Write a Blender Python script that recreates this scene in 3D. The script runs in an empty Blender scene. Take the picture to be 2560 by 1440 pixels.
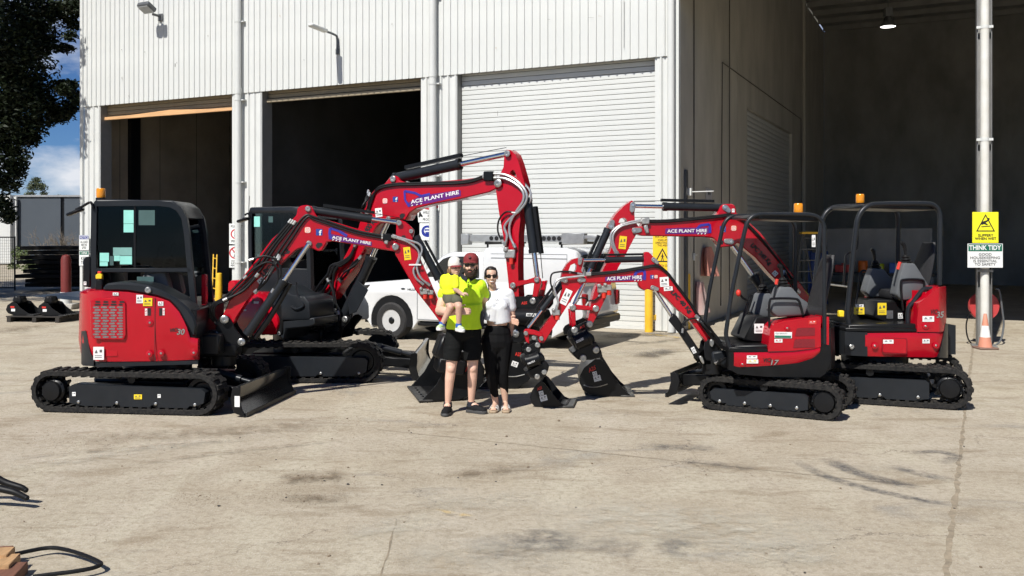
import bpy, bmesh, math, random
from mathutils import Vector, Matrix
random.seed(7)
R = math.radians
scene = bpy.context.scene
col = scene.collection
# ---------------------------------------------------------------- camera, sky, sun
F_PX, CAM_H, HORIZON = 2290.0, 2.05, 584.0          # focal length and horizon in photograph pixels, eye height
cam_d = bpy.data.cameras.new('camera'); cam = bpy.data.objects.new('camera', cam_d); col.objects.link(cam)
cam.location = (0, 0, CAM_H); cam.rotation_euler = (R(90), 0, 0)
cam_d.sensor_width = 36.0; cam_d.lens = F_PX / 2560 * 36.0
cam_d.shift_y = -(720 - HORIZON) / 2560
cam_d.clip_start = 0.05; cam_d.clip_end = 3000
scene.camera = cam
SUN_EL = 48.0
SUN_AZ = math.atan2(0.499, 0.869)                   # light travels back and to the right
world = bpy.data.worlds.new('World'); scene.world = world; world.use_nodes = True
wn = world.node_tree; wn.nodes.clear()
w_out = wn.nodes.new('ShaderNodeOutputWorld'); w_bg = wn.nodes.new('ShaderNodeBackground')
sky = wn.nodes.new('ShaderNodeTexSky'); sky.sky_type = 'NISHITA'; sky.sun_disc = False
sky.sun_elevation = R(SUN_EL); sky.sun_rotation = math.pi + SUN_AZ
sky.air_density = 0.8; sky.dust_density = 0.0; sky.ozone_density = 8.0
tc = wn.nodes.new('ShaderNodeTexCoord'); mp = wn.nodes.new('ShaderNodeMapping')
mp.inputs['Scale'].default_value = (1, 1, 2.2); mp.inputs['Location'].default_value = (5.2, 1.1, 0.9)
cn = wn.nodes.new('ShaderNodeTexNoise'); cn.inputs['Scale'].default_value = 7.0; cn.inputs['Detail'].default_value = 8; cn.inputs['Roughness'].default_value = 0.55
cr = wn.nodes.new('ShaderNodeValToRGB'); cr.color_ramp.elements[0].position = 0.48; cr.color_ramp.elements[1].position = 0.66
cmx = wn.nodes.new('ShaderNodeMix'); cmx.data_type = 'RGBA'
cmx.inputs['B'].default_value = (13.5, 14.0, 15.0, 1)
wn.links.new(tc.outputs['Generated'], mp.inputs['Vector']); wn.links.new(mp.outputs['Vector'], cn.inputs['Vector'])
sxy = wn.nodes.new('ShaderNodeSeparateXYZ'); wn.links.new(tc.outputs['Generated'], sxy.inputs['Vector'])
fade = wn.nodes.new('ShaderNodeMapRange'); fade.inputs['From Min'].default_value = 0.12; fade.inputs['From Max'].default_value = 0.34; fade.inputs['To Min'].default_value = 1.0; fade.inputs['To Max'].default_value = 0.03   # a bank of cumulus low over the horizon, clearer overhead
wn.links.new(sxy.outputs['Z'], fade.inputs['Value'])
cmu = wn.nodes.new('ShaderNodeMath'); cmu.operation = 'MULTIPLY'
wn.links.new(cn.outputs['Fac'], cr.inputs['Fac']); wn.links.new(cr.outputs['Color'], cmu.inputs[0]); wn.links.new(fade.outputs['Result'], cmu.inputs[1]); wn.links.new(cmu.outputs[0], cmx.inputs['Factor'])
tint = wn.nodes.new('ShaderNodeMix'); tint.data_type = 'RGBA'; tint.blend_type = 'MULTIPLY'; tint.inputs['Factor'].default_value = 1.0; tint.inputs['B'].default_value = (0.82, 1.02, 1.26, 1)
wn.links.new(sky.outputs['Color'], tint.inputs['A']); wn.links.new(tint.outputs['Result'], cmx.inputs['A']); wn.links.new(cmx.outputs['Result'], w_bg.inputs['Color'])
wn.links.new(w_bg.outputs['Background'], w_out.inputs['Surface'])
w_bg.inputs['Strength'].default_value = 0.05
sd = bpy.data.lights.new('sun', 'SUN'); so = bpy.data.objects.new('sun', sd); col.objects.link(so)
sd.energy = 5.0; sd.angle = R(0.53); sd.color = (1.0, 0.968, 0.915)
ce = math.cos(R(SUN_EL))
sdir = Vector((math.sin(SUN_AZ) * ce, math.cos(SUN_AZ) * ce, -math.sin(R(SUN_EL))))
so.rotation_euler = sdir.to_track_quat('-Z', 'Y').to_euler(); so.location = (-20, -30, 40)
vs = scene.view_settings; vs.view_transform = 'Standard'; vs.look = 'None'; vs.exposure = 0.22; vs.gamma = 1.0
vs.use_curve_mapping = False
cy = scene.cycles
scene.render.filter_size = 1.1
cy.max_bounces = 5; cy.diffuse_bounces = 3; cy.glossy_bounces = 3; cy.transmission_bounces = 4; cy.transparent_max_bounces = 10
cy.use_denoising = True; cy.use_adaptive_sampling = True; cy.adaptive_threshold = 0.03; cy.caustics_reflective = False; cy.caustics_refractive = False
# ---------------------------------------------------------------- helpers
def ray(px, py): return Vector(((px - 1280) / F_PX, 1.0, -(py - HORIZON) / F_PX))
def at_depth(px, py, Y): return Vector((0, 0, CAM_H)) + ray(px, py) * Y
def on_ground(px, py, z=0.0): return at_depth(px, py, (CAM_H - z) * F_PX / (py - HORIZON))
class Frame:
    """a place with a heading: x forward, y to its left, z up"""
    def __init__(s, x=0., y=0., deg=0., z=0.):
        s.o = Vector((x, y, z)); a = R(deg); s.h = Vector((math.cos(a), math.sin(a), 0)); s.l = Vector((-math.sin(a), math.cos(a), 0))
    def w(s, p): return s.o + s.h * p[0] + s.l * p[1] + Vector((0, 0, p[2]))
    def px(s, px, py, ly=0.0):
        d = ray(px, py); c = Vector((0, 0, CAM_H))
        t = (ly - (c - s.o).dot(s.l)) / d.dot(s.l)
        q = c + d * t - s.o
        return (q.dot(s.h), q.z)
    def gpx(s, px, py, z=0.0):
        q = on_ground(px, py, z) - s.o; return (q.dot(s.h), q.dot(s.l))
WORLD = Frame()
def crop(x0, y0, sc): return lambda pts: [(x0 + a / sc, y0 + b / sc) for a, b in pts]
def smooth_path(pts, n=5, closed=False):
    P = [Vector(p) for p in pts]; out = []; m = len(P)
    if m < 3: return P
    for i in range(m if closed else m - 1):
        if closed: a, b, c, d = P[i - 1], P[i], P[(i + 1) % m], P[(i + 2) % m]
        else: a, b, c, d = P[max(i - 1, 0)], P[i], P[i + 1], P[min(i + 2, m - 1)]
        for k in range(n):
            t = k / n
            out.append(0.5 * ((2 * b) + (c - a) * t + (2 * a - 5 * b + 4 * c - d) * t * t + (3 * b - a - 3 * c + d) * t ** 3))
    if not closed: out.append(P[-1])
    return out
def world_loc(o):
    v = Vector((0, 0, 0))
    while o is not None: v = v + o.location; o = o.parent
    return v
def tag(o, label=None, cat=None, group=None, kind=None):
    if label: o['label'] = label
    if cat: o['category'] = cat
    if group: o['group'] = group
    if kind: o['kind'] = kind
    return o
def thing(name, loc, label=None, cat=None, group=None, kind=None):
    o = bpy.data.objects.new(name, None); col.objects.link(o); o.location = loc; o.empty_display_size = 0.2
    return tag(o, label, cat, group, kind)
def link_mesh(name, me, m, parent=None, loc=None):
    o = bpy.data.objects.new(name, me); col.objects.link(o)
    if m is not None and not me.materials: me.materials.append(m)
    o.parent = parent
    if loc is not None: o.location = loc
    return o
class MB:
    """collects shapes in a frame, then links them as one mesh object"""
    def __init__(s, fr=None): s.fr = fr or WORLD; s.v = []; s.f = []
    def add(s, vs, fs):
        k = len(s.v); s.v += [Vector(p) for p in vs]; s.f += [tuple(i + k for i in f) for f in fs]; return s
    def box(s, x0, x1, y0, y1, z0, z1):
        return s.add([(x0, y0, z0), (x1, y0, z0), (x1, y1, z0), (x0, y1, z0), (x0, y0, z1), (x1, y0, z1), (x1, y1, z1), (x0, y1, z1)],
                     [(0, 3, 2, 1), (4, 5, 6, 7), (0, 1, 5, 4), (1, 2, 6, 5), (2, 3, 7, 6), (3, 0, 4, 7)])
    def obox(s, c, size, rot=(0, 0, 0), base=None):
        m = Matrix.Rotation(rot[2], 3, 'Z') @ Matrix.Rotation(rot[1], 3, 'Y') @ Matrix.Rotation(rot[0], 3, 'X') if base is None else base
        a, b, d = size[0] / 2, size[1] / 2, size[2] / 2
        P = [Vector(c) + m @ Vector(q) for q in [(-a, -b, -d), (a, -b, -d), (a, b, -d), (-a, b, -d), (-a, -b, d), (a, -b, d), (a, b, d), (-a, b, d)]]
        return s.add(P, [(0, 3, 2, 1), (4, 5, 6, 7), (0, 1, 5, 4), (1, 2, 6, 5), (2, 3, 7, 6), (3, 0, 4, 7)])
    def bar(s, p0, p1, w, h, up=(0, 0, 1)):
        p0, p1 = Vector(p0), Vector(p1); d = (p1 - p0); L = d.length; d = d / L
        u = Vector(up); sd_ = d.cross(u)
        if sd_.length < 1e-4: sd_ = d.cross(Vector((0, 1, 0)))
        sd_.normalize(); u = sd_.cross(d)
        return s.obox((p0 + p1) / 2, (L, w, h), base=Matrix((d, sd_, u)).transposed())
    def prism(s, pts, y0, y1):
        n = len(pts)
        vs_ = [(p[0], y0, p[1]) for p in pts] + [(p[0], y1, p[1]) for p in pts]
        return s.add(vs_, [tuple(range(n)), tuple(range(2 * n - 1, n - 1, -1))] + [(i, i + n, (i + 1) % n + n, (i + 1) % n) for i in range(n)])
    def prism_z(s, pts, z0, z1):
        n = len(pts)
        vs_ = [(p[0], p[1], z0) for p in pts] + [(p[0], p[1], z1) for p in pts]
        return s.add(vs_, [tuple(range(n - 1, -1, -1)), tuple(range(n, 2 * n))] + [(i, (i + 1) % n, (i + 1) % n + n, i + n) for i in range(n)])
    def cyl(s, p0, p1, r0, r1=None, n=14, caps=True):
        r1 = r0 if r1 is None else r1
        p0, p1 = Vector(p0), Vector(p1); d = (p1 - p0).normalized()
        a = d.orthogonal().normalized(); b = d.cross(a)
        vs_ = []
        for p, r in ((p0, r0), (p1, r1)):
            for i in range(n):
                t = 2 * math.pi * i / n; vs_.append(p + (a * math.cos(t) + b * math.sin(t)) * r)
        fs = [(i, (i + 1) % n, (i + 1) % n + n, i + n) for i in range(n)]
        if caps: fs += [tuple(range(n - 1, -1, -1)), tuple(range(n, 2 * n))]
        return s.add(vs_, fs)
    def tube(s, pts, r, n=8, sm=4):
        P = smooth_path(pts, sm) if sm > 1 else [Vector(p) for p in pts]
        m = len(P); rad = r if isinstance(r, (list, tuple)) else None
        k0 = len(s.v); prev = None; vs_ = []
        for i, p in enumerate(P):
            d = (P[min(i + 1, m - 1)] - P[max(i - 1, 0)])
            d = d.normalized() if d.length > 1e-9 else Vector((1, 0, 0))
            if prev is None: a = d.orthogonal().normalized()
            else:
                a = prev - d * prev.dot(d); a = a.normalized() if a.length > 1e-6 else d.orthogonal().normalized()
            prev = a; b = d.cross(a)
            if rad: f = i / (m - 1) * (len(rad) - 1); j = min(int(f), len(rad) - 2); rr = rad[j] + (rad[j + 1] - rad[j]) * (f - j)
            else: rr = r
            for q in range(n):
                t = 2 * math.pi * q / n; vs_.append(p + (a * math.cos(t) + b * math.sin(t)) * rr)
        fs = [(i * n + q, i * n + (q + 1) % n, (i + 1) * n + (q + 1) % n, (i + 1) * n + q) for i in range(m - 1) for q in range(n)]
        fs += [tuple(range(n - 1, -1, -1)), tuple((m - 1) * n + q for q in range(n))]
        return s.add(vs_, fs)
    def lathe(s, prof, c, ax=(0, 0, 1), n=20, caps=True):
        c = Vector(c); d = Vector(ax).normalized(); a = d.orthogonal().normalized(); b = d.cross(a); m = len(prof); vs_ = []
        for r, h in prof:
            for i in range(n):
                t = 2 * math.pi * i / n; vs_.append(c + d * h + (a * math.cos(t) + b * math.sin(t)) * max(r, 1e-4))
        fs = [(j * n + i, j * n + (i + 1) % n, (j + 1) * n + (i + 1) % n, (j + 1) * n + i) for j in range(m - 1) for i in range(n)]
        if caps: fs += [tuple(range(n - 1, -1, -1)), tuple((m - 1) * n + i for i in range(n))]
        return s.add(vs_, fs)
    def ell(s, c, r, nu=12, nv=8, base=None):
        c = Vector(c); vs_ = []
        for j in range(nv + 1):
            t = math.pi * j / nv
            for i in range(nu):
                p = 2 * math.pi * i / nu
                q = Vector((r[0] * math.sin(t) * math.cos(p), r[1] * math.sin(t) * math.sin(p), r[2] * math.cos(t)))
                vs_.append(c + (base @ q if base is not None else q))
        return s.add(vs_, [(j * nu + i, j * nu + (i + 1) % nu, (j + 1) * nu + (i + 1) % nu, (j + 1) * nu + i) for j in range(nv) for i in range(nu)])
    def loft(s, rings, caps=True, closed=True):
        n = len(rings[0]); m = len(rings); vs_ = [p for r in rings for p in r]
        fs = [(j * n + i, j * n + (i + 1) % n, (j + 1) * n + (i + 1) % n, (j + 1) * n + i) for j in range(m - 1) for i in range(n if closed else n - 1)]
        if caps: fs += [tuple(range(n - 1, -1, -1)), tuple((m - 1) * n + i for i in range(n))]
        return s.add(vs_, fs)
    def mesh(s, name, off=Vector((0, 0, 0)), bevel=0, seg=1, smooth=None, merge=False, angle=30):
        me = bpy.data.meshes.new(name)
        me.from_pydata([tuple(s.fr.w(p) - off) for p in s.v], [], s.f)
        bm = bmesh.new(); bm.from_mesh(me)
        if merge: bmesh.ops.remove_doubles(bm, verts=bm.verts, dist=1e-4)
        bmesh.ops.recalc_face_normals(bm, faces=bm.faces)
        if bevel:
            ed = [e for e in bm.edges if len(e.link_faces) == 2 and e.calc_face_angle(0) > R(angle)]
            bmesh.ops.bevel(bm, geom=ed, offset=bevel, offset_type='OFFSET', segments=seg, profile=0.5, affect='EDGES', clamp_overlap=True)
        bm.to_mesh(me); bm.free()
        if smooth is None: smooth = 35 if bevel == 0 else 40
        if smooth:
            me.polygons.foreach_set('use_smooth', [True] * len(me.polygons))
            me.set_sharp_from_angle(angle=R(smooth))
        me.update(); return me
    def build(s, name, m, parent=None, loc=None, **kw):
        off = world_loc(parent) if parent is not None else Vector(loc) if loc is not None else Vector((0, 0, 0))
        me = s.mesh(name, off, **kw)
        return link_mesh(name, me, m, parent, loc if parent is None else None)
# ---------------------------------------------------------------- text
def lettering(s, m, parent, ll, lr, ul, name='lettering', bold=0.0, lift=Vector((0, 0, 0))):
    """flat letters filling the parallelogram given by its lower left, lower right and upper left corners (world)"""
    c = bpy.data.curves.new('letters', 'FONT'); c.body = s; c.size = 1.0; c.offset = bold; c.align_x = 'LEFT'; c.resolution_u = 3
    c.space_line = 0.92
    if '\n' in s: c.align_x = 'CENTER'
    ob = bpy.data.objects.new('letters', c)
    me = bpy.data.meshes.new_from_object(ob)
    bpy.data.objects.remove(ob); bpy.data.curves.remove(c)
    xs = [v.co.x for v in me.vertices]; ys = [v.co.y for v in me.vertices]
    x0, x1, y0, y1 = min(xs), max(xs), min(ys), max(ys)
    ll, lr, ul = Vector(ll), Vector(lr), Vector(ul); off = world_loc(parent)
    for v in me.vertices:
        v.co = ll + (lr - ll) * ((v.co.x - x0) / (x1 - x0)) + (ul - ll) * ((v.co.y - y0) / (y1 - y0)) + lift - off
    me.name = name; me.materials.clear(); me.materials.append(m)
    return link_mesh(name, me, m, parent)
# ---------------------------------------------------------------- materials
MATS = {}
def mat(name, c, rough=0.5, metal=0.0, var=0.12, scale=6.0, bump=0.0, bscale=60.0, coat=0.0, dust=0.0, dustc=(0.36, 0.31, 0.24), spec=0.5, emit=None, estr=0.0, stretch=None, c2=None, rvar=0.08):
    if name in MATS: return MATS[name]
    m = bpy.data.materials.new(name); m.use_nodes = True; nt = m.node_tree; N = nt.nodes; L = nt.links
    b = N['Principled BSDF']; b.inputs['Metallic'].default_value = metal
    b.inputs['Specular IOR Level'].default_value = spec; b.inputs['Coat Weight'].default_value = coat; b.inputs['Coat Roughness'].default_value = 0.08
    t = N.new('ShaderNodeTexCoord'); mpn = N.new('ShaderNodeMapping'); L.new(t.outputs['Object'], mpn.inputs['Vector'])
    if stretch: mpn.inputs['Scale'].default_value = stretch
    nz = N.new('ShaderNodeTexNoise'); nz.inputs['Scale'].default_value = scale; nz.inputs['Detail'].default_value = 5; nz.inputs['Roughness'].default_value = 0.6
    L.new(mpn.outputs['Vector'], nz.inputs['Vector'])
    mx = N.new('ShaderNodeMix'); mx.data_type = 'RGBA'
    rm = N.new('ShaderNodeMapRange'); rm.inputs['From Min'].default_value = 0.3; rm.inputs['From Max'].default_value = 0.7
    L.new(nz.outputs['Fac'], rm.inputs['Value']); L.new(rm.outputs['Result'], mx.inputs['Factor'])
    lo = c2 if c2 else tuple(x * (1 - var) for x in c); hi = c if c2 else tuple(min(x * (1 + var), 1) for x in c)
    mx.inputs['A'].default_value = (*lo, 1); mx.inputs['B'].default_value = (*hi, 1)
    out = mx.outputs['Result']
    if dust:
        g = N.new('ShaderNodeNewGeometry'); sx = N.new('ShaderNodeSeparateXYZ'); L.new(g.outputs['Normal'], sx.inputs['Vector'])
        n2 = N.new('ShaderNodeTexNoise'); n2.inputs['Scale'].default_value = scale * 2.3; n2.inputs['Detail'].default_value = 6; L.new(mpn.outputs['Vector'], n2.inputs['Vector'])
        r2 = N.new('ShaderNodeMapRange'); r2.inputs['From Min'].default_value = 0.35; r2.inputs['From Max'].default_value = 0.75; L.new(n2.outputs['Fac'], r2.inputs['Value'])
        r3 = N.new('ShaderNodeMapRange'); r3.inputs['From Min'].default_value = -0.3; r3.inputs['From Max'].default_value = 1.0; r3.inputs['To Min'].default_value = 0.12; L.new(sx.outputs['Z'], r3.inputs['Value'])
        mu = N.new('ShaderNodeMath'); mu.operation = 'MULTIPLY'; L.new(r2.outputs['Result'], mu.inputs[0]); L.new(r3.outputs['Result'], mu.inputs[1])
        mu2 = N.new('ShaderNodeMath'); mu2.operation = 'MULTIPLY'; L.new(mu.outputs[0], mu2.inputs[0]); mu2.inputs[1].default_value = dust
        m2 = N.new('ShaderNodeMix'); m2.data_type = 'RGBA'; L.new(mu2.outputs[0], m2.inputs['Factor']); L.new(out, m2.inputs['A']); m2.inputs['B'].default_value = (*dustc, 1)
        out = m2.outputs['Result']
    L.new(out, b.inputs['Base Color'])
    rr = N.new('ShaderNodeMapRange'); rr.inputs['To Min'].default_value = max(rough - rvar, 0.02); rr.inputs['To Max'].default_value = min(rough + rvar, 1); L.new(nz.outputs['Fac'], rr.inputs['Value']); L.new(rr.outputs['Result'], b.inputs['Roughness'])
    if bump:
        n3 = N.new('ShaderNodeTexNoise'); n3.inputs['Scale'].default_value = bscale; n3.inputs['Detail'].default_value = 4; L.new(mpn.outputs['Vector'], n3.inputs['Vector'])
        bp = N.new('ShaderNodeBump'); bp.inputs['Strength'].default_value = bump; bp.inputs['Distance'].default_value = 0.02; L.new(n3.outputs['Fac'], bp.inputs['Height']); L.new(bp.outputs['Normal'], b.inputs['Normal'])
    if emit: b.inputs['Emission Color'].default_value = (*emit, 1); b.inputs['Emission Strength'].default_value = estr
    MATS[name] = m; return m
def glass(name, tint, gloss=0.08, alpha=0.35):
    """a thin tinted pane: mostly lets light through, reflects at grazing angles"""
    if name in MATS: return MATS[name]
    m = bpy.data.materials.new(name); m.use_nodes = True; nt = m.node_tree; N = nt.nodes; L = nt.links; N.clear()
    o = N.new('ShaderNodeOutputMaterial'); tr = N.new('ShaderNodeBsdfTransparent'); tr.inputs['Color'].default_value = (*tint, 1)
    gl = N.new('ShaderNodeBsdfGlossy'); gl.inputs['Roughness'].default_value = 0.03; gl.inputs['Color'].default_value = (0.9, 0.95, 1, 1)
    fr = N.new('ShaderNodeFresnel'); fr.inputs['IOR'].default_value = 1.32
    mx = N.new('ShaderNodeMixShader'); L.new(fr.outputs['Fac'], mx.inputs['Fac']); L.new(tr.outputs[0], mx.inputs[1]); L.new(gl.outputs[0], mx.inputs[2]); L.new(mx.outputs[0], o.inputs['Surface'])
    MATS[name] = m; return m
RED = mat('red_paint', (0.43, 0.0022, 0.013), 0.24, var=0.10, scale=2, coat=0.35, dust=0.0, spec=0.35)
BLK = mat('black_paint', (0.006, 0.0065, 0.0075), 0.34, var=0.25, scale=5, dust=0.02, spec=0.28)
CHAR = mat('charcoal_paint', (0.013, 0.0155, 0.019), 0.36, var=0.12, scale=4, dust=0.02, spec=0.32)
RUB = mat('track_rubber', (0.011, 0.011, 0.0115), 0.75, var=0.3, scale=14, bump=0.3, bscale=120, dust=0.42, dustc=(0.17, 0.155, 0.13), spec=0.2)
HOSE = mat('hose_rubber', (0.006, 0.006, 0.0065), 0.5, var=0.3, scale=30, spec=0.3)
CHROME = mat('chrome_rod', (0.75, 0.76, 0.78), 0.14, metal=1.0, var=0.04)
ZINC = mat('zinc_steel', (0.48, 0.48, 0.46), 0.36, metal=0.85, var=0.15, scale=20)
WDEC = mat('white_decal', (0.80, 0.80, 0.78), 0.5, var=0.03)
YDEC = mat('yellow_decal', (0.85, 0.62, 0.02), 0.5, var=0.03)
BDEC = mat('black_print', (0.012, 0.012, 0.013), 0.55, var=0.05)
RDEC = mat('red_print', (0.62, 0.03, 0.02), 0.5, var=0.05)
BLUED = mat('blue_print', (0.035, 0.03, 0.30), 0.45, var=0.05)
PURP = mat('purple_print', (0.11, 0.012, 0.16), 0.45, var=0.15, scale=3)
CYAN = mat('pale_green_film', (0.30, 0.72, 0.62), 0.5, var=0.05)
GPL = mat('grey_plastic', (0.105, 0.112, 0.118), 0.5, var=0.06)
SEAT = mat('black_vinyl', (0.018, 0.018, 0.019), 0.6, var=0.2, bump=0.2, bscale=30)
AMBER = mat('amber_lens', (0.75, 0.27, 0.01), 0.15, var=0.1, coat=0.5)
YEL = mat('yellow_paint', (0.78, 0.46, 0.02), 0.5, var=0.12, scale=5, dust=0.15)
WHT = mat('white_panel_paint', (0.60, 0.61, 0.585), 0.55, var=0.04, scale=1.2, dust=0.05)
# ---------------------------------------------------------------- ground
def ground_material():
    m = bpy.data.materials.new('dusty_concrete'); m.use_nodes = True; nt = m.node_tree; N = nt.nodes; L = nt.links
    b = N['Principled BSDF']; b.inputs['Roughness'].default_value = 0.9; b.inputs['Specular IOR Level'].default_value = 0.2
    t = N.new('ShaderNodeTexCoord')
    def noise(scale, detail=6, rough=0.6, st=None, rot=0.0, dist=0.0):
        mp_ = N.new('ShaderNodeMapping'); L.new(t.outputs['Object'], mp_.inputs['Vector'])
        if st: mp_.inputs['Scale'].default_value = st
        mp_.inputs['Rotation'].default_value = (0, 0, rot)
        n = N.new('ShaderNodeTexNoise'); n.inputs['Scale'].default_value = scale; n.inputs['Detail'].default_value = detail; n.inputs['Roughness'].default_value = rough; n.inputs['Distortion'].default_value = dist
        L.new(mp_.outputs['Vector'], n.inputs['Vector']); return n
    def rng(n, a, b_, lo=0.0, hi=1.0):
        r = N.new('ShaderNodeMapRange'); r.inputs['From Min'].default_value = a; r.inputs['From Max'].default_value = b_; r.inputs['To Min'].default_value = lo; r.inputs['To Max'].default_value = hi
        L.new(n, r.inputs['Value']); return r.outputs['Result']
    def mix(f, a, c):
        x = N.new('ShaderNodeMix'); x.data_type = 'RGBA'
        L.new(f, x.inputs['Factor'])
        if isinstance(a, tuple): x.inputs['A'].default_value = (*a, 1)
        else: L.new(a, x.inputs['A'])
        if isinstance(c, tuple): x.inputs['B'].default_value = (*c, 1)
        else: L.new(c, x.inputs['B'])
        return x.outputs['Result']
    big = noise(0.28, 5); mid = noise(1.6, 7, 0.65); fine = noise(17, 6, 0.78); grit = noise(60, 4, 0.75)
    c = mix(rng(big.outputs['Fac'], 0.32, 0.68), (0.425, 0.360, 0.262), (0.495, 0.446, 0.360))
    c = mix(rng(mid.outputs['Fac'], 0.40, 0.66, 0, 0.8), c, (0.370, 0.315, 0.230))
    w1 = noise(1.1, 8, 0.62, (1.0, 0.45, 1), R(35), 0.6)                       # pale scuffs
    c = mix(rng(w1.outputs['Fac'], 0.50, 0.62, 0, 0.8), c, (0.50, 0.45, 0.345))
    w2 = noise(3.2, 8, 0.7, (0.35, 1.6, 1), R(20), 0.3)
    c = mix(rng(w2.outputs['Fac'], 0.60, 0.70, 0, 0.45), c, (0.58, 0.53, 0.43))
    d1 = noise(1.9, 7, 0.66, (0.5, 1.5, 1), R(-20), 0.5)                        # brown dirt
    c = mix(rng(d1.outputs['Fac'], 0.53, 0.68, 0, 0.75), c, (0.245, 0.190, 0.122))
    g1 = noise(0.9, 6, 0.6, (0.6, 1.3, 1), R(10), 0.8)                          # grey wear
    c = mix(rng(g1.outputs['Fac'], 0.60, 0.72, 0, 0.6), c, (0.205, 0.205, 0.195))
    c = mix(rng(fine.outputs['Fac'], 0.46, 0.62, 0.0, 0.50), c, (0.235, 0.190, 0.130))
    c = mix(rng(grit.outputs['Fac'], 0.54, 0.66, 0.0, 0.55), c, (0.62, 0.585, 0.51))
    # hairline cracks
    vo = N.new('ShaderNodeTexVoronoi'); vo.feature = 'DISTANCE_TO_EDGE'; vo.inputs['Scale'].default_value = 0.42
    va = N.new('ShaderNodeVectorMath'); va.operation = 'ADD'; vsn = noise(2.2, 6, 0.7); vsc = N.new('ShaderNodeVectorMath'); vsc.operation = 'SCALE'; vsc.inputs['Scale'].default_value = 0.7
    L.new(vsn.outputs['Color'], vsc.inputs[0]); L.new(t.outputs['Object'], va.inputs[0]); L.new(vsc.outputs[0], va.inputs[1]); L.new(va.outputs[0], vo.inputs['Vector'])
    crk = rng(vo.outputs['Distance'], 0.0, 0.004, 1.0, 0.0); cm = N.new('ShaderNodeMath'); cm.operation = 'MULTIPLY'; L.new(crk, cm.inputs[0]); L.new(rng(g1.outputs['Fac'], 0.46, 0.56), cm.inputs[1])
    c = mix(cm.outputs[0], c, (0.16, 0.13, 0.10))
    L.new(c, b.inputs['Base Color'])
    hs = N.new('ShaderNodeMath'); hs.operation = 'ADD'; L.new(fine.outputs['Fac'], hs.inputs[0]); L.new(mid.outputs['Fac'], hs.inputs[1])
    h2 = N.new('ShaderNodeMath'); h2.operation = 'ADD'; L.new(hs.outputs[0], h2.inputs[0])
    gm = N.new('ShaderNodeMath'); gm.operation = 'MULTIPLY'; gm.inputs[1].default_value = 0.35; L.new(grit.outputs['Fac'], gm.inputs[0]); L.new(gm.outputs[0], h2.inputs[1])
    bp = N.new('ShaderNodeBump'); bp.inputs['Strength'].default_value = 0.55; bp.inputs['Distance'].default_value = 0.02; L.new(h2.outputs[0], bp.inputs['Height']); L.new(bp.outputs['Normal'], b.inputs['Normal'])
    return m
gb = MB(); gb.add([(-500, -60, 0), (500, -60, 0), (500, 900, 0), (-500, 900, 0)], [(0, 1, 2, 3)])
GROUND = tag(gb.build('ground', ground_material(), loc=(0, 0, 0), smooth=0), kind='structure')
# ---------------------------------------------------------------- warehouse
HX, HY = 0.898, -0.439
FB = Frame(3.43, 18.93, math.degrees(math.atan2(HY, HX)))     # x along the white front to its right corner at 0, y into the building
CZ = 5.74                                                      # bottom edge of the upper cladding
LEND = -17.84
WH = thing('warehouse', tuple(FB.o), 'white metal clad warehouse with two open bays and a closed roller door', 'building')
JAMB = mat('grey_jamb', (0.20, 0.20, 0.19), 0.6, var=0.08)
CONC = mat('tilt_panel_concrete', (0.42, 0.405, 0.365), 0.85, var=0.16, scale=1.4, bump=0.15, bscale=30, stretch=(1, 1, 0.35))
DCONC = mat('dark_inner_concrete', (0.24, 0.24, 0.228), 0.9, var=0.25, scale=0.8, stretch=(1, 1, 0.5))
BCONC = mat('darkened_bay_concrete', (0.06, 0.06, 0.058), 0.9, var=0.25, scale=0.8)  # darker copy of the inner concrete, bay shade put into its colour
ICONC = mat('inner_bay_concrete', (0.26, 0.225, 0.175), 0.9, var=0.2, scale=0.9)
IFLOOR = mat('dark_bay_floor', (0.06, 0.056, 0.05), 0.8, var=0.3, scale=1)  # one plain dark tone for the floor inside the bays
SLAT = mat('white_roller_slat', (0.59, 0.60, 0.575), 0.5, var=0.05, scale=2.0, stretch=(0.3, 0.3, 3))
TAN = mat('tan_rolled_slat', (0.30, 0.25, 0.17), 0.6, var=0.1)
PITCH = 0.19
# upper cladding: one folded sheet pan after another
pan = MB()
prof = [(0.0, 0.0), (0.140, 0.0), (0.151, -0.028), (0.175, -0.028), (0.187, 0.0), (0.19, 0.0)]
n = len(prof); ZT = 11.2
for z in (CZ, ZT): pan.add([(x, y, z) for x, y in prof], [])
pan.f = [(i, i + 1, i + 1 + n, i + n) for i in range(n - 1)]
me_pan = None
def panel_mesh(z0, z1, nm):
    b = MB(Frame(0, 0, math.degrees(math.atan2(HY, HX)))); b.v = []; b.f = []
    for z in (z0, z1): b.add([(x, y, z) for x, y in prof], [])
    b.f = [(i, i + 1, i + 1 + n, i + n) for i in range(n - 1)]
    me = b.mesh(nm, smooth=0); me.materials.append(WHT); return me
me_pan = panel_mesh(CZ, ZT, 'cladding_sheet')
x = LEND + 0.10
while x < -0.16:
    o = bpy.data.objects.new('cladding_sheet', me_pan); col.objects.link(o); o.parent = WH
    q = FB.w((x, 0, 0)) - FB.o; o.location = q
    x += PITCH
b = MB(FB); b.box(LEND, LEND + 0.11, -0.04, 0.02, 0, ZT); b.build('corner_flashing', WHT, WH, bevel=0.006)
b = MB(FB); b.box(-0.16, 0.03, -0.045, 0.10, 0, ZT); b.build('corner_flashing', WHT, WH, bevel=0.006)
b = MB(FB); b.box(LEND, -0.02, 0.03, 0.16, CZ + 0.02, ZT - 0.02); b.build('upper_wall', JAMB, WH)
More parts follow.
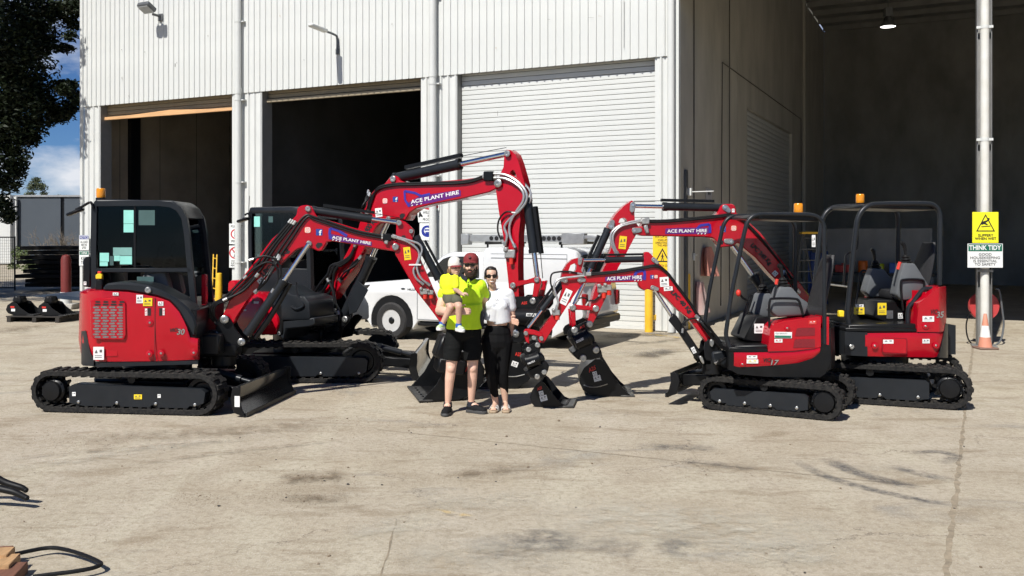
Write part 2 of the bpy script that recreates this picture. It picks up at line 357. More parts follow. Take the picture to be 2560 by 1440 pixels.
# openings, from the photograph
def fx(px, py=300): return FB.px(px, py, 0.03)[0]
D = [(fx(251), fx(580)), (fx(655), fx(1052)), (fx(1143), fx(1637))]
piers = [(LEND + 0.1, D[0][0]), (D[0][1], D[1][0]), (D[1][1], D[2][0]), (D[2][1], -0.16)]
for k, (a, c) in enumerate(piers):
    pb = MB(FB); pb.box(a, c, 0.05, 0.42, 0, CZ + 0.25); pb.build('pier_core', JAMB, WH)
    me_p = None; w = c - a; cnt = max(1, round((w - 0.05) / 0.19)); st = w / cnt
    for i in range(cnt):
        b = MB(FB); x0 = a + i * st
        pr = [(x0 + 0.004, 0.045), (x0 + 0.004, 0.03), (x0 + st * 0.62, 0.03), (x0 + st * 0.70, 0.004), (x0 + st * 0.86, 0.004), (x0 + st * 0.94, 0.03), (x0 + st - 0.003, 0.03), (x0 + st - 0.003, 0.045)]
        b.prism_z(pr, 0.02, CZ + 0.03); b.build('pier_sheet', WHT, WH, smooth=0)
# bay interiors
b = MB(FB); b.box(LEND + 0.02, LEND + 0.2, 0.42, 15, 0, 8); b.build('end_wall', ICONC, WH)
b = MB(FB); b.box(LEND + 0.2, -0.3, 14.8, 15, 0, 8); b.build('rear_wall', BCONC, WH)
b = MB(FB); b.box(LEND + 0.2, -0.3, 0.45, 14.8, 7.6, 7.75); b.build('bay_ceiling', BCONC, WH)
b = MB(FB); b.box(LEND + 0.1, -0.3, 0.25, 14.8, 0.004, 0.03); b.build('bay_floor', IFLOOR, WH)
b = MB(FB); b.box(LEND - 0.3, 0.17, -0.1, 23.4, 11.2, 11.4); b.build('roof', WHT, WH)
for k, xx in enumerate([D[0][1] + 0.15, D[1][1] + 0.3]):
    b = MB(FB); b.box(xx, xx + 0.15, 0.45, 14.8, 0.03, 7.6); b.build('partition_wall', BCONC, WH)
b = MB(FB)
for q in range(9): b.box(LEND + 0.203, LEND + 0.206, 1.2 + q * 1.55, 1.215 + q * 1.55, 0.05, 7.5)
b.build('panel_joints', BDEC, WH)
b = MB(FB); b.box(LEND + 0.21, LEND + 0.36, 1.5, 1.85, 0.03, 7.6); b.build('steel_column', BLK, WH)
# rolled-up curtains over the open bays
def slat_mesh(w, nm, m, h=0.111):
    fr = Frame(0, 0, math.degrees(math.atan2(HY, HX))); b = MB(fr)
    pr = [(0.008, 0.004), (-0.002, 0.009), (-0.004, 0.05), (-0.002, 0.101), (0.008, 0.107)]
    for xx in (0, w): b.add([(xx, y, z) for y, z in pr], [])
    b.f = [(i, i + 5, i + 6, i + 1) for i in range(4)]
    me = b.mesh(nm, smooth=50); me.materials.append(m); return me
for k in (0, 1):
    a, c = D[k]; me = slat_mesh(c - a - 0.01, 'curtain_slat', TAN)
    for i in range((4, 3)[k]):
        o = bpy.data.objects.new('curtain_slat', me); col.objects.link(o); o.parent = WH; o.location = FB.w((a + 0.005, 0.27, CZ + 0.02 - 0.111 * (i + 1) + 0.05)) - FB.o
b = MB(FB)
PINE = mat('pine_board', (0.62, 0.36, 0.17), 0.6, var=0.2, scale=3, stretch=(0.4, 0.4, 6))
a, c = D[0]; b.box(a + 0.01, c - 0.01, 0.16, 0.24, CZ - 0.40, CZ - 0.315); b.build('bottom_rail', PINE, WH, bevel=0.004)
b = MB(FB); mid = a + (c - a) * 0.52
b.prism([(a + 0.9, CZ - 0.317), (mid, CZ - 0.25), (c - 0.9, CZ - 0.317)], 0.17, 0.21); b.build('sagging_board', PINE, WH)
a, c = D[1]; b = MB(FB); b.box(a + 0.01, c - 0.01, 0.2, 0.26, CZ - 0.26, CZ - 0.18); b.build('bottom_rail', TAN, WH, bevel=0.004)
# closed roller door
a, c = D[2]; me = slat_mesh(c - a - 0.02, 'door_slat', SLAT)
z = 0.06
while z < CZ + 0.02:
    o = bpy.data.objects.new('door_slat', me); col.objects.link(o); o.parent = WH; o.location = FB.w((a + 0.01, 0.24, z)) - FB.o; z += 0.111
b = MB(FB); b.box(a + 0.01, c - 0.01, 0.22, 0.27, 0.004, 0.065); b.build('door_bottom_rail', SLAT, WH, bevel=0.004)
b = MB(FB); b.box(a, c, 0.30, 0.34, 0.03, CZ + 0.2); b.build('door_backing', JAMB, WH)
# downpipes with brackets
def downpipe(lx, zb, zt, r=0.085, ly=-0.13):
    b = MB(FB); b.cyl((lx, ly, zb), (lx, ly, zt), r, n=18); dp = b.build('downpipe', WHT, WH)
    for zz in (1.3, 3.4, 5.55, 7.6):
        if zb < zz < zt:
            b = MB(FB); b.cyl((lx, ly, zz - 0.025), (lx, ly, zz + 0.025), r + 0.008, n=18); b.box(lx - 0.02, lx + 0.16, ly + 0.02, 0.02, zz - 0.015, zz + 0.015); b.build('pipe_bracket', WHT, dp)
    b = MB(FB); b.cyl((lx, ly, 5.70), (lx, ly, 5.86), r + 0.010, n=18); b.build('pipe_collar', WHT, dp)
downpipe(fx(605), 0.02, 11, ly=-0.12); downpipe(fx(1090), 0.02, 11, ly=-0.12)
b = MB(FB); b.cyl((-0.11, -0.13, 0.02), (-0.11, -0.13, 11), 0.075, n=16); b.build('downpipe', WHT, WH)
# side wall under the canopy
def sx(px, py=300):
    d = ray(px, py); c0 = Vector((0, 0, CAM_H)); t = (0.0 - (c0 - FB.o).dot(FB.h)) / d.dot(FB.h); return (c0 + d * t - FB.o).dot(FB.l)
def sz(px, py):
    d = ray(px, py); c0 = Vector((0, 0, CAM_H)); t = (0.0 - (c0 - FB.o).dot(FB.h)) / d.dot(FB.h); return (c0 + d * t).z
S1, S2, S3 = sx(1844), sx(2008), sx(2060)
dr0, dr1 = sx(1868), sx(1980); dz = sz(1868, 268)
ROOFZ = 10.7
def side_box(y0, y1, z0, z1, nm='concrete_panel', m=CONC, x0=-0.18, x1=0.0):
    b = MB(FB); b.box(x0, x1, y0, y1, z0, z1); return b.build(nm, m, WH, bevel=0.004)
side_box(0.11, S1 - 0.012, 0.0, ROOFZ); side_box(S1 + 0.012, dr0, 0, ROOFZ); side_box(dr0, dr1, dz, ROOFZ); side_box(dr1, S2 - 0.012, 0, ROOFZ); side_box(S2 + 0.012, S3, 0, ROOFZ)
side_box(S2 - 0.14, S2 + 0.06, 0, ROOFZ, 'wall_post', CONC, 0.002, 0.10)
GSLAT = mat('grey_roller_slat', (0.50, 0.51, 0.50), 0.5, var=0.06)
frs = Frame(0, 0, math.degrees(math.atan2(HX, -HY)))
b = MB(frs); w = dr1 - dr0
pr = [(0.012, 0.004), (-0.010, 0.03), (-0.014, 0.07), (-0.010, 0.11), (0.012, 0.136)]
for xx in (0, w): b.add([(xx, y, z) for y, z in pr], [])
b.f = [(i, i + 5, i + 6, i + 1) for i in range(4)]
me = b.mesh('side_door_slat', smooth=50); me.materials.append(GSLAT)
z = 0.05
while z < dz:
    o = bpy.data.objects.new('side_door_slat', me); col.objects.link(o); o.parent = WH; o.location = FB.w((-0.10, dr0, z)) - FB.o; z += 0.14
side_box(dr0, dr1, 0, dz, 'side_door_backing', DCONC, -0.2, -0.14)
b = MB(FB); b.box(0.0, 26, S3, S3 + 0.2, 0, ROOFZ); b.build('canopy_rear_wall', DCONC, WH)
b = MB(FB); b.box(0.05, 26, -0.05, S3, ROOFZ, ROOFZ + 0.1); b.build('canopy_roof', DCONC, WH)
me = None
for i in range(15):
    y0 = 0.6 + i * 1.5
    if me is None:
        b = MB(Frame(0, 0, math.degrees(math.atan2(HY, HX)))); b.box(0, 25.8, -0.04, 0.04, -0.2, 0); me = b.mesh('purlin'); me.materials.append(DCONC)
    o = bpy.data.objects.new('purlin', me); col.objects.link(o); o.parent = WH; o.location = FB.w((0.1, y0, ROOFZ - 0.002)) - FB.o
b = MB(FB); b.box(0.1, 26, -0.12, -0.06, 6.95, 11.2); b.build('canopy_fascia', WHT, WH)
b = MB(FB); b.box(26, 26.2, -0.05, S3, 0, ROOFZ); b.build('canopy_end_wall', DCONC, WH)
# electrical conduits on the side wall
CON = mat('conduit_grey', (0.10, 0.095, 0.085), 0.6)
def conduit(pts):
    b = MB(FB); b.tube([(0.02, y, z) for y, z in pts], 0.014, n=6, sm=1); b.build('conduit', CON, WH)
conduit([(sx(1733), 0.3), (sx(1733), 10)])
conduit([(sx(1822), 0.3), (sx(1822), 10)])
conduit([(sx(1800, 500), 0.3), (sx(1804, 156), sz(1804, 156)), (sx(2001, 305), sz(1804, 156)), (sx(2003, 500), 0.4)])
# ---------------------------------------------------------------- canopy column with downpipe
cp = on_ground(2462, 868); cl = (cp - FB.o).dot(FB.h), (cp - FB.o).dot(FB.l)
CC = thing('canopy_column', tuple(cp), 'grey steel canopy column with a white round downpipe in front, right of the excavators', 'column')
fc = Frame(cp.x, cp.y, -20)
STEEL = mat('galvanised_steel', (0.27, 0.27, 0.26), 0.5, metal=0.3, var=0.15, scale=5)
b = MB(fc); b.box(-0.122, -0.110, 0.03, 0.22, 0, 7.2); b.box(0.110, 0.122, 0.03, 0.22, 0, 7.2); b.box(-0.110, 0.110, 0.13, 0.142, 0, 7.2); b.build('steel_section', STEEL, CC, bevel=0.003)
b = MB(fc); b.cyl((0, 0.02, 0.03), (0, 0.02, 7.2), 0.074, n=22); b.build('downpipe', mat('chalky_white_pipe', (0.70, 0.70, 0.66), 0.6, var=0.08, scale=3, c2=(0.60, 0.58, 0.51)), CC)
for zz in (1.35, 3.72, 5.75):
    b = MB(fc); b.cyl((0, 0.02, zz), (0, 0.02, zz + 0.06), 0.080, n=22); b.box(-0.135, 0.135, -0.02, 0.04, zz + 0.005, zz + 0.05); b.build('strap', WHT if zz > 2 else STEEL, CC)
b = MB(fc); b.box(-0.20, 0.20, -0.10, 0.28, 0.0, 0.03); b.build('base_plate', STEEL, CC, bevel=0.004)
# ---------------------------------------------------------------- excavator building blocks
kA = crop(60, 460, 2.4); k520 = crop(520, 490, 4); k800 = crop(800, 360, 4); k1180 = crop(1180, 680, 4)
k500 = crop(500, 720, 4); k1500 = crop(1500, 480, 4); k1660 = crop(1660, 760, 4); k2040 = crop(2040, 480, 3.2); k1280 = crop(1280, 480, 2.572)
def L2(fr, pts, ly): return [fr.px(a, b, ly) for a, b in pts]
def L3(fr, pts, ly): return [(*(lambda q: (q[0], ly, q[1]))(fr.px(a, b, ly)),) for a, b in pts]
def plate(fr, root, name, m, pts, y0, y1, trace=None, bevel=0.006, **kw):
    """a flat plate: outline in photograph pixels traced on the plane y = trace, from y0 to y1"""
    b = MB(fr); b.prism(L2(fr, pts, y0 if trace is None else trace), y0, y1)
    return b.build(name, m, root, bevel=bevel, **kw)
def pin(fr, root, p, ly, r=0.035, h=0.02, m=ZINC, name='pin', side=-1):
    x, z = fr.px(p[0], p[1], ly); b = MB(fr); b.lathe([(r, 0), (r, h * 0.7), (r * 0.8, h), (r * 0.35, h), (r * 0.3, h * 0.6)], (x, ly, z), (0, side, 0), n=16)
    return b.build(name, m, root)
def ram(fr, root, a, b_, ly, r, split=0.6, guard=True, flip=False):
    """hydraulic ram from pixel a (barrel end) to pixel b (rod end)"""
    pa, pb = (Vector(L3(fr, [q], ly)[0]) for q in (a, b_)); d = pb - pa; ps = pa + d * split
    g = MB(fr); g.cyl(pa, ps, r, n=16); g.cyl(ps - d.normalized() * 0.05, ps, r * 1.12, n=16); g.cyl(pa, pa + d.normalized() * 0.05, r * 1.1, n=16)
    br = g.build('ram_barrel', CHAR, root)
    g = MB(fr); g.cyl(ps, pb, r * 0.52, n=14); g.build('ram_rod', CHROME, root)
    g = MB(fr); up = Vector((0, 1, 0)).cross(d).normalized(); up = up if up.z > 0 else -up
    if guard:
        g.bar(pa + d * 0.12 + up * r * 1.6, ps + up * r * 1.6 + d * 0.02, r * 1.2, r * 0.7, up=up); g.bar(ps + up * r * 1.45, pb + up * r * 1.2, 0.008, 0.008, up=up); g.build('ram_guard', BLK, root)
    return br
def hose(fr, root, pts, lys, r=0.012, m=HOSE, name='hose', fit=True):
    if not isinstance(lys, (list, tuple)): lys = [lys] * len(pts)
    P = [Vector(L3(fr, [p], y)[0]) for p, y in zip(pts, lys)]
    g = MB(fr); g.tube(P, r, n=8, sm=5); h = g.build(name, m, root)
    if fit:
        for a, c in ((P[0], P[1]), (P[-1], P[-2])):
            g = MB(fr); d = (c - a).normalized(); g.cyl(a - d * 0.01, a + d * 0.045, r * 1.35, n=8); g.build('hose_fitting', ZINC, h)
    return h
def decal(fr, root, name, m, pts, ly, t=0.003):
    b = MB(fr); b.prism(L2(fr, pts, ly), ly - t, ly - 0.0005); return b.build(name, m, root, smooth=0)
def rect(x0, y0, x1, y1): return [(x0, y0), (x1, y0), (x1, y1), (x0, y1)]
def pxtext(fr, root, s, m, ll, lr, ul, ly, bold=0.0):
    w = [fr.w(L3(fr, [q], ly)[0]) for q in (ll, lr, ul)]
    return lettering(s, m, root, *w, bold=bold)
INK = mat('faded_ink', (0.10, 0.09, 0.09), 0.6)
def sticker(fr, root, c, w, h, ly, m=WDEC, rot=0.0, lines=2, ink=None):
    """warning sticker: coloured sheet with a small printed block and lines"""
    ca, sa = math.cos(rot), math.sin(rot); ink = ink or INK
    def R2(pts): return [(c[0] + a * ca - b * sa, c[1] + a * sa + b * ca) for a, b in pts]
    s = decal(fr, root, 'sticker', m, R2(rect(-w / 2, -h / 2, w / 2, h / 2)), ly, 0.002)
    g = MB(fr)
    g.prism(L2(fr, R2([(-w * 0.36, h * -0.02), (-w * 0.22, -h * 0.30), (-w * 0.08, h * -0.02)]), ly), ly - 0.0045, ly - 0.0025)
    for i in range(lines):
        yy = h * (0.15 + 0.14 * i); g.prism(L2(fr, R2(rect(-w * 0.36, yy, w * 0.30, yy + h * 0.035)), ly), ly - 0.0045, ly - 0.0025)
    g.prism(L2(fr, R2(rect(w * 0.10, -h * 0.28, w * 0.32, -h * 0.08)), ly), ly - 0.0045, ly - 0.0025)
    g.build('print', ink, s, smooth=0); return s
INSTA = mat('pink_orange_icon', (0.80, 0.10, 0.28), 0.4, c2=(0.85, 0.40, 0.10), scale=14)
FBB = mat('navy_icon', (0.02, 0.055, 0.28), 0.4)
def insta(fr, root, c, s, ly):
    a = []
    for k in range(16):
        t = 2 * math.pi * (k + 0.5) / 16; r = s / 2 / max(abs(math.cos(t)), abs(math.sin(t))) ** 0.75 * 0.97
        a.append((c[0] + r * math.cos(t), c[1] + r * math.sin(t)))
    d = decal(fr, root, 'icon', INSTA, a, ly, 0.002); g = MB(fr)
    cx, cz = fr.px(c[0], c[1], ly); u = abs(fr.px(c[0] + s, c[1], ly)[0] - cx)
    n = 16
    def band(f_in, f_out):
        vs_ = [(cx + f(t) * math.cos(t), ly - 0.0045, cz + f(t) * math.sin(t)) for f in (f_in, f_out) for t in [2 * math.pi * k / n for k in range(n)]]
        g.add(vs_, [(i, (i + 1) % n, (i + 1) % n + n, i + n) for i in range(n)])
    band(lambda t: u * 0.12, lambda t: u * 0.20)
    sq = lambda t, r: r / max(abs(math.cos(t)), abs(math.sin(t))) ** 0.8
    band(lambda t: sq(t, u * 0.30), lambda t: sq(t, u * 0.38))
    g.build('print', WDEC, d, smooth=0)
def fbook(fr, root, c, s, ly, mirror=False):
    d = decal(fr, root, 'icon', FBB, rect(c[0] - s / 2, c[1] - s / 2, c[0] + s / 2, c[1] + s / 2), ly, 0.002)
    pxtext(fr, d, 'f', WDEC, (c[0] - s * 0.05, c[1] + s * 0.5), (c[0] + s * 0.38, c[1] + s * 0.5), (c[0] - s * 0.05, c[1] - s * 0.36), ly - 0.0045, bold=0.03)
def hire_sign(fr, root, band, loop, ll, lr, ul, dots, ly):
    d = decal(fr, root, 'name_decal', PURP, band, ly, 0.002)
    g = MB(fr); P = [Vector(p) for p in L3(fr, loop, ly - 0.004)]
    for a, b in zip(P, P[1:]):
        e = (b - a).normalized(); nrm = Vector((-e.z, 0, e.x)) * 0.016
        g.add([a + nrm, b + nrm, b - nrm, a - nrm], [(0, 1, 2, 3)])
    g.build('digger_mark', BLUED, d, smooth=0)
    pxtext(fr, d, 'ACE PLANT HIRE', WDEC, ll, lr, ul, ly - 0.0055, bold=0.022)
    g = MB(fr)
    for c in dots: g.prism(L2(fr, [(c[0] - 2, c[1] + 1.6), (c[0] + 0.6, c[1] + 1.6), (c[0] + 2.6, c[1] - 1.6), (c[0], c[1] - 1.6)], ly), ly - 0.005, ly - 0.0045)
    g.build('dots', WDEC, d, smooth=0)
# ---- undercarriage
def track(root, fr, yc, W, L, H, sgn, lugs=46, rear_spr=True):
    """one rubber track: belt with lugs, side frame, sprocket, idler, rollers; sgn is the outer side"""
    t = 0.045; rl = 0.017; r = H / 2 - rl; st = L - 2 * (r + rl); zc = H / 2; tot = 2 * st + 2 * math.pi * r
    def P(s):
        s %= tot
        if s < st: return Vector((-st / 2 + s, 0, zc + r)), Vector((1, 0, 0)), Vector((0, 0, 1))
        s -= st
        if s < math.pi * r: a = math.pi / 2 - s / r; nn = Vector((math.cos(a), 0, math.sin(a))); return Vector((st / 2, 0, zc)) + nn * r, Vector((math.sin(a), 0, -math.cos(a))), nn
        s -= math.pi * r
        if s < st: return Vector((st / 2 - s, 0, zc - r)), Vector((-1, 0, 0)), Vector((0, 0, -1))
        s -= st; a = -math.pi / 2 - s / r; nn = Vector((math.cos(a), 0, math.sin(a))); return Vector((-st / 2, 0, zc)) + nn * r, Vector((math.sin(a), 0, -math.cos(a))), nn
    b = MB(fr); n = 92; rings = []
    for i in range(n + 1):
        p, d, nn = P(tot * i / n); y0, y1 = yc - W / 2, yc + W / 2
        q = Vector((p.x, 0, p.z)); sag = 0
        rings.append([(q + nn * 0.004 + Vector((0, y0, 0))), q + nn * 0.008 + Vector((0, y0 + 0.02, 0)), q + nn * 0.008 + Vector((0, y1 - 0.02, 0)), q + nn * 0.004 + Vector((0, y1, 0)), q - nn * t + Vector((0, y1, 0)), q - nn * t + Vector((0, y0, 0))])
    b.loft(rings, caps=False)
    for i in range(lugs):
        p, d, nn = P(tot * (i + 0.25) / lugs); y_ = Vector((0, 1, 0))
        for k in (-1, 1):
            dd = d * (0.5 * k * tot / lugs * 0.45)
            m_ = Matrix((d, y_, nn)).transposed()
            c = p + dd + nn * 0.012 + Vector((0, yc + k * W * 0.225, 0))
            w0, w1, hh, yy = tot / lugs * 0.30, tot / lugs * 0.20, rl + 0.006, W * 0.225
            vs_ = [c + d * a + y_ * e + nn * f for f, ww in ((-0.012, w0), (hh - 0.012, w1)) for a, e in ((-ww, -yy), (ww, -yy), (ww, yy), (-ww, yy))]
            b.add(vs_, [(0, 3, 2, 1), (4, 5, 6, 7), (0, 1, 5, 4), (1, 2, 6, 5), (2, 3, 7, 6), (3, 0, 4, 7)])
    for i in range(lugs):                                                  # inner drive teeth
        p, d, nn = P(tot * (i + 0.5) / lugs); c = p - nn * (t + 0.008) + Vector((0, yc, 0))
        b.obox(c, (tot / lugs * 0.4, W * 0.8, 0.02), base=Matrix((d, Vector((0, 1, 0)), nn)).transposed())
    tr = b.build('track', RUB, root, smooth=30)
    yo = yc + sgn * W * 0.40; yi = yc - sgn * W * 0.25
    xr = -st / 2; xf = st / 2; zlo, zhi = zc - r * 0.72, zc + r * 0.22
    x0, x1 = xr + r * 0.95, xf + r * 0.35
    prof_ = [(x0, zlo + 0.03), (x0, zhi), (x0 + 0.04, zhi + 0.03), (x1 - 0.05, zhi + 0.01), (x1, zhi - 0.03), (x1 - 0.02, zlo + 0.06), (x1 - 0.12, zlo + 0.02)]
    k = 4
    for i in range(k):
        xa = x1 - 0.16 - (x1 - x0 - 0.26) * i / (k - 1) * 0.98
        prof_ += [(xa + 0.05, zlo), (xa + 0.03, zlo + 0.025), (xa - 0.03, zlo + 0.025), (xa - 0.05, zlo)] if i < k - 1 else [(xa + 0.04, zlo)]
    b = MB(fr); b.prism(prof_, min(yo, yi), max(yo, yi)); tf = b.build('track_frame', CHAR, root, bevel=0.008)
    b = MB(fr)
    for i in range(4):
        xa = x0 + 0.12 + (x1 - x0 - 0.24) * i / 3
        b.cyl((xa, yc - W * 0.3, zc - r + t + 0.062), (xa, yc + W * 0.3, zc - r + t + 0.062), 0.058, n=18)
    b.build('track_rollers', BLK, root)
    for i in range(4):
        xa = x0 + 0.12 + (x1 - x0 - 0.24) * i / 3
        b = MB(fr); b.lathe([(0.018, 0), (0.018, 0.012), (0.010, 0.016)], (xa, yo, zlo + 0.045), (0, sgn, 0), n=8); b.build('bolt', ZINC, tf)
    b = MB(fr); b.cyl((0.05, yc - W * 0.2, zc + r * 0.62), (0.05, yc + W * 0.36, zc + r * 0.62), 0.045, n=16); b.build('top_roller', BLK, root)
    b = MB(fr); ns = 11; pr = []
    for i in range(ns * 4): a = 2 * math.pi * i / (ns * 4); rr = r - t - (0.005 if i % 4 < 2 else 0.05); pr.append((xr + rr * math.cos(a), zc + rr * math.sin(a)))
    b.prism(pr, yc - W * 0.12, yc + W * 0.12); b.build('sprocket', BLK, root, smooth=0)
    b = MB(fr); b.lathe([(0.14, -0.06), (0.14, 0), (0.115, 0.015), (0.105, 0.05), (0.02, 0.055)], (xr, yo - sgn * 0.03, zc), (0, sgn, 0), n=24); hub = b.build('drive_motor', BLK, root)
    b = MB(fr)
    for i in range(9): a = 2 * math.pi * i / 9; b.cyl((xr + 0.128 * math.cos(a), yo - sgn * 0.03, zc + 0.128 * math.sin(a)), (xr + 0.128 * math.cos(a), yo - sgn * 0.012, zc + 0.128 * math.sin(a)), 0.009, n=6)
    b.build('bolts', CHAR, hub)
    b = MB(fr); b.lathe([(r - t - 0.005, -W * 0.12), (r - t - 0.005, W * 0.12), (r - t - 0.05, W * 0.12), (r - t - 0.07, W * 0.03), (0.07, W * 0.03), (0.06, W * 0.1)], (xf, yc, zc), (0, sgn, 0), n=26); b.build('idler', BLK, root)
    return tf
def carbody(root, fr, w, L, z0, ztop, rr):
    b = MB(fr); b.box(-L * 0.26, L * 0.26, -w, w, z0 + 0.05, z0 + 0.26); b.box(-L * 0.30, -L * 0.16, -w * 1.3, w * 1.3, z0 + 0.06, z0 + 0.2); b.box(L * 0.16, L * 0.30, -w * 1.3, w * 1.3, z0 + 0.06, z0 + 0.2); b.build('car_body', BLK, root, bevel=0.02)
    b = MB(fr); b.lathe([(rr, z0 + 0.26), (rr, ztop - 0.04), (rr * 0.93, ztop)], (0, 0, 0), (0, 0, 1), n=36); b.build('slew_ring', BLK, root)
WORN_B = mat('scuffed_blade_edge', (0.05, 0.05, 0.048), 0.5, var=0.5, scale=14, c2=(0.012, 0.012, 0.012))
BLADEM = mat('gloss_black_blade', (0.008, 0.0085, 0.009), 0.16, var=0.2, scale=4, rvar=0.05)
def blade(root, fr, x, w, h, z0=0.0, arms=True, m=BLK, label_y=None):
    """dozer blade across the frame at x, curved face forward"""
    pr = [(0.10, 0.0), (0.035, 0.10), (0.0, 0.19), (-0.005, 0.27), (0.02, h), (0.0, h + 0.012), (-0.03, h), (-0.05, 0.27), (-0.045, 0.18), (-0.01, 0.09), (0.06, 0.0)]
    b = MB(fr); b.prism([(x + a, z0 + c) for a, c in pr], -w / 2 + 0.012, w / 2 - 0.012); bl = b.build('blade', BLADEM, root, smooth=50)
    for s in (-1, 1):
        b = MB(fr); e = [(0.09, 0.0), (0.045, 0.10), (0.02, 0.2), (0.03, h), (-0.06, h), (-0.09, 0.2), (-0.05, 0.05)]
        b.prism([(x + a, z0 + c) for a, c in e], s * w / 2 - 0.01, s * w / 2 + 0.01); b.build('blade_end_plate', m, bl, bevel=0.004)
    b = MB(fr); b.box(x + 0.085, x + 0.10, -w / 2 + 0.01, w / 2 - 0.01, z0 - 0.0, z0 + 0.05); b.build('wear_edge', WORN_B, bl)
    if arms:
        for s in (-1, 1):
            b = MB(fr); b.bar((x - 0.85, s * 0.2, z0 + 0.24), (x - 0.03, s * w * 0.22, z0 + 0.18), 0.07, 0.13); b.build('blade_arm', m, root, bevel=0.01)
        b = MB(fr); b.cyl((x - 0.6, 0, z0 + 0.38), (x - 0.3, 0, z0 + 0.30), 0.045, n=14); b.cyl((x - 0.3, 0, z0 + 0.30), (x - 0.05, 0, z0 + 0.24), 0.025, n=12); b.build('blade_ram', CHAR, root)
    return bl
def panel(root, fr, name, m, top, bot, yfn, thick=0.03, ncol=18, bevel=0, inward=1, tuck=0.0):
    """body panel between a top and a bottom outline (pixels), bent in plan along y = yfn(x)"""
    def solve(p):
        x, z = fr.px(p[0], p[1], yfn(0))
        for _ in range(3): x, z = fr.px(p[0], p[1], yfn(x))
        return x, z
    T = sorted(solve(p) for p in top); Bt = sorted(solve(p) for p in bot)
    def itp(A, x):
        if x <= A[0][0]: return A[0][1]
        for (a, c), (d, e) in zip(A, A[1:]):
            if x <= d: return c + (e - c) * (x - a) / max(d - a, 1e-6)
        return A[-1][1]
    x0 = min(T[0][0], Bt[0][0]); x1 = max(T[-1][0], Bt[-1][0])
    xs = sorted(set([x0 + (x1 - x0) * i / ncol for i in range(ncol + 1)] + [q[0] for q in T[1:-1]]))
    b = MB(fr); n = len(xs); vs_ = []
    J = 6 if tuck else 1; K = J + 3
    for x in xs:
        y = yfn(x); zb = itp(Bt, x); zt_ = max(itp(T, x), zb + 0.004)
        for j in range(J + 1): s = 1 - j / J; vs_.append((x, y + tuck * (max(0, s - 0.35) / 0.65) ** 2 + tuck * 0.5 * max(0, 0.25 - s) ** 2 * 8, zb + (zt_ - zb) * j / J))
        vs_ += [(x, y + thick * inward + tuck, zt_), (x, y + thick * inward + tuck, zb)]
    fs = []
    for i in range(n - 1):
        for k in range(K): fs.append((i * K + k, i * K + (k + 1) % K, (i + 1) * K + (k + 1) % K, (i + 1) * K + k))
    fs += [tuple(range(K)), tuple((n - 1) * K + k for k in range(K - 1, -1, -1))]
    b.add(vs_, fs); return b.build(name, m, root, bevel=bevel, smooth=35)
def beacon(root, fr, p):
    b = MB(fr); b.lathe([(0.06, 0), (0.06, 0.025), (0.05, 0.03)], p, n=18); bc = b.build('beacon_base', BLK, root)
    b = MB(fr); b.lathe([(0.05, 0.03), (0.054, 0.05), (0.052, 0.13), (0.045, 0.142), (0.01, 0.145)], p, n=18); b.build('beacon_lens', AMBER, bc)
WORN = mat('worn_steel_edge', (0.10, 0.098, 0.092), 0.45, metal=0.3, var=0.5, scale=18, c2=(0.02, 0.02, 0.02))
def bucket(root, fr, side, w, ly_near, curve_n, m=BLK, lip=None, teeth=False):
    """side: closed (x,z) outline of the cheek, starting at the lip tip, running round the back to the mouth top"""
    y0, y1 = ly_near, ly_near + w
    bk = None
    for y in (y0, y1 - 0.016):
        b = MB(fr); b.prism(side, y, y + 0.016); o = b.build('bucket_cheek', m, root, bevel=0.003); bk = bk or o
    back = side[:curve_n]; cx = sum(p[0] for p in side) / len(side); cz = sum(p[1] for p in side) / len(side)
    inn = [(p[0] + (cx - p[0]) * 0.05, p[1] + (cz - p[1]) * 0.05) for p in back]
    b = MB(fr); rings = [[(p[0], y0 + 0.016, p[1]), (p[0], y1 - 0.016, p[1]), (q[0], y1 - 0.016, q[1]), (q[0], y0 + 0.016, q[1])] for p, q in zip(back, inn)]
    b.loft(rings); b.build('bucket_shell', m, root, smooth=50)
    (ax, az), (bx, bz) = side[0], side[1]; d = Vector((ax - bx, 0, az - bz)).normalized()
    t0 = Vector((ax, 0, az)); b = MB(fr)
    b.bar(t0 + Vector((0, (y0 + y1) / 2, 0.008)) - d * 0.14, t0 + Vector((0, (y0 + y1) / 2, 0.008)) + d * 0.035, w + 0.03, 0.022); b.build('cutting_edge', WORN, root, bevel=0.004)
    b = MB(fr)
    for i in range(7):
        y = y0 + 0.04 + (w - 0.08) * i / 6; b.cyl(t0 - d * 0.05 + Vector((0, y, 0.018)), t0 - d * 0.05 + Vector((0, y, 0.03)), 0.014, n=8)
    tag(b.build('edge_bolts', BLK, root), kind='stuff')
    return bk
def seat_unit(root, fr, x, y, z, hooded=True):
    b = MB(fr); b.obox((x, y, z + 0.06), (0.46, 0.46, 0.12)); s = b.build('seat_cushion', SEAT, root, bevel=0.04, seg=2)
    rings = []
    for i in range(9):
        t = i / 8; zz = z + 0.08 + 0.62 * t; xx = x - 0.20 - 0.16 * t; wd = 0.23 - 0.09 * t ** 3; th = 0.07 - 0.02 * t
        rings.append([(xx + th * math.cos(a) * 0.9, y + wd * math.sin(a), zz + 0.02 * math.sin(a) ** 2) for a in [2 * math.pi * k / 14 for k in range(14)]])
    b = MB(fr); b.loft(rings); b.build('seat_back', SEAT, root, smooth=60)
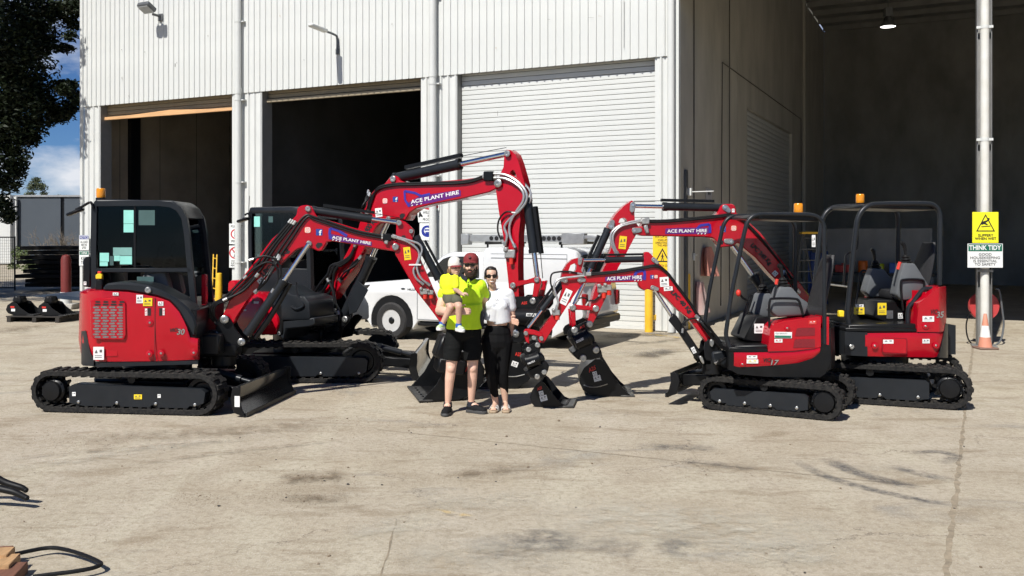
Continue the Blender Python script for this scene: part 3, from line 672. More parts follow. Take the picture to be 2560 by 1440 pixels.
def lever_console(root, fr, x, y, z, sgn=1, h=0.42):
    """grey console pod with rubber boot and joystick"""
    pr = [(-0.20, 0.0), (0.12, -0.02), (0.20, 0.06), (0.16, h * 0.55), (0.10, h), (-0.05, h * 0.98), (-0.16, h * 0.6), (-0.25, 0.14)]
    b = MB(fr); b.prism([(x + a, z + c) for a, c in pr], y - 0.09, y + 0.09); c = b.build('console', GPL, root, bevel=0.025, seg=2)
    b = MB(fr); b.lathe([(0.07, 0), (0.075, 0.02), (0.05, 0.035), (0.062, 0.05), (0.04, 0.07), (0.05, 0.085), (0.025, 0.11)], (x + 0.02, y, z + h * 0.97), (0.12, 0, 1), n=14); b.build('boot', HOSE, c)
    b = MB(fr); b.tube([(x + 0.03, y, z + h + 0.09), (x + 0.04, y, z + h + 0.17), (x + 0.055, y, z + h + 0.22), (x + 0.085, y, z + h + 0.245)], [0.014, 0.02, 0.026, 0.022], n=10); b.build('joystick', HOSE, c)
    return c
k1360 = crop(1360, 500, 4)
PANE = glass('tinted_cab_glass', (0.26, 0.31, 0.31))
WIND = glass('blue_windscreen', (0.26, 0.34, 0.44))
SILV = mat('braided_silver_hose', (0.52, 0.52, 0.52), 0.35, metal=0.7, var=0.15, scale=60)
REDCAP = mat('red_cap', (0.62, 0.035, 0.02), 0.5)
VALVE = mat('cast_valve', (0.42, 0.42, 0.40), 0.45, metal=0.6, var=0.2, scale=20)
TUBEM = CHAR
def cut(outer, hole):
    """outline with a hole, joined by a hairline slit at the nearest vertex"""
    i = min(range(len(outer)), key=lambda k: (outer[k][0] - hole[0][0]) ** 2 + (outer[k][1] - hole[0][1]) ** 2)
    A = sum(outer[k][0] * outer[(k + 1) % len(outer)][1] - outer[(k + 1) % len(outer)][0] * outer[k][1] for k in range(len(outer)))
    Hs = sum(hole[k][0] * hole[(k + 1) % len(hole)][1] - hole[(k + 1) % len(hole)][0] * hole[k][1] for k in range(len(hole)))
    h = list(hole) if A * Hs < 0 else [hole[0]] + list(hole[1:])[::-1]
    e = 0.05
    return outer[:i + 1] + h + [(h[0][0] + e, h[0][1] + e), (outer[i][0] + e, outer[i][1] + e)] + outer[i + 1:]
def valve_block(fr, root, p, ly, s=0.07):
    x, z = fr.px(p[0], p[1], ly); b = MB(fr); b.box(x - s, x + s, ly - 0.05, ly, z - s * 0.9, z + s * 0.6); b.box(x - s * 1.1, x - s * 0.3, ly - 0.07, ly, z + s * 0.2, z + s); v = b.build('quick_coupler', VALVE, root, bevel=0.012)
    b = MB(fr); b.cyl((x + s * 0.3, ly - 0.035, z - s * 0.9), (x + s * 0.3, ly - 0.035, z - s * 1.9), 0.028, n=10); b.build('coupler_cap', REDCAP, v)
def hitch(fr, root, plates, body, block, ly, w, cyl_px=None):
    """black quick hitch and tilt unit between stick and bucket"""
    for y in (ly, ly + w - 0.02):
        b = MB(fr); b.prism(L2(fr, plates, ly), y, y + 0.02); b.build('hitch_plate', BLK, root, bevel=0.004)
    b = MB(fr); b.prism(L2(fr, body, ly), ly + 0.03, ly + w - 0.03); b.build('tilt_body', BLK, root, bevel=0.02, seg=2)
    b = MB(fr); b.prism(L2(fr, block, ly), ly + 0.0, ly + w); b.build('bucket_hanger', BLK, root, bevel=0.012)
    if cyl_px:
        a, c, r = cyl_px; pa, pc = (Vector(L3(fr, [q], ly - 0.02)[0]) for q in (a, c)); b = MB(fr); b.cyl(pa, pc, r, n=18); b.cyl(pa, pa + (pc - pa) * 0.12, r * 1.12, n=18); b.cyl(pc, pc + (pa - pc) * 0.12, r * 1.12, n=18); b.build('tilt_actuator', BLK, root)
def uarc(R_, flat, rear=-1):
    def f(x):
        if x * rear > 0: return -min(flat, math.sqrt(max(R_ * R_ - x * x, 0.0025)))
        return -flat
    return f
def core(root, fr, R_, flat, x_front, z0, z1, rear=-1, m=BLK, y_far=None):
    y_far = flat if y_far is None else y_far; pts = []
    for k in range(19):
        a = math.pi / 2 + math.pi * k / 18; x = R_ * math.cos(a); y = R_ * math.sin(a); pts.append((x * (-rear), max(-flat, min(y_far, y))))
    pts += [(x_front * (-rear), -flat), (x_front * (-rear), y_far)]
    b = MB(fr); b.prism_z(pts, z0, z1); return b.build('body_core', m, root, bevel=0.015)
# ================================================================ front left machine: enclosed cab
T1 = Frame(-4.315, 11.15, -7); U1 = Frame(-4.33, 11.13, 5)
E1 = thing('mini_excavator', (T1.o.x, T1.o.y, 0), 'red mini excavator with closed black cab, nearest on the left, blade to the right', 'excavator', 'mini excavators parked in the yard')
for s in (-1, 1): track(E1, T1, s * 0.625, 0.30, 2.26, 0.485, s)
carbody(E1, T1, 0.42, 2.2, 0.08, 0.60, 0.40)
bx = T1.gpx(614, 1040)[0]; bl = blade(E1, T1, bx - 0.05, 1.55, 0.345)
xq = T1.px(605, 1000, -0.79)
b = MB(T1); b.box(bx - 0.085, bx - 0.025, -0.79, -0.7865, 0.12, 0.24); b.build('sticker', WDEC, bl)
sticker(T1, E1, (345, 992), 20, 12, -0.752, YDEC); sticker(T1, E1, (185, 985), 9, 10, -0.752, WDEC, lines=0); sticker(T1, E1, (398, 990), 8, 9, -0.752, WDEC, lines=0)
y1 = uarc(0.84, 0.75)
core(E1, U1, 0.80, 0.70, 0.66, 0.62, 1.18)
panel(E1, U1, 'side_cover', RED, kA([(378, 645), (470, 641), (620, 648), (740, 668), (800, 680), (870, 705), (900, 735), (930, 770), (955, 815), (975, 860), (995, 922), (1042, 930)]),
      kA([(378, 1045), (420, 1064), (600, 1068), (780, 1066), (1042, 1056)]), y1, 0.05, 26, tuck=0.035)
panel(E1, U1, 'skirt', CHAR, kA([(360, 1060), (420, 1068), (600, 1071), (1042, 1060)]), kA([(360, 1080), (420, 1096), (600, 1094), (1042, 1081)]), lambda x: y1(x) + 0.016, 0.06, 20)
panel(E1, U1, 'rear_corner', CHAR, kA([(340, 885), (362, 880), (372, 885), (384, 940), (395, 1000), (418, 1060)]), kA([(340, 1080), (350, 1090), (418, 1093)]), lambda x: y1(x) - 0.012, 0.05, 10)
# counterweight round the back
b = MB(U1); rings = []
for k in range(13):
    a = math.pi * 0.62 + math.pi * 0.80 * k / 12; c_, s_ = math.cos(a), math.sin(a)
    rings.append([(0.83 * c_, max(min(0.83 * s_, 0.74), -0.73), 0.66), (0.85 * c_, max(min(0.85 * s_, 0.74), -0.73), 0.80), (0.835 * c_, max(min(0.835 * s_, 0.74), -0.73), 1.36), (0.76 * c_, max(min(0.76 * s_, 0.7), -0.7), 1.40), (0.6 * c_, 0.6 * s_, 1.40), (0.6 * c_, 0.6 * s_, 0.66)])
b.loft(rings); b.build('counterweight', RED, E1)
plate(U1, E1, 'hood_cover', CHAR, kA([(470, 642), (476, 610), (500, 596), (560, 591), (640, 593), (740, 606), (830, 640), (920, 690), (985, 745), (1022, 800), (1036, 850), (1030, 916), (1006, 916), (985, 865), (955, 812), (930, 768), (900, 732), (868, 702), (800, 677), (740, 665), (620, 645)]), -0.735, -0.26, bevel=0.03)
decal(U1, E1, 'panel_gap', BDEC, kA([(784, 682), (788, 682), (788, 1064), (784, 1064)]), -0.7505, 0.002)
# raised grille panel with hexagonal slots
plate(U1, E1, 'grille_panel', RED, kA([(400, 700), (430, 688), (560, 684), (612, 712), (615, 905), (600, 935), (430, 932), (404, 915)]), -0.768, -0.745, trace=-0.75, bevel=0.008)
gm = mat('grille_mesh', (0.16, 0.15, 0.15), 0.6, var=0.4, scale=60)
for r_ in range(14):
    for c_ in range(4):
        x0 = 412 + c_ * 48 + (10 if r_ % 2 else 0); y0 = 702 + r_ * 16.2
        w_ = 40 if not (r_ % 2 and c_ == 3) else 28
        if r_ == 0: x0 += 14; w_ -= 6
        decal(U1, E1, 'grille_slot', gm if r_ > 1 else BDEC, kA([(x0, y0 + 5), (x0 + 6, y0), (x0 + w_ - 6, y0), (x0 + w_, y0 + 5), (x0 + w_ - 6, y0 + 11), (x0 + 6, y0 + 11)]), -0.7685, 0.002)
for p in [(755, 832), (752, 1020), (822, 1016), (1018, 1012)]:
    pp = kA([p])[0]; pin(U1, E1, pp, -0.751, 0.038, 0.012, RED, 'latch'); pin(U1, E1, pp, -0.762, 0.012, 0.008, ZINC, 'lock')
for p, s in [((550, 660), (34, 18)), ((694, 690), (40, 50)), ((820, 718), (32, 26)), ((448, 1016), (64, 78)), ((733, 768), (14, 42)), ((838, 766), (12, 42))]:
    sticker(U1, E1, kA([p])[0], s[0] / 2.4, s[1] / 2.4, -0.7515, WDEC, ink=RDEC if s[0] < 20 else None)
sticker(U1, E1, kA([(742, 708)])[0], 23, 20, -0.7545, YDEC)
for p in ((752, 768), (820, 768)): decal(U1, E1, 'handle_recess', BDEC, kA(rect(p[0] - 9, p[1] - 24, p[0] + 9, p[1] + 22)), -0.751, 0.002)
BADGE = mat('badge_grey', (0.40, 0.38, 0.36), 0.3, metal=0.5)
def badge(fr, root, num, ll, ul, lr, ly, ll2, lr2, ul2):
    pxtext(fr, root, 'ViO', BDEC, ll, lr, ul, ly, 0.03); pxtext(fr, root, num, BDEC, (ll2[0] - 0.7, ll2[1] + 0.7), (lr2[0] + 0.7, lr2[1] + 0.7), (ul2[0] - 0.7, ul2[1] - 0.7), ly, 0.05); pxtext(fr, root, num, BADGE, ll2, lr2, ul2, ly - 0.002, 0.02)
badge(U1, E1, '30', (422, 831), (425, 821), (443, 829), -0.7525, (442, 837), (460, 837), (445, 822))
# cab
def bars(fr, root, pts, ly, w, h, m=CHAR, name='cab_post', sm=1):
    P = [Vector((x, ly, z)) for x, z in pts]; b = MB(fr)
    Q = smooth_path(P, sm) if sm > 1 else P
    rings = []
    for i, p in enumerate(Q):
        d = (Q[min(i + 1, len(Q) - 1)] - Q[max(i - 1, 0)]).normalized(); nn = Vector((-d.z, 0, d.x))
        rings.append([p + nn * w / 2 + Vector((0, -h / 2, 0)), p - nn * w / 2 + Vector((0, -h / 2, 0)), p - nn * w / 2 + Vector((0, h / 2, 0)), p + nn * w / 2 + Vector((0, h / 2, 0))])
    b.loft(rings); return b.build(name, m, root, bevel=0.008)
cab_px = kA([(420, 660), (418, 400), (422, 135), (432, 118), (600, 116), (800, 116), (880, 124), (930, 150), (962, 205), (978, 300), (988, 420), (1002, 560), (1016, 700), (1030, 880)])
cp2 = L2(U1, cab_px, -0.27)
for ly in (-0.25, 0.58): bars(U1, E1, cp2, ly, 0.065, 0.07, name='cab_frame')
roof = [(cp2[2][0] - 0.03, cp2[3][1] + 0.0), (cp2[3][0], cp2[3][1] + 0.055), (cp2[6][0] + 0.02, cp2[6][1] + 0.05), (cp2[7][0] + 0.015, cp2[7][1] + 0.035), (cp2[8][0] + 0.03, cp2[8][1]), (cp2[8][0] - 0.03, cp2[8][1]), (cp2[6][0], cp2[6][1] - 0.02), (cp2[3][0], cp2[3][1] - 0.02)]
b = MB(U1); b.prism(roof, -0.27, 0.61); b.build('cab_roof', CHAR, E1, bevel=0.025, seg=2)
xr_, zr_ = cp2[1]; xf_, zf_ = cp2[10]
for z_, nm in ((U1.px(*kA([(700, 517)])[0], -0.25)[1], 'waist_rail'),):
    b = MB(U1); b.box(xr_, cp2[11][0], -0.285, -0.22, z_ - 0.025, z_ + 0.025); b.build(nm, CHAR, E1, bevel=0.006)
    b = MB(U1); b.box(xr_, cp2[11][0], 0.54, 0.61, z_ - 0.025, z_ + 0.025); b.build(nm, CHAR, E1, bevel=0.006)
b = MB(U1); xm_ = U1.px(*kA([(667, 300)])[0], -0.25)[0]; b.box(xm_ - 0.012, xm_ + 0.012, -0.268, -0.252, z_, cp2[5][1] - 0.03); b.build('window_divider', BLK, E1)
inn = [(x, z) for x, z in cp2]
b = MB(U1); b.prism(inn[1:12], -0.256, -0.250); b.build('side_window', PANE, E1, smooth=0)
b = MB(U1); b.prism(inn[1:12], 0.58, 0.586); b.build('side_window', PANE, E1, smooth=0)
b = MB(U1); wr = [[(x - 0.012, -0.22, z), (x - 0.012, 0.55, z), (x - 0.006, 0.55, z), (x - 0.006, -0.22, z)] for x, z in cp2[7:12]]; b.loft(wr); b.build('windscreen', PANE, E1)
b = MB(U1); b.box(xr_ - 0.01, xr_ - 0.004, -0.22, 0.55, 1.3, cp2[3][1]); b.build('rear_window', PANE, E1, smooth=0)
b = MB(U1); b.box(xr_ - 0.03, xr_ + 0.02, -0.27, 0.60, 1.2, 1.62); b.build('cab_rear_panel', BLK, E1, bevel=0.01)
b = MB(U1); b.box(cp2[12][0] - 0.04, cp2[13][0] + 0.02, -0.24, 0.58, 0.72, 1.12); b.build('cab_front_panel', BLK, E1, bevel=0.02)
b = MB(U1); b.box(cp2[12][0] + 0.02, cp2[13][0] + 0.05, 0.02, 0.12, 0.85, 1.55); b.build('front_light_guard', RED, E1, bevel=0.01)
seat_unit(E1, U1, -0.28, 0.22, 1.20); lever_console(E1, U1, 0.02, -0.05, 1.25); lever_console(E1, U1, 0.02, 0.48, 1.25)
DIMC = mat('dull_green_film', (0.055, 0.11, 0.105), 0.5)
for x0, yy0, x1, yy1, m_ in [(598, 157, 665, 237, CYAN), (598, 239, 665, 290, CYAN), (688, 157, 785, 247, DIMC), (535, 381, 648, 429, mat('grey_green_film', (0.20, 0.40, 0.36), 0.5)), (455, 413, 510, 466, CYAN), (455, 468, 503, 492, CYAN), (515, 432, 537, 488, DIMC), (540, 430, 575, 462, CYAN), (576, 432, 648, 482, CYAN), (678, 556, 778, 586, DIMC)]:
    decal(U1, E1, 'window_film', m_, kA(rect(x0, yy0, x1, yy1)), -0.2575, 0.002)
bp_ = L3(U1, kA([(462, 97)]), -0.05)[0]; beacon(E1, U1, (bp_[0], -0.05, cp2[3][1] + 0.05))
hose(U1, E1, kA([(415, 150), (400, 110), (350, 135), (310, 155)]), -0.3, 0.016, BLK, 'mirror_arm', fit=False)
b = MB(U1); mx_, mz_ = U1.px(*kA([(308, 168)])[0], -0.3); b.obox((mx_, -0.3, mz_), (0.20, 0.10, 0.035), (0, R(-22), 0)); b.build('mirror', BLK, E1, bevel=0.014)
plate(U1, E1, 'rear_box', BLK, kA([(352, 452), (372, 436), (400, 436), (400, 622), (350, 615)]), -0.30, 0.1, bevel=0.015)
sticker(U1, E1, kA([(366, 596)])[0], 7, 9, -0.302, WDEC, lines=0)
plate(U1, E1, 'isolator_box', BLK, kA([(428, 572), (468, 572), (470, 636), (426, 636)]), -0.50, -0.42, bevel=0.008)
plate(U1, E1, 'isolator_tag', YDEC, kA([(428, 548), (440, 538), (460, 538), (468, 548), (467, 570), (429, 570)]), -0.495, -0.44, bevel=0.006)
plate(U1, E1, 'isolator_key', REDCAP, kA([(440, 537), (440, 524), (462, 524), (462, 537)]), -0.485, -0.45, bevel=0.004)
pin(U1, E1, kA([(745, 636)])[0], -0.74, 0.035, 0.02, ZINC, 'filler_cap')
# boom foot and swing bracket
b = MB(U1); b.box(0.55, 1.0, -0.16, 0.16, 0.56, 0.72); b.build('swing_post', BLK, E1, bevel=0.02)
bracket = k500([(180, 340), (200, 290), (240, 268), (290, 290), (325, 350), (345, 400), (400, 470), (455, 525), (455, 560), (410, 580), (350, 625), (250, 625), (235, 560), (215, 480), (150, 420)])
for y in (-0.13, 0.10): plate(U1, E1, 'swing_bracket', BLK, bracket, y, y + 0.03, trace=-0.13, bevel=0.006)
g = MB(U1); sp = U1.px(*k500([(240, 665)])[0], 0); g.cyl((sp[0], 0, sp[1] - 0.13), (sp[0], 0, sp[1] + 0.11), 0.15, n=24); g.build('swing_pivot', BLK, E1, bevel=0.01)
BA = k520([(150, 1190), (230, 1000), (330, 830), (480, 640), (640, 430), (800, 280), (885, 190), (895, 120), (930, 95), (990, 90), (1040, 105), (1058, 150), (1095, 212), (1270, 262), (1480, 325), (1700, 385), (1790, 430), (1870, 440), (1925, 490), (1915, 535), (1880, 558), (1650, 522), (1450, 484), (1250, 454), (1190, 460), (1165, 502), (1140, 548), (1095, 551), (1040, 525), (960, 512), (900, 530), (870, 548), (730, 678), (540, 872), (400, 1040), (290, 1210), (250, 1290), (190, 1290), (130, 1250)])
plate(U1, E1, 'boom', RED, BA, -0.09, 0.09, bevel=0.012)
SA = k520([(1885, 255), (1925, 238), (1975, 258), (2035, 310), (2065, 350), (2055, 390), (2045, 440), (2080, 520), (2150, 690), (2230, 870), (2300, 1030), (2380, 1200), (2410, 1290), (2360, 1300), (2320, 1262), (2200, 1100), (2080, 950), (1950, 720), (1870, 580), (1876, 500), (1880, 400)])
plate(U1, E1, 'stick', RED, SA, -0.075, 0.075, bevel=0.010)
for p, r_ in [((165, 1235), 0.05), ((1000, 128), 0.035), ((1010, 475), 0.035), ((1875, 508), 0.042), ((1910, 268), 0.034), ((2032, 352), 0.028), ((415, 1300), 0.0)]:
    if r_: pin(U1, E1, k520([p])[0], -0.165 if p[0] == 165 else -0.092, r_, 0.022)
pin(U1, E1, k500([(415, 540)])[0], -0.132, 0.045, 0.02)
decal(U1, E1, 'stiffener_hole', BDEC, k520([(1075, 490), (1100, 465), (1140, 470), (1145, 490), (1105, 525), (1085, 515)]), -0.0915)
decal(U1, E1, 'stick_hole', BDEC, k520([(1930, 410), (1945, 392), (1970, 395), (1980, 415), (1970, 438), (1940, 440)]), -0.0775)
ram(U1, E1, k520([(1040, 145)])[0], k520([(1905, 268)])[0], 0, 0.052, 0.69)
ram(U1, E1, k520([(390, 1385)])[0], k520([(1005, 480)])[0], -0.13, 0.055, 0.60, guard=False)
g = MB(U1); g.tube(L3(U1, k520([(470, 1420), (640, 1180), (820, 870)]), -0.10), 0.035, n=10); g.build('ram_shield', BLK, E1)
ram(U1, E1, k520([(2075, 400)])[0], k520([(2400, 1000)])[0], -0.02, 0.048, 0.72)
for off in (0, 26): hose(U1, E1, k520([(650 + off, 640 + off), (800 + off, 420 + off), (960 + off, 205 + off * 0.5), (1080, 215 + off), (1480, 345 + off), (1770, 400 + off)]), -0.105, 0.013)
for k, off in enumerate((0, 22, 44)):
    hose(U1, E1, k520([(90 + off, 1280), (20 + off, 1200), (40 + off, 1090), (170 + off, 1010 + off * 0.5), (330 + off, 850 + off), (480 + off, 690 + off), (640 + off, 470 + off * 0.6), (830 + off, 240 + off * 0.4)]), [-0.05, -0.1, -0.13, -0.14, -0.14, -0.14, -0.12, -0.1], 0.015)
hose(U1, E1, k520([(360, 820), (470, 720), (600, 660), (690, 720), (700, 850), (640, 960)]), -0.16, 0.014)
hose(U1, E1, k520([(420, 640), (560, 600), (680, 640), (735, 760), (690, 900)]), -0.14, 0.013)
hose(U1, E1, k520([(160, 1040), (330, 960), (420, 880), (500, 780)]), -0.15, 0.016)
for pts in ([(1835, 405), (1980, 450), (2075, 510), (2112, 580), (2090, 670), (2055, 740), (2080, 820), (2150, 880)], [(1850, 395), (2020, 445), (2110, 480), (2140, 540), (2110, 640), (2090, 720), (2130, 820), (2215, 890)]):
    hose(U1, E1, k520(pts), -0.11, 0.013, SILV, 'braided_hose')
g = MB(U1); vx, vz = U1.px(*k520([(1790, 400)])[0], -0.1); g.box(vx - 0.05, vx + 0.05, -0.14, -0.08, vz - 0.06, vz + 0.03); g.build('stop_valve', BLK, E1, bevel=0.01)
g = MB(U1); vx, vz = U1.px(*k520([(1785, 445)])[0], -0.1); g.obox((vx, -0.12, vz), (0.05, 0.03, 0.09), (0, R(10), 0)); g.build('valve_handle', VALVE, E1, bevel=0.01)
valve_block(U1, E1, k520([(2160, 950)])[0], -0.08, 0.05); valve_block(U1, E1, k520([(2225, 960)])[0], -0.08, 0.04)
decal(U1, E1, 'hose_clamp', WDEC, k520(rect(2010, 680, 2130, 694)), -0.125, 0.01)
sticker(U1, E1, k520([(1992, 575)])[0], 17, 32, -0.0765, YDEC, R(-6)); sticker(U1, E1, k520([(530, 850)])[0], 16, 14, -0.0915, WDEC, R(-40))
hire_sign(U1, E1, k520([(1205, 372), (1240, 380), (1640, 462), (1636, 500), (1330, 455), (1205, 432)]), k520([(1236, 430), (1214, 380), (1222, 322), (1300, 345), (1390, 400)]), k520([(1238, 425)])[0], k520([(1626, 488)])[0], k520([(1242, 396)])[0], k520([(1250, 437), (1283, 443), (1318, 449)]), -0.091)
insta(U1, E1, k520([(997, 340)])[0], 16, -0.091); fbook(U1, E1, k520([(1112, 362)])[0], 16, -0.091)
pxtext(U1, E1, 'LPC 140 Kg', BDEC, k520([(568, 822)])[0], k520([(828, 556)])[0], k520([(520, 775)])[0], -0.0925, 0.06)
# link and bucket behind the man
plate(U1, E1, 'bucket_link', RED, k520([(2270, 1150), (2290, 1125), (2330, 1120), (2420, 1180), (2420, 1230), (2330, 1200), (2290, 1190)]), -0.10, -0.07, bevel=0.006); pin(U1, E1, k520([(2312, 1155)])[0], -0.1, 0.03)
hb = at_depth(1120, 880, 11.2); g = MB(); g.obox((hb.x, hb.y, hb.z + 0.05), (0.30, 0.30, 0.30), (0, R(20), R(14))); g.build('tilt_body', BLK, E1, bevel=0.03)
g = MB(); g.obox((hb.x + 0.02, hb.y, hb.z - 0.16), (0.34, 0.34, 0.18), (0, R(10), R(14))); g.build('bucket_hanger', BLK, E1, bevel=0.02)
BK1 = Frame(-0.72, 11.72, 194)
sideA = [(0.52, 0.02), (0.30, 0.015), (0.05, 0.02), (-0.14, 0.09), (-0.25, 0.22), (-0.27, 0.38), (-0.20, 0.52), (-0.05, 0.60), (0.12, 0.60), (0.20, 0.45), (0.33, 0.22)]
bucket(E1, BK1, sideA, 1.04, -0.52, 9)
lb = BK1; w0 = [lb.w((-0.02, 0.525, 0.36)), lb.w((-0.17, 0.525, 0.36)), lb.w((-0.02, 0.525, 0.43))]
lettering('A25', RDEC, E1, w0[0], w0[1], w0[2], bold=0.03)
# ================================================================ back left machine: enclosed cab, tallest boom
T2 = Frame(-3.05, 13.50, 0); U2 = Frame(-3.05, 13.50, -26)
E2 = thing('mini_excavator', (T2.o.x, T2.o.y, 0), 'largest red mini excavator with closed cab and tallest boom, behind the front left one', 'excavator', 'mini excavators parked in the yard')
for s in (-1, 1): track(E2, T2, s * 0.80, 0.36, 2.52, 0.56, s)
carbody(E2, T2, 0.5, 2.5, 0.1, 0.66, 0.46)
blx = T2.gpx(1046, 950)[0]; blade(E2, T2, blx - 0.02, 1.80, 0.40)
core(E2, U2, 0.92, 0.86, 0.30, 0.66, 1.08, y_far=0.55)
plate(U2, E2, 'engine_hood', RED, k520([(150, 1390), (150, 1180), (200, 1080), (330, 960), (470, 970), (560, 1040), (640, 1140), (690, 1210), (700, 1280), (660, 1390)]), -0.90, -0.55, bevel=0.03, seg=2)
plate(U2, E2, 'hood_corner', RED, k520([(190, 960), (195, 860), (240, 838), (280, 870), (280, 960)]), -0.7, -0.3, bevel=0.02)
plate(U2, E2, 'tank_cover', CHAR, k520([(560, 1040), (600, 960), (700, 900), (830, 980), (960, 1000), (1010, 1060), (1020, 1240), (700, 1250), (690, 1200), (640, 1130)]), -0.86, -0.3, bevel=0.04, seg=2)
plate(U2, E2, 'front_step', CHAR, k520([(700, 1260), (1060, 1215), (1065, 1290), (1000, 1310), (780, 1330), (760, 1440), (700, 1400), (680, 1330)]), -0.84, -0.3, bevel=0.015)
pin(U2, E2, k520([(716, 1372)])[0], -0.842, 0.03, 0.02)
sticker(U2, E2, k520([(482, 1064)])[0], 12, 5, -0.902, WDEC, lines=1); sticker(U2, E2, k520([(362, 1140)])[0], 10, 4, -0.902, WDEC, lines=1)
decal(U2, E2, 'handle_recess', BDEC, k520(rect(444, 1022, 458, 1078)), -0.901)
c2px = k520([(440, 1000), (428, 700), (424, 300), (428, 170), (440, 152), (640, 146), (840, 146), (940, 160), (985, 230), (1000, 330), (1010, 560), (1020, 900), (1025, 1060)])
c2 = L2(U2, c2px, -0.15)
for ly in (-0.13, 0.62): bars(U2, E2, c2, ly, 0.07, 0.08, name='cab_frame')
roof = [(c2[3][0] - 0.03, c2[4][1] - 0.02), (c2[4][0] - 0.02, c2[4][1] + 0.06), (c2[6][0], c2[6][1] + 0.06), (c2[7][0] + 0.02, c2[7][1] + 0.05), (c2[8][0] + 0.03, c2[8][1]), (c2[8][0] - 0.05, c2[8][1]), (c2[6][0], c2[6][1] - 0.03), (c2[4][0], c2[4][1] - 0.03)]
b = MB(U2); b.prism(roof, -0.18, 0.67); b.build('cab_roof', CHAR, E2, bevel=0.025, seg=2)
b = MB(U2); b.prism(c2[1:11], -0.135, -0.130); b.build('side_window', PANE, E2, smooth=0)
b = MB(U2); b.prism(c2[1:11], 0.62, 0.626); b.build('side_window', PANE, E2, smooth=0)
b = MB(U2); b.loft([[(x - 0.012, -0.1, z), (x - 0.012, 0.59, z), (x - 0.006, 0.59, z), (x - 0.006, -0.1, z)] for x, z in c2[7:12]]); b.build('windscreen', WIND, E2)
zlow = U2.px(*k520([(700, 720)])[0], -0.13)[1]
b = MB(U2); b.box(c2[1][0], c2[11][0] - 0.03, -0.125, -0.09, 0.9, zlow); b.build('cab_side_panel', CHAR, E2, bevel=0.01)
b = MB(U2); b.box(c2[1][0] - 0.05, c2[1][0] + 0.02, -0.15, 0.64, 0.9, zlow + 0.12); b.build('cab_rear_panel', BLK, E2, bevel=0.01)
b = MB(U2); b.box(c2[11][0] - 0.05, c2[11][0] + 0.0, -0.12, 0.60, 0.85, 1.20); b.build('cab_front_panel', CHAR, E2, bevel=0.01)
seat_unit(E2, U2, c2[1][0] + 0.45, 0.33, 1.25)
for x0, yy0, x1, yy1, m_ in [(462, 205, 520, 308, CYAN), (606, 204, 650, 264, DIMC), (494, 585, 524, 622, DIMC)]: decal(U2, E2, 'window_film', m_, k520(rect(x0, yy0, x1, yy1)), -0.1365, 0.002)
hose(U2, E2, k520([(420, 210), (400, 175), (370, 190)]), -0.2, 0.014, BLK, 'mirror_arm', fit=False)
b = MB(U2); mx_, mz_ = U2.px(*k520([(352, 240)])[0], -0.2); b.obox((mx_, -0.2, mz_), (0.20, 0.10, 0.04), (0, R(-15), 0)); b.build('mirror', BLK, E2, bevel=0.014)
hose(U2, E2, k520([(405, 180), (410, 90), (415, 0)]), -0.2, 0.004, BLK, 'aerial', fit=False)
hose(U2, E2, k520([(830, 1100), (880, 1130), (940, 1110), (950, 1080), (890, 980), (880, 860)]), -0.88, 0.014, CHAR, 'handrail', fit=False)
# swing bracket, boom, stick
for y in (-0.16, 0.12): plate(U2, E2, 'swing_bracket', CHAR, k500([(1215, 140), (1235, 85), (1270, 65), (1320, 85), (1350, 140), (1390, 220), (1400, 300), (1395, 420), (1340, 440), (1250, 430), (1220, 240)]), y, y + 0.04, trace=-0.16, bevel=0.008)
for y in (-0.16, 0.12): plate(U2, E2, 'bracket_cheek', BLK, k500([(1390, 330), (1420, 285), (1460, 275), (1500, 300), (1490, 330), (1430, 400), (1400, 500), (1300, 520), (1230, 500), (1230, 440), (1390, 430)]), y, y + 0.03, trace=-0.16, bevel=0.008)
g = MB(U2); sp = U2.px(*k500([(1300, 440)])[0], 0); g.cyl((sp[0], 0, sp[1] - 0.14), (sp[0], 0, sp[1] + 0.06), 0.17, n=24); g.build('swing_pivot', BLK, E2, bevel=0.01)
b = MB(U2); b.box(0.4, sp[0], -0.2, 0.2, sp[1] - 0.16, sp[1] + 0.1); b.build('swing_post', BLK, E2, bevel=0.02)
plate(U2, E2, 'valve_cover', CHAR, k500([(1090, 250), (1240, 240), (1260, 400), (1140, 400)]), -0.4, -0.1, bevel=0.02)
BB = k800([(60, 1565), (25, 1520), (50, 1440), (130, 1330), (250, 1110), (360, 900), (420, 700), (480, 540), (540, 460), (640, 400), (665, 370), (700, 325), (740, 315), (775, 330), (790, 365), (860, 385), (1100, 380), (1450, 352), (1600, 330), (1700, 320), (1790, 360), (1818, 395), (1792, 432), (1690, 482), (1400, 552), (1120, 602), (960, 645), (895, 690), (850, 765), (790, 745), (690, 755), (620, 770), (560, 830), (420, 1090), (330, 1250), (190, 1440), (120, 1560)])
plate(U2, E2, 'boom', RED, BB, -0.11, 0.11, bevel=0.012)
SBo = k800([(1845, 85), (1865, 58), (1905, 60), (1955, 105), (1988, 190), (2020, 300), (2050, 410), (2030, 530), (1992, 620), (2003, 760), (1988, 900), (1980, 1200), (1985, 1440), (1990, 1535), (1912, 1535), (1890, 1440), (1862, 1180), (1838, 950), (1792, 700), (1760, 470), (1772, 400), (1802, 300), (1835, 230)])
SBh = k800([(1962, 310), (1965, 335), (1945, 325), (1900, 300), (1905, 275), (1925, 258), (1945, 265)])
plate(U2, E2, 'stick', RED, cut(SBo, SBh), -0.085, 0.085, bevel=0)
for p, r_ in [((733, 350), 0.045), ((1782, 392), 0.055), ((1875, 96), 0.042), ((686, 748), 0.035), ((1932, 1415), 0.04), ((2172, 1358), 0.036)]: pin(U2, E2, k800([p])[0], -0.113, r_, 0.024)
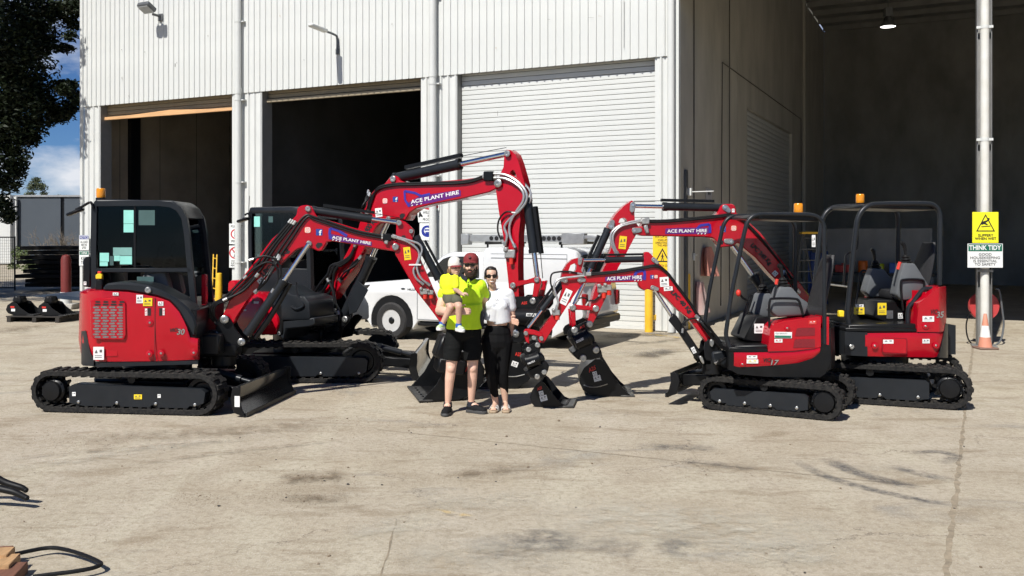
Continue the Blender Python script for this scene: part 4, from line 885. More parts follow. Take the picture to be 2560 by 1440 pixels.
pin(U2, E2, k500([(1268, 102)])[0], -0.162, 0.055, 0.02); pin(U2, E2, k500([(1452, 312)])[0], -0.162, 0.045, 0.02)
decal(U2, E2, 'stiffener_hole', BDEC, k800([(795, 715), (815, 695), (845, 695), (850, 715), (825, 748), (805, 742)]), -0.1115)
ram(U2, E2, k800([(745, 345)])[0], k800([(1872, 100)])[0], 0, 0.072, 0.60)
ram(U2, E2, k500([(1440, 290)])[0], k800([(690, 750)])[0], 0.0, 0.075, 0.62, guard=False)
plate(U2, E2, 'ram_shield', CHAR, k520([(1400, 1080), (1440, 930), (1500, 850), (1560, 900), (1600, 940), (1480, 1160), (1410, 1190)]), -0.10, -0.085, bevel=0.006)
ram(U2, E2, k800([(2070, 540)])[0], k800([(2175, 1350)])[0], -0.02, 0.062, 0.68)
plate(U2, E2, 'bucket_link', RED, k1180([(395, 120), (415, 95), (560, 75), (640, 45), (680, 60), (690, 90), (665, 115), (600, 110), (460, 145), (420, 160), (400, 150)]), -0.115, -0.09, bevel=0.008)
for y in (-0.115, 0.06): plate(U2, E2, 'bucket_link', RED, k1180([(620, 100), (690, 90), (655, 250), (600, 250)]), y, y + 0.05, trace=-0.115, bevel=0.008)
for k, off in enumerate((0, 16)):
    hose(U2, E2, k800([(480 - off, 690), (520 - off, 560), (580, 440 + off), (740, 400 + off), (1000, 390 + off), (1450, 372 + off), (1660, 310 + off)]), -0.13, 0.016)
for pts in ([(1740, 298), (1860, 310), (1980, 380), (2055, 470), (2065, 560), (2010, 650), (1900, 750), (1845, 830), (1870, 920), (1850, 1010)], [(1740, 340), (1850, 345), (1960, 400), (2030, 480), (2030, 570), (1960, 680), (1900, 800), (1900, 920), (1950, 1030)]):
    hose(U2, E2, k800(pts), -0.125, 0.017, SILV, 'braided_hose')
hose(U2, E2, k800([(1950, 690), (1860, 680), (1790, 760), (1780, 880), (1830, 990)]), -0.13, 0.012)
hose(U2, E2, k800([(2045, 400), (2100, 470), (2105, 560), (2070, 640)]), -0.05, 0.016, SILV, 'braided_hose')
valve_block(U2, E2, k800([(1910, 1090)])[0], -0.09, 0.075)
g = MB(U2); vx, vz = U2.px(*k800([(1695, 320)])[0], -0.12); g.box(vx - 0.07, vx + 0.07, -0.17, -0.1, vz - 0.07, vz + 0.06); g.build('stop_valve', BLK, E2, bevel=0.012)
for k, (off, r_) in enumerate(((0, 0.02), (60, 0.02), (120, 0.018))):
    hose(U2, E2, k520([(1050 + off, 1000), (1120 + off, 880 + off * 0.4), (1200 + off * 0.5, 780), (1230 + off * 0.6, 700), (1330, 660 + off * 0.3), (1420, 600 + off * 0.2), (1480, 480)]), [-0.1, -0.16, -0.18, -0.18, -0.17, -0.15, -0.13], r_)
hose(U2, E2, k520([(1200, 830), (1250, 940), (1270, 1060), (1300, 1180)]), -0.17, 0.022)
hire_sign(U2, E2, k800([(880, 628), (862, 600), (1000, 520), (1395, 458), (1410, 470), (1408, 520), (1120, 585)]), k800([(895, 625), (850, 560), (845, 470), (950, 490), (1010, 520), (1100, 500)]), k800([(908, 600)])[0], k800([(1390, 500)])[0], k800([(905, 562)])[0], k800([(922, 614), (970, 605), (1012, 597)]), -0.112)
insta(U2, E2, k800([(651, 569)])[0], 13, -0.112); fbook(U2, E2, k800([(755, 553)])[0], 13, -0.112)
sticker(U2, E2, k800([(588, 685)])[0], 17, 22, -0.1125, WDEC, R(-6))
pxtext(U2, E2, 'LPC 400 Kg', BDEC, k800([(425, 1000)])[0], k800([(585, 770)])[0], k800([(368, 950)])[0], -0.1135, 0.06)
hitch(U2, E2, k1180([(405, 260), (430, 245), (640, 245), (690, 300), (690, 340), (650, 390), (480, 390), (405, 370)]), k1180([(410, 390), (660, 390), (690, 480), (660, 540), (500, 560), (410, 500)]), k1180([(400, 520), (540, 540), (560, 640), (480, 720), (395, 700), (385, 600)]), -0.17, 0.40, (k1180([(430, 450)])[0], k1180([(680, 450)])[0], 0.11))
pxtext(U2, E2, 'A25', RDEC, k1180([(493, 326)])[0], k1180([(550, 322)])[0], k1180([(493, 298)])[0], -0.173, 0.03)
d = decal(U2, E2, 'name_plate', WDEC, k1180([(545, 410), (660, 418), (650, 452), (542, 442)]), -0.31); pxtext(U2, d, 'HELITILT', BDEC, k1180([(550, 440)])[0], k1180([(650, 448)])[0], k1180([(552, 416)])[0], -0.316, 0.03)
for p in ((415, 292), (610, 290)): pin(U2, E2, k1180([p])[0], -0.172, 0.042, 0.02)
pin(U2, E2, k1180([(440, 615)])[0], -0.172, 0.05, 0.02)
bo = on_ground(1292, 974); BK2 = Frame(bo.x, bo.y, 180)
sB = [(0.50, 0.01), (0.25, 0.0), (0.0, 0.01), (-0.15, 0.10), (-0.24, 0.24), (-0.24, 0.42), (-0.16, 0.56), (-0.02, 0.66), (0.12, 0.64), (0.18, 0.45), (0.30, 0.22)]
bucket(E2, BK2, sB, 0.90, -0.95, 9)
pxl = Frame(bo.x, bo.y, 0); dd = pxl
pxtext(pxl, E2, 'A25', RDEC, k1180([(430, 838)])[0], k1180([(490, 845)])[0], k1180([(432, 800)])[0], 0.046, 0.03)
sticker(pxl, E2, k1180([(428, 920)])[0], 16, 13, 0.048, WDEC, R(20))
d_ = MB(pxl); d_.tube(L3(pxl, k1180([(350, 1045), (440, 1045), (525, 1025)]), 0.045), 0.006, n=6); d_.build('weld_bead', ZINC, E2)
# ================================================================ front right machine: small, open canopy
T3 = Frame(3.12, 10.75, 151); U3 = Frame(3.12, 10.75, 4); V3 = Frame(3.12, 10.75, 184)
E3 = thing('mini_excavator', (T3.o.x, T3.o.y, 0), 'smallest red mini excavator with open canopy, in front on the right', 'excavator', 'mini excavators parked in the yard')
for s in (-1, 1): track(E3, T3, s * 0.385, 0.23, 1.62, 0.40, s, lugs=40)
carbody(E3, T3, 0.26, 1.6, 0.06, 0.50, 0.30)
bx3 = T3.gpx(1695, 965)[0]; blade(E3, T3, 1.12, 0.96, 0.30, z0=0.10)
NY = -0.47
y3 = uarc(0.66, -NY, rear=1)
core(E3, U3, 0.62, 0.44, 0.66, 0.50, 0.80, rear=1)
panel(E3, U3, 'lower_body', BLK, k1660([(648, 480), (720, 480), (1560, 440), (1600, 400), (1655, 440)]), k1660([(660, 655), (740, 702), (1000, 726), (1560, 735), (1625, 690), (1660, 600)]), y3, 0.06, 22)
panel(E3, U3, 'lower_side_cover', RED, k1660([(702, 486), (860, 487), (1040, 484), (1300, 476), (1510, 450), (1562, 440)]), k1660([(716, 655), (735, 670), (780, 673), (1100, 652), (1350, 622), (1500, 565), (1562, 500)]), lambda x: y3(x) - 0.014, 0.04, 22, tuck=0.03)
panel(E3, U3, 'engine_cover', RED, k1660([(1040, 470), (1052, 330), (1062, 262), (1080, 222), (1110, 196), (1200, 168), (1400, 142), (1568, 128)]), k1660([(1040, 476), (1300, 468), (1510, 443), (1568, 432)]), lambda x: y3(x) - 0.010, 0.30, 18)
panel(E3, U3, 'rear_cover', RED, k1660([(1590, 122), (1650, 130)]), k1660([(1590, 400), (1650, 410)]), lambda x: y3(x) + 0.02, 0.3, 4)
b = MB(U3); rr = []
for k in range(11):
    a = -math.pi * 0.42 + math.pi * 0.84 * k / 10; c_, s_ = 0.63 * math.cos(a), max(-0.45, min(0.45, 0.63 * math.sin(a))); rr.append([(c_, s_, 0.52), (c_ * 1.02, s_, 0.62), (c_, s_, 0.98), (c_ * 0.8, s_ * 0.8, 0.99), (c_ * 0.8, s_ * 0.8, 0.52)])
b.loft(rr); b.build('counterweight', BLK, E3)
MESHR = mat('red_mesh_grille', (0.20, 0.010, 0.016), 0.55, var=0.5, scale=160)
for pts in ([(1325, 250), (1345, 240), (1508, 236), (1508, 315), (1310, 320)], [(1305, 358), (1330, 352), (1508, 350), (1508, 432), (1292, 438)]): decal(U3, E3, 'grille', MESHR, k1660(pts), NY - 0.011, 0.004)
decal(U3, E3, 'panel_gap', BDEC, k1660([(1040, 478), (1300, 470), (1510, 445), (1510, 449), (1300, 475), (1040, 484)]), NY - 0.013)
for p in ((1232, 240), (784, 602)): pin(U3, E3, k1660([p])[0], NY - 0.012, 0.03, 0.012, RED, 'latch'); pin(U3, E3, k1660([p])[0], NY - 0.022, 0.010, 0.006, ZINC, 'lock')
sticker(U3, E3, k1660([(1485, 183)])[0], 19, 10, NY - 0.012, RDEC, lines=1, ink=WDEC); sticker(U3, E3, k1660([(1144, 367)])[0], 20, 9, NY - 0.012, WDEC, lines=1, ink=RDEC)
d = decal(U3, E3, 'dealer_sticker', WDEC, k1660([(1103, 278), (1280, 281), (1277, 343), (1106, 341)]), NY - 0.0125); decal(U3, d, 'sticker_band', mat('green_print', (0.02, 0.16, 0.10), 0.5), k1660([(1107, 314), (1270, 317), (1269, 338), (1109, 337)]), NY - 0.016)
pxtext(U3, d, 'CJD BRYANT', GPL, k1660([(1115, 305)])[0], k1660([(1235, 307)])[0], k1660([(1115, 289)])[0], NY - 0.017, 0.01)
sticker(U3, E3, k1660([(880, 530)])[0], 26, 8, NY - 0.0155, WDEC, lines=0); sticker(U3, E3, k1660([(884, 574)])[0], 29, 10, NY - 0.0155, WDEC, lines=1, ink=YDEC)
badge(U3, E3, '17', k1660([(985, 580)])[0], k1660([(992, 540)])[0], k1660([(1070, 580)])[0], NY - 0.017, k1660([(1066, 610)])[0], k1660([(1136, 612)])[0], k1660([(1080, 558)])[0])
# floor, front panel
fz = U3.px(*k1660([(850, 420)])[0], -0.2)[1]
plate(U3, E3, 'floor', BLK, k1660([(648, 430), (1040, 440), (1040, 482), (648, 484)]), NY - 0.002, 0.46, bevel=0.01)
plate(U3, E3, 'seat_base', BLK, k1660([(880, 385), (1040, 390), (1060, 130), (920, 120), (800, 360)]), -0.25, 0.3, bevel=0.02)
sticker(U3, E3, k1660([(950, 245)])[0], 24, 24, -0.252, WDEC)
plate(U3, E3, 'front_tank', RED, k1660([(780, 370), (840, 230), (880, 160), (940, 125), (960, 130), (900, 180), (860, 250), (800, 375)]), 0.30, 0.44, bevel=0.01)
# canopy hoops and roof
def hoop(fr, root, pts, ly, r, m=CHAR, name='canopy_hoop'):
    P = L3(fr, pts, ly); b = MB(fr); b.tube([(p[0], ly, p[2]) for p in P], r, n=12, sm=4); return b.build(name, m, root), P
hp = k1660([(668, 455)]) + k1500([(1262, 1440), (1275, 1300), (1310, 1050), (1360, 800), (1410, 560), (1450, 380), (1475, 305), (1520, 250), (1590, 226), (1700, 222), (2000, 224), (2120, 232), (2190, 262), (2232, 320), (2242, 420), (2242, 900), (2244, 1240)]) + k1660([(1604, 400)])
_, hP = hoop(U3, E3, hp, NY + 0.03, 0.024)
b = MB(U3); b.tube([(p[0], 0.42, p[2]) for p in hP], 0.024, n=12, sm=4); b.build('canopy_hoop', CHAR, E3)
zr = max(p[2] for p in hP); xa = hP[9][0] - 0.06; xb = hP[13][0] - 0.05
b = MB(U3); b.prism([(xa, zr - 0.03), (xa + 0.05, zr + 0.0), (xb - 0.1, zr + 0.002), (xb + 0.06, zr - 0.06), (xb + 0.05, zr - 0.08), (xa, zr - 0.05)], NY + 0.05, 0.40); b.build('canopy_roof', BLK, E3, bevel=0.012)
bq = U3.px(*k1500([(1984, 205)])[0], 0.0); beacon(E3, U3, (bq[0], 0.0, zr - 0.005))
for xx in (hP[9][0] + 0.02, hP[13][0] - 0.02):
    b = MB(U3); b.cyl((xx, NY + 0.03, zr - 0.03), (xx, 0.42, zr - 0.03), 0.018, n=10); b.build('canopy_crossbar', CHAR, E3)
sticker(U3, E3, k1500([(2136, 490)])[0], 9, 30, 0.39, WDEC); 
def v3(px, py, ly): x, z = U3.px(px, py, ly); return (x, ly, z)
# seat, consoles, levers
ps = U3.px(2010, 800, 0.0); seat_unit(E3, V3, -ps[0] + 0.06, 0.0, ps[1] + 0.05)
q = U3.px(*k1500([(1850, 1230)])[0], -0.28); lever_console(E3, V3, -q[0], 0.28, q[1], h=0.33)
q = U3.px(*k1500([(1650, 1240)])[0], 0.22); lever_console(E3, V3, -q[0], -0.22, q[1], h=0.28)
b = MB(U3); b.tube([v3(*k1500([p])[0], -0.42) for p in [(1695, 1360), (1692, 1180), (1700, 1085), (1740, 1066), (1930, 1066), (1985, 1085), (2010, 1150), (2030, 1230)]], 0.014, n=8); b.build('armrest_rail', BLK, E3)
b = MB(U3); b.tube([v3(*k1500([p])[0], -0.36) for p in [(1735, 1060), (1755, 960), (1770, 890)]], [0.010, 0.010, 0.012], n=8); lv = b.build('safety_lever', CHAR, E3)
b = MB(U3); b.tube([v3(*k1500([p])[0], -0.36) for p in [(1760, 925), (1772, 870)]], 0.018, n=8); b.build('lever_grip', REDCAP, lv)
for dx in (0, 60):
    b = MB(U3); b.tube([v3(*k1500([(a + dx * 0.4, c)])[0], -0.15 + dx * 0.004) for a, c in [(1380, 1420), (1440, 1230), (1495, 1060), (1500, 1030)]], 0.014, n=8); b.build('travel_lever', BLK, E3)
b = MB(U3); b.tube([v3(*k1500([p])[0], -0.2) for p in [(1480, 1085), (1430, 1060), (1385, 1005)]], 0.013, n=8); b.build('blade_lever', BLK, E3)
b = MB(U3); b.ell(v3(*k1500([(1385, 1010)])[0], -0.2), (0.03, 0.03, 0.04)); b.build('lever_knob', REDCAP, E3)
b = MB(U3); b.box(*[f(v) for f, v in ((lambda v: v - 0.03, U3.px(2102, 785, -0.3)[0]), (lambda v: v + 0.03, U3.px(2102, 785, -0.3)[0]))], -0.33, -0.27, U3.px(2090, 792, -0.3)[1], U3.px(2090, 776, -0.3)[1]); b.build('isolator_tag', YDEC, E3, bevel=0.008)
# swing bracket
for y in (-0.10, 0.07): plate(U3, E3, 'swing_bracket', BLK, k1660([(400, 450), (410, 390), (450, 350), (500, 355), (540, 400), (550, 470), (545, 600), (530, 660), (430, 660), (420, 600), (370, 530), (350, 520), (345, 560), (380, 600), (400, 600), (415, 560)]), y, y + 0.03, trace=-0.10, bevel=0.005)
g = MB(U3); sp = U3.px(*k1660([(480, 620)])[0], 0); g.cyl((sp[0], 0, sp[1] - 0.09), (sp[0], 0, sp[1] + 0.08), 0.11, n=20); g.build('swing_pivot', BLK, E3, bevel=0.01)
plate(U3, E3, 'swing_post', CHAR, k1660([(480, 480), (640, 460), (700, 490), (690, 660), (640, 650), (560, 610), (490, 610)]), -0.13, 0.13, bevel=0.02)
plate(U3, E3, 'pin_link', ZINC, k1660([(458, 380), (470, 350), (500, 360), (505, 400), (485, 435), (465, 420)]), -0.14, -0.105, bevel=0.008)
plate(U3, E3, 'pin_link', ZINC, k1660([(350, 530), (370, 515), (390, 535), (410, 590), (395, 605), (375, 580)]), -0.14, -0.105, bevel=0.008)
# boom, stick
BC = k1360([(405, 765), (600, 735), (1005, 665), (1003, 560), (1010, 525), (1040, 516), (1066, 535), (1150, 630), (1200, 680), (1300, 800), (1420, 960), (1520, 1110)]) + [(1747.5, 785), (1765, 817), (1786, 850), (1785, 866), (1770, 862), (1758, 845), (1733, 812), (1720, 795)] + k1360([(1330, 1095), (1240, 1000), (1170, 935), (1120, 905), (1080, 905), (1040, 890), (1000, 905), (962, 880), (945, 840), (950, 822), (470, 830), (380, 828), (340, 805), (360, 780)])
plate(U3, E3, 'boom', RED, BC, -0.062, 0.062, bevel=0.009)
SC = k1180([(1150, 75), (1090, 140), (1000, 265), (900, 420), (760, 640), (715, 715), (672, 700), (650, 640), (700, 570), (790, 450), (855, 380), (885, 250), (905, 170), (890, 90), (900, 20), (915, -20), (950, -80), (1000, -125), (1080, -145), (1118, -132), (1110, -80), (1092, -20), (1110, 30)])
SCh = k1180([(962, -5), (985, -66), (1028, -88), (1046, -66), (1042, -20), (1022, 5), (975, 12)])
plate(U3, E3, 'stick', RED, cut(SC, SCh), -0.052, 0.052, bevel=0)
def linkpin(fr, root, a, c, ly, r=0.026):
    pa, pc = (fr.px(*q, ly) for q in (a, c)); b = MB(fr); d = Vector((pc[0] - pa[0], 0, pc[1] - pa[1])); L_ = d.length; d.normalize(); n_ = Vector((-d.z, 0, d.x)); pts = []
    for k in range(9): t = math.pi / 2 + math.pi * k / 8; v = Vector((pa[0], 0, pa[1])) + d * math.cos(t) * r + n_ * math.sin(t) * r; pts.append((v.x, v.z))
    for k in range(9): t = -math.pi / 2 + math.pi * k / 8; v = Vector((pc[0], 0, pc[1])) + d * math.cos(t) * r * 0.8 + n_ * math.sin(t) * r * 0.8; pts.append((v.x, v.z))
    b.prism(pts, ly - 0.012, ly); o = b.build('pin_keeper', ZINC, root, bevel=0.003); pin(fr, o, a, ly - 0.012, r * 0.55, 0.012, CHROME, 'pin_head')
for a, c in [((355, 800), (400, 800)), ((1095, 595), (1130, 625)), ((1085, 875), (1130, 890)), ((362, 590), (355, 630)), ((215, 805), (170, 795))]: linkpin(U3, E3, k1360([a])[0], k1360([c])[0], -0.064)
ram(U3, E3, k1360([(1075, 590)])[0], k1360([(368, 603)])[0], 0, 0.036, 0.66)
ram(U3, E3, (1746, 892), k1360([(1095, 882)])[0], -0.0, 0.042, 0.55, guard=False)
plate(U3, E3, 'ram_shield', BLK, k1660([(45, 165), (95, 90), (130, 120), (375, 490), (350, 515), (300, 525), (290, 500), (180, 330)]), -0.065, -0.045, bevel=0.008)
sticker(U3, E3, k1660([(296, 462)])[0], 9, 16, -0.067, WDEC, R(-25))
ram(U3, E3, k1180([(915, 95)])[0], k1180([(560, 560)])[0], -0.01, 0.036, 0.62)
plate(U3, E3, 'bucket_link', RED, k1180([(515, 600), (530, 572), (560, 568), (640, 585), (700, 610), (710, 660), (680, 650), (620, 630), (570, 625), (575, 720), (540, 700)]), -0.085, -0.06, bevel=0.006)
for p in ((538, 612), (692, 664), (652, 735), (618, 658)): pin(U3, E3, k1180([p])[0], -0.087, 0.026)
hose(U3, E3, k1180([(1110, 38), (1000, 50), (900, 62), (845, 90), (820, 150), (840, 230), (860, 300), (845, 370)]), -0.09, 0.013, SILV, 'braided_hose')
hose(U3, E3, k1180([(1090, 20), (960, -5), (860, 0), (800, 20), (785, 90), (800, 160), (830, 230)]), -0.06, 0.010)
valve_block(U3, E3, k1180([(838, 400)])[0], -0.06, 0.045)
for off in (0, 14): hose(U3, E3, k1360([(430, 735 + off), (700, 715 + off), (1000, 668 + off), (1130, 655 + off), (1230, 720 + off), (1330, 850 + off), (1450, 1010 + off)]) + [(1755 - off * 0.3, 800), (1790, 850)], -0.075, 0.012)
hose(U3, E3, [(1706, 830), (1708, 808), (1728, 797), (1752, 800), (1775, 830)], -0.09, 0.012); hose(U3, E3, [(1752, 800), (1790, 840), (1815, 880)], -0.1, 0.015); hose(U3, E3, [(1740, 790), (1775, 820), (1805, 872)], -0.11, 0.015)
hire_sign(U3, E3, k1360([(612, 770), (820, 758), (985, 752), (1010, 790), (985, 800), (612, 815)]), k1360([(905, 755), (930, 715), (1000, 700), (1008, 740), (1005, 800)]), k1360([(628, 806)])[0], k1360([(978, 788)])[0], k1360([(628, 770)])[0], k1360([(908, 804), (940, 803), (970, 801)]), -0.063)
fbook(U3, E3, k1360([(1080, 768)])[0], 9, -0.063); insta(U3, E3, k1360([(1120, 767)])[0], 9, -0.063)
sticker(U3, E3, k1360([(1203, 818)])[0], 22, 24, -0.0635, WDEC, R(-4)); sticker(U3, E3, k1360([(1242, 887)])[0], 22, 10, -0.0635, WDEC, R(-5), lines=1)
pxtext(U3, E3, 'LPC 40 Kg', BDEC, k1500([(690, 1015)])[0], k1500([(885, 1225)])[0], k1500([(736, 978)])[0], -0.0645, 0.06)
sticker(U3, E3, k1180([(940, 250)])[0], 18, 40, -0.0535, WDEC, R(25))
# tilt hitch and bucket
hitch(U3, E3, k1180([(520, 780), (560, 740), (640, 700), (690, 740), (680, 800), (600, 840), (530, 840)]), k1180([(490, 860), (640, 780), (720, 830), (740, 890), (600, 960), (510, 930)]), k1180([(530, 1000), (740, 890), (775, 940), (760, 990), (730, 1060), (640, 1070), (560, 1050)]), -0.14, 0.30, (k1180([(535, 900)])[0], k1180([(670, 860)])[0], 0.075))
d = decal(U3, E3, 'name_plate', BDEC, k1180([(552, 905), (630, 872), (636, 900), (558, 932)]), -0.24); pxtext(U3, d, 'HELITILT', WDEC, k1180([(560, 925)])[0], k1180([(632, 896)])[0], k1180([(556, 910)])[0], -0.246, 0.02)
for p in ((566, 775), (655, 730), (652, 1045), (722, 1000)): pin(U3, E3, k1180([p])[0], -0.142, 0.03)
bo = on_ground(1372, 1019); BK3 = Frame(bo.x, bo.y, -9)
def bpx(fr, pts, ly): return L2(fr, pts, ly)
s3 = k1180([(985, 1352), (820, 1355), (690, 1355), (630, 1348), (592, 1310), (580, 1255), (600, 1185), (640, 1130), (690, 1088), (722, 1112), (800, 1210), (888, 1312)])
s3l = [(x, max(z, 0.004)) for x, z in L2(BK3, s3, 0.0)]
bucket(E3, BK3, s3l, 0.46, 0.0, 9)
pxtext(BK3, E3, 'A25', RDEC, k1180([(655, 1188)])[0], k1180([(700, 1168)])[0], k1180([(650, 1160)])[0], -0.003, 0.03)
sticker(BK3, E3, k1180([(693, 1212)])[0], 11, 11, -0.001, WDEC, R(-15)); sticker(BK3, E3, k1180([(716, 1262)])[0], 18, 14, -0.001, WDEC, R(-15), lines=1)
# ================================================================ rear right machine: larger, open canopy
T4 = Frame(4.60, 11.63, 158.5); U4 = Frame(4.60, 11.63, 5); V4 = Frame(4.60, 11.63, 185)
E4 = thing('mini_excavator', (T4.o.x, T4.o.y, 0), 'red mini excavator with open canopy, rightmost, behind the smallest one', 'excavator', 'mini excavators parked in the yard')
for s in (-1, 1): track(E4, T4, s * 0.61, 0.30, 2.12, 0.49, s)
carbody(E4, T4, 0.42, 2.1, 0.08, 0.60, 0.40)
blade(E4, T4, 1.40, 1.55, 0.35)
NZ = -0.71
y4 = uarc(0.84, -NZ, rear=1)
core(E4, U4, 0.80, 0.68, 0.66, 0.60, 0.97, rear=1)
panel(E4, U4, 'side_cover', RED, k2040([(395, 1126), (420, 1130), (700, 1128), (1030, 1116)]), k2040([(412, 1316), (700, 1322), (985, 1326), (1010, 1240)]), y4, 0.05, 18, tuck=0.03)
panel(E4, U4, 'front_corner', CHAR, k2040([(232, 1116), (395, 1124)]), k2040([(232, 1306), (412, 1315)]), lambda x: y4(x) + 0.004, 0.3, 6)
panel(E4, U4, 'rear_cover', RED, k2040([(810, 1030), (822, 890), (850, 870), (985, 760), (1048, 755)]), k2040([(810, 1120), (1030, 1114), (1048, 1036)]), lambda x: y4(x) - 0.006, 0.28, 14)
panel(E4, U4, 'counterweight', CHAR, k2040([(985, 1310), (1040, 1050), (1118, 1066)]), k2040([(985, 1326), (1088, 1326), (1116, 1300)]), lambda x: y4(x) - 0.012, 0.4, 12)
b = MB(U4); rr = []
for k in range(11):
    a = -math.pi * 0.36 + math.pi * 0.78 * k / 10; c_, s_ = 0.80 * math.cos(a), max(-0.68, min(0.68, 0.80 * math.sin(a))); rr.append([(c_, s_, 0.60), (c_ * 1.02, s_, 0.72), (c_, s_, 1.30), (c_ * 0.85, s_ * 0.85, 1.36), (c_ * 0.7, s_ * 0.7, 1.36), (c_ * 0.7, s_ * 0.7, 0.60)])
b.loft(rr); b.build('rear_hood', RED, E4)
plate(U4, E4, 'floor', BLK, k2040([(236, 1085), (810, 1090), (810, 1122), (236, 1118)]), NZ + 0.005, 0.68, bevel=0.01)
plate(U4, E4, 'panel_outline', mat('dark_red_edge', (0.22, 0.003, 0.010), 0.4), k2040([(532, 1172), (548, 1164), (722, 1170), (732, 1182), (730, 1290), (718, 1298), (545, 1290), (530, 1280)]), NZ - 0.003, NZ + 0.01, bevel=0)
plate(U4, E4, 'service_hatch', RED, k2040([(538, 1177), (552, 1170), (717, 1176), (726, 1186), (724, 1284), (714, 1292), (550, 1284), (536, 1276)]), NZ - 0.006, NZ + 0.01, bevel=0.003)
for p, m_ in (((470, 1230), RED), ((960, 1228), RED), ((877, 1073), RED)): pin(U4, E4, k2040([p])[0], NZ - 0.008, 0.04, 0.012, m_, 'latch'); pin(U4, E4, k2040([p])[0], NZ - 0.018, 0.012, 0.006, ZINC, 'lock')
pin(U4, E4, k2040([(284, 1238)])[0], NZ - 0.002, 0.03, 0.015, ZINC, 'tie_down')
sticker(U4, E4, k2040([(578, 1197)])[0], 26, 10, NZ - 0.0065, WDEC, lines=0); sticker(U4, E4, k2040([(880, 1193)])[0], 18, 11, NZ - 0.002, WDEC, lines=1)
sticker(U4, E4, k2040([(898, 1015)])[0], 29, 14, NZ - 0.008, WDEC, lines=1, ink=GPL)
badge(U4, E4, '35', k2040([(912, 980)])[0], k2040([(918, 938)])[0], k2040([(975, 980)])[0], NZ - 0.009, k2040([(965, 1008)])[0], k2040([(1018, 1004)])[0], k2040([(972, 958)])[0])
h4 = k2040([(275, 1110), (258, 1030), (252, 960), (270, 760), (298, 500), (322, 280), (338, 205), (372, 145), (430, 106), (520, 96), (700, 92), (880, 93), (940, 106), (982, 150), (993, 250), (990, 500), (988, 745)])
_, h4P = hoop(U4, E4, h4, -0.60, 0.030)
b = MB(U4); b.tube([(p[0], 0.40, p[2]) for p in h4P], 0.030, n=12, sm=4); b.build('canopy_hoop', CHAR, E4)
zr = max(p[2] for p in h4P); xa = h4P[8][0] - 0.05; xb = h4P[12][0] + 0.0
b = MB(U4); b.prism([(xa, zr - 0.03), (xa + 0.06, zr + 0.0), (xb - 0.1, zr + 0.003), (xb + 0.05, zr - 0.05), (xb + 0.04, zr - 0.08), (xa, zr - 0.055)], -0.57, 0.37); b.build('canopy_roof', BLK, E4, bevel=0.012)
bq = U4.px(*k2040([(353, 100)])[0], 0.15); beacon(E4, U4, (bq[0], 0.15, U4.px(*k2040([(353, 105)])[0], 0.15)[1]))
for k_ in (8, 12):
    b = MB(U4); b.cyl((h4P[k_][0], -0.60, h4P[k_][2]), (h4P[k_][0], 0.40, h4P[k_][2]), 0.02, n=10); b.build('canopy_crossbar', CHAR, E4)
b = MB(U4); b.cyl((h4P[3][0], -0.60, h4P[3][2]), (h4P[3][0], 0.40, h4P[3][2]), 0.012, n=8); b.build('front_rail', ZINC, E4)
def v4(p, ly): x, z = U4.px(*k2040([p])[0], ly); return (x, ly, z)
b = MB(U4); b.tube([v4(p, -0.55) for p in [(330, 270), (325, 450), (250, 490), (235, 540), (222, 740)]], 0.014, n=8); b.build('grab_rail', BLK, E4)
b = MB(U4); b.tube([v4(p, -0.58) for p in [(735, 1095), (738, 940), (780, 880), (860, 780), (940, 775)]], 0.028, n=10); b.build('rear_stay', CHAR, E4)
b = MB(U4); b.tube([v4(p, -0.45) for p in [(698, 950), (685, 840), (680, 730), (705, 702), (840, 702), (865, 730), (865, 770)]], 0.015, n=8); b.build('armrest_rail', BLK, E4)
plate(U4, E4, 'seat_base', BLK, k2040([(460, 1000), (500, 870), (720, 870), (730, 1090), (640, 1090)]), -0.30, 0.3, bevel=0.02)
for c_, w_, h_, m_ in (((528, 935), 22, 30, YDEC), ((675, 990), 12, 14, WDEC), ((345, 950), 26, 18, YDEC), ((348, 910), 20, 7, WDEC), ((590, 980), 16, 20, GPL)): sticker(U4, E4, k2040([c_])[0], w_, h_, -0.302, m_)
q = U4.px(*k2040([(760, 840)])[0], 0.0); seat_unit(E4, V4, -q[0] + 0.12, 0.0, q[1] - 0.02)
q = U4.px(*k2040([(735, 855)])[0], -0.34); lever_console(E4, V4, -q[0], 0.34, q[1], h=0.45)
q = U4.px(*k2040([(490, 830)])[0], 0.25); lever_console(E4, V4, -q[0], -0.25, q[1], h=0.36)
b = MB(U4); b.tube([v4(p, -0.35) for p in [(625, 750), (650, 640), (672, 570)]], [0.012, 0.012, 0.016], n=8); lv = b.build('safety_lever', CHAR, E4)
b = MB(U4); b.tube([v4(p, -0.35) for p in [(655, 620), (672, 560)]], 0.022, n=8); b.build('lever_grip', REDCAP, lv)
for dy in (0, 0.12):
    b = MB(U4); b.tube([v4(p, -0.2 + dy) for p in [(290, 1000), (330, 830), (355, 650), (400, 630)]], 0.014, n=8); b.build('travel_lever', BLK, E4)
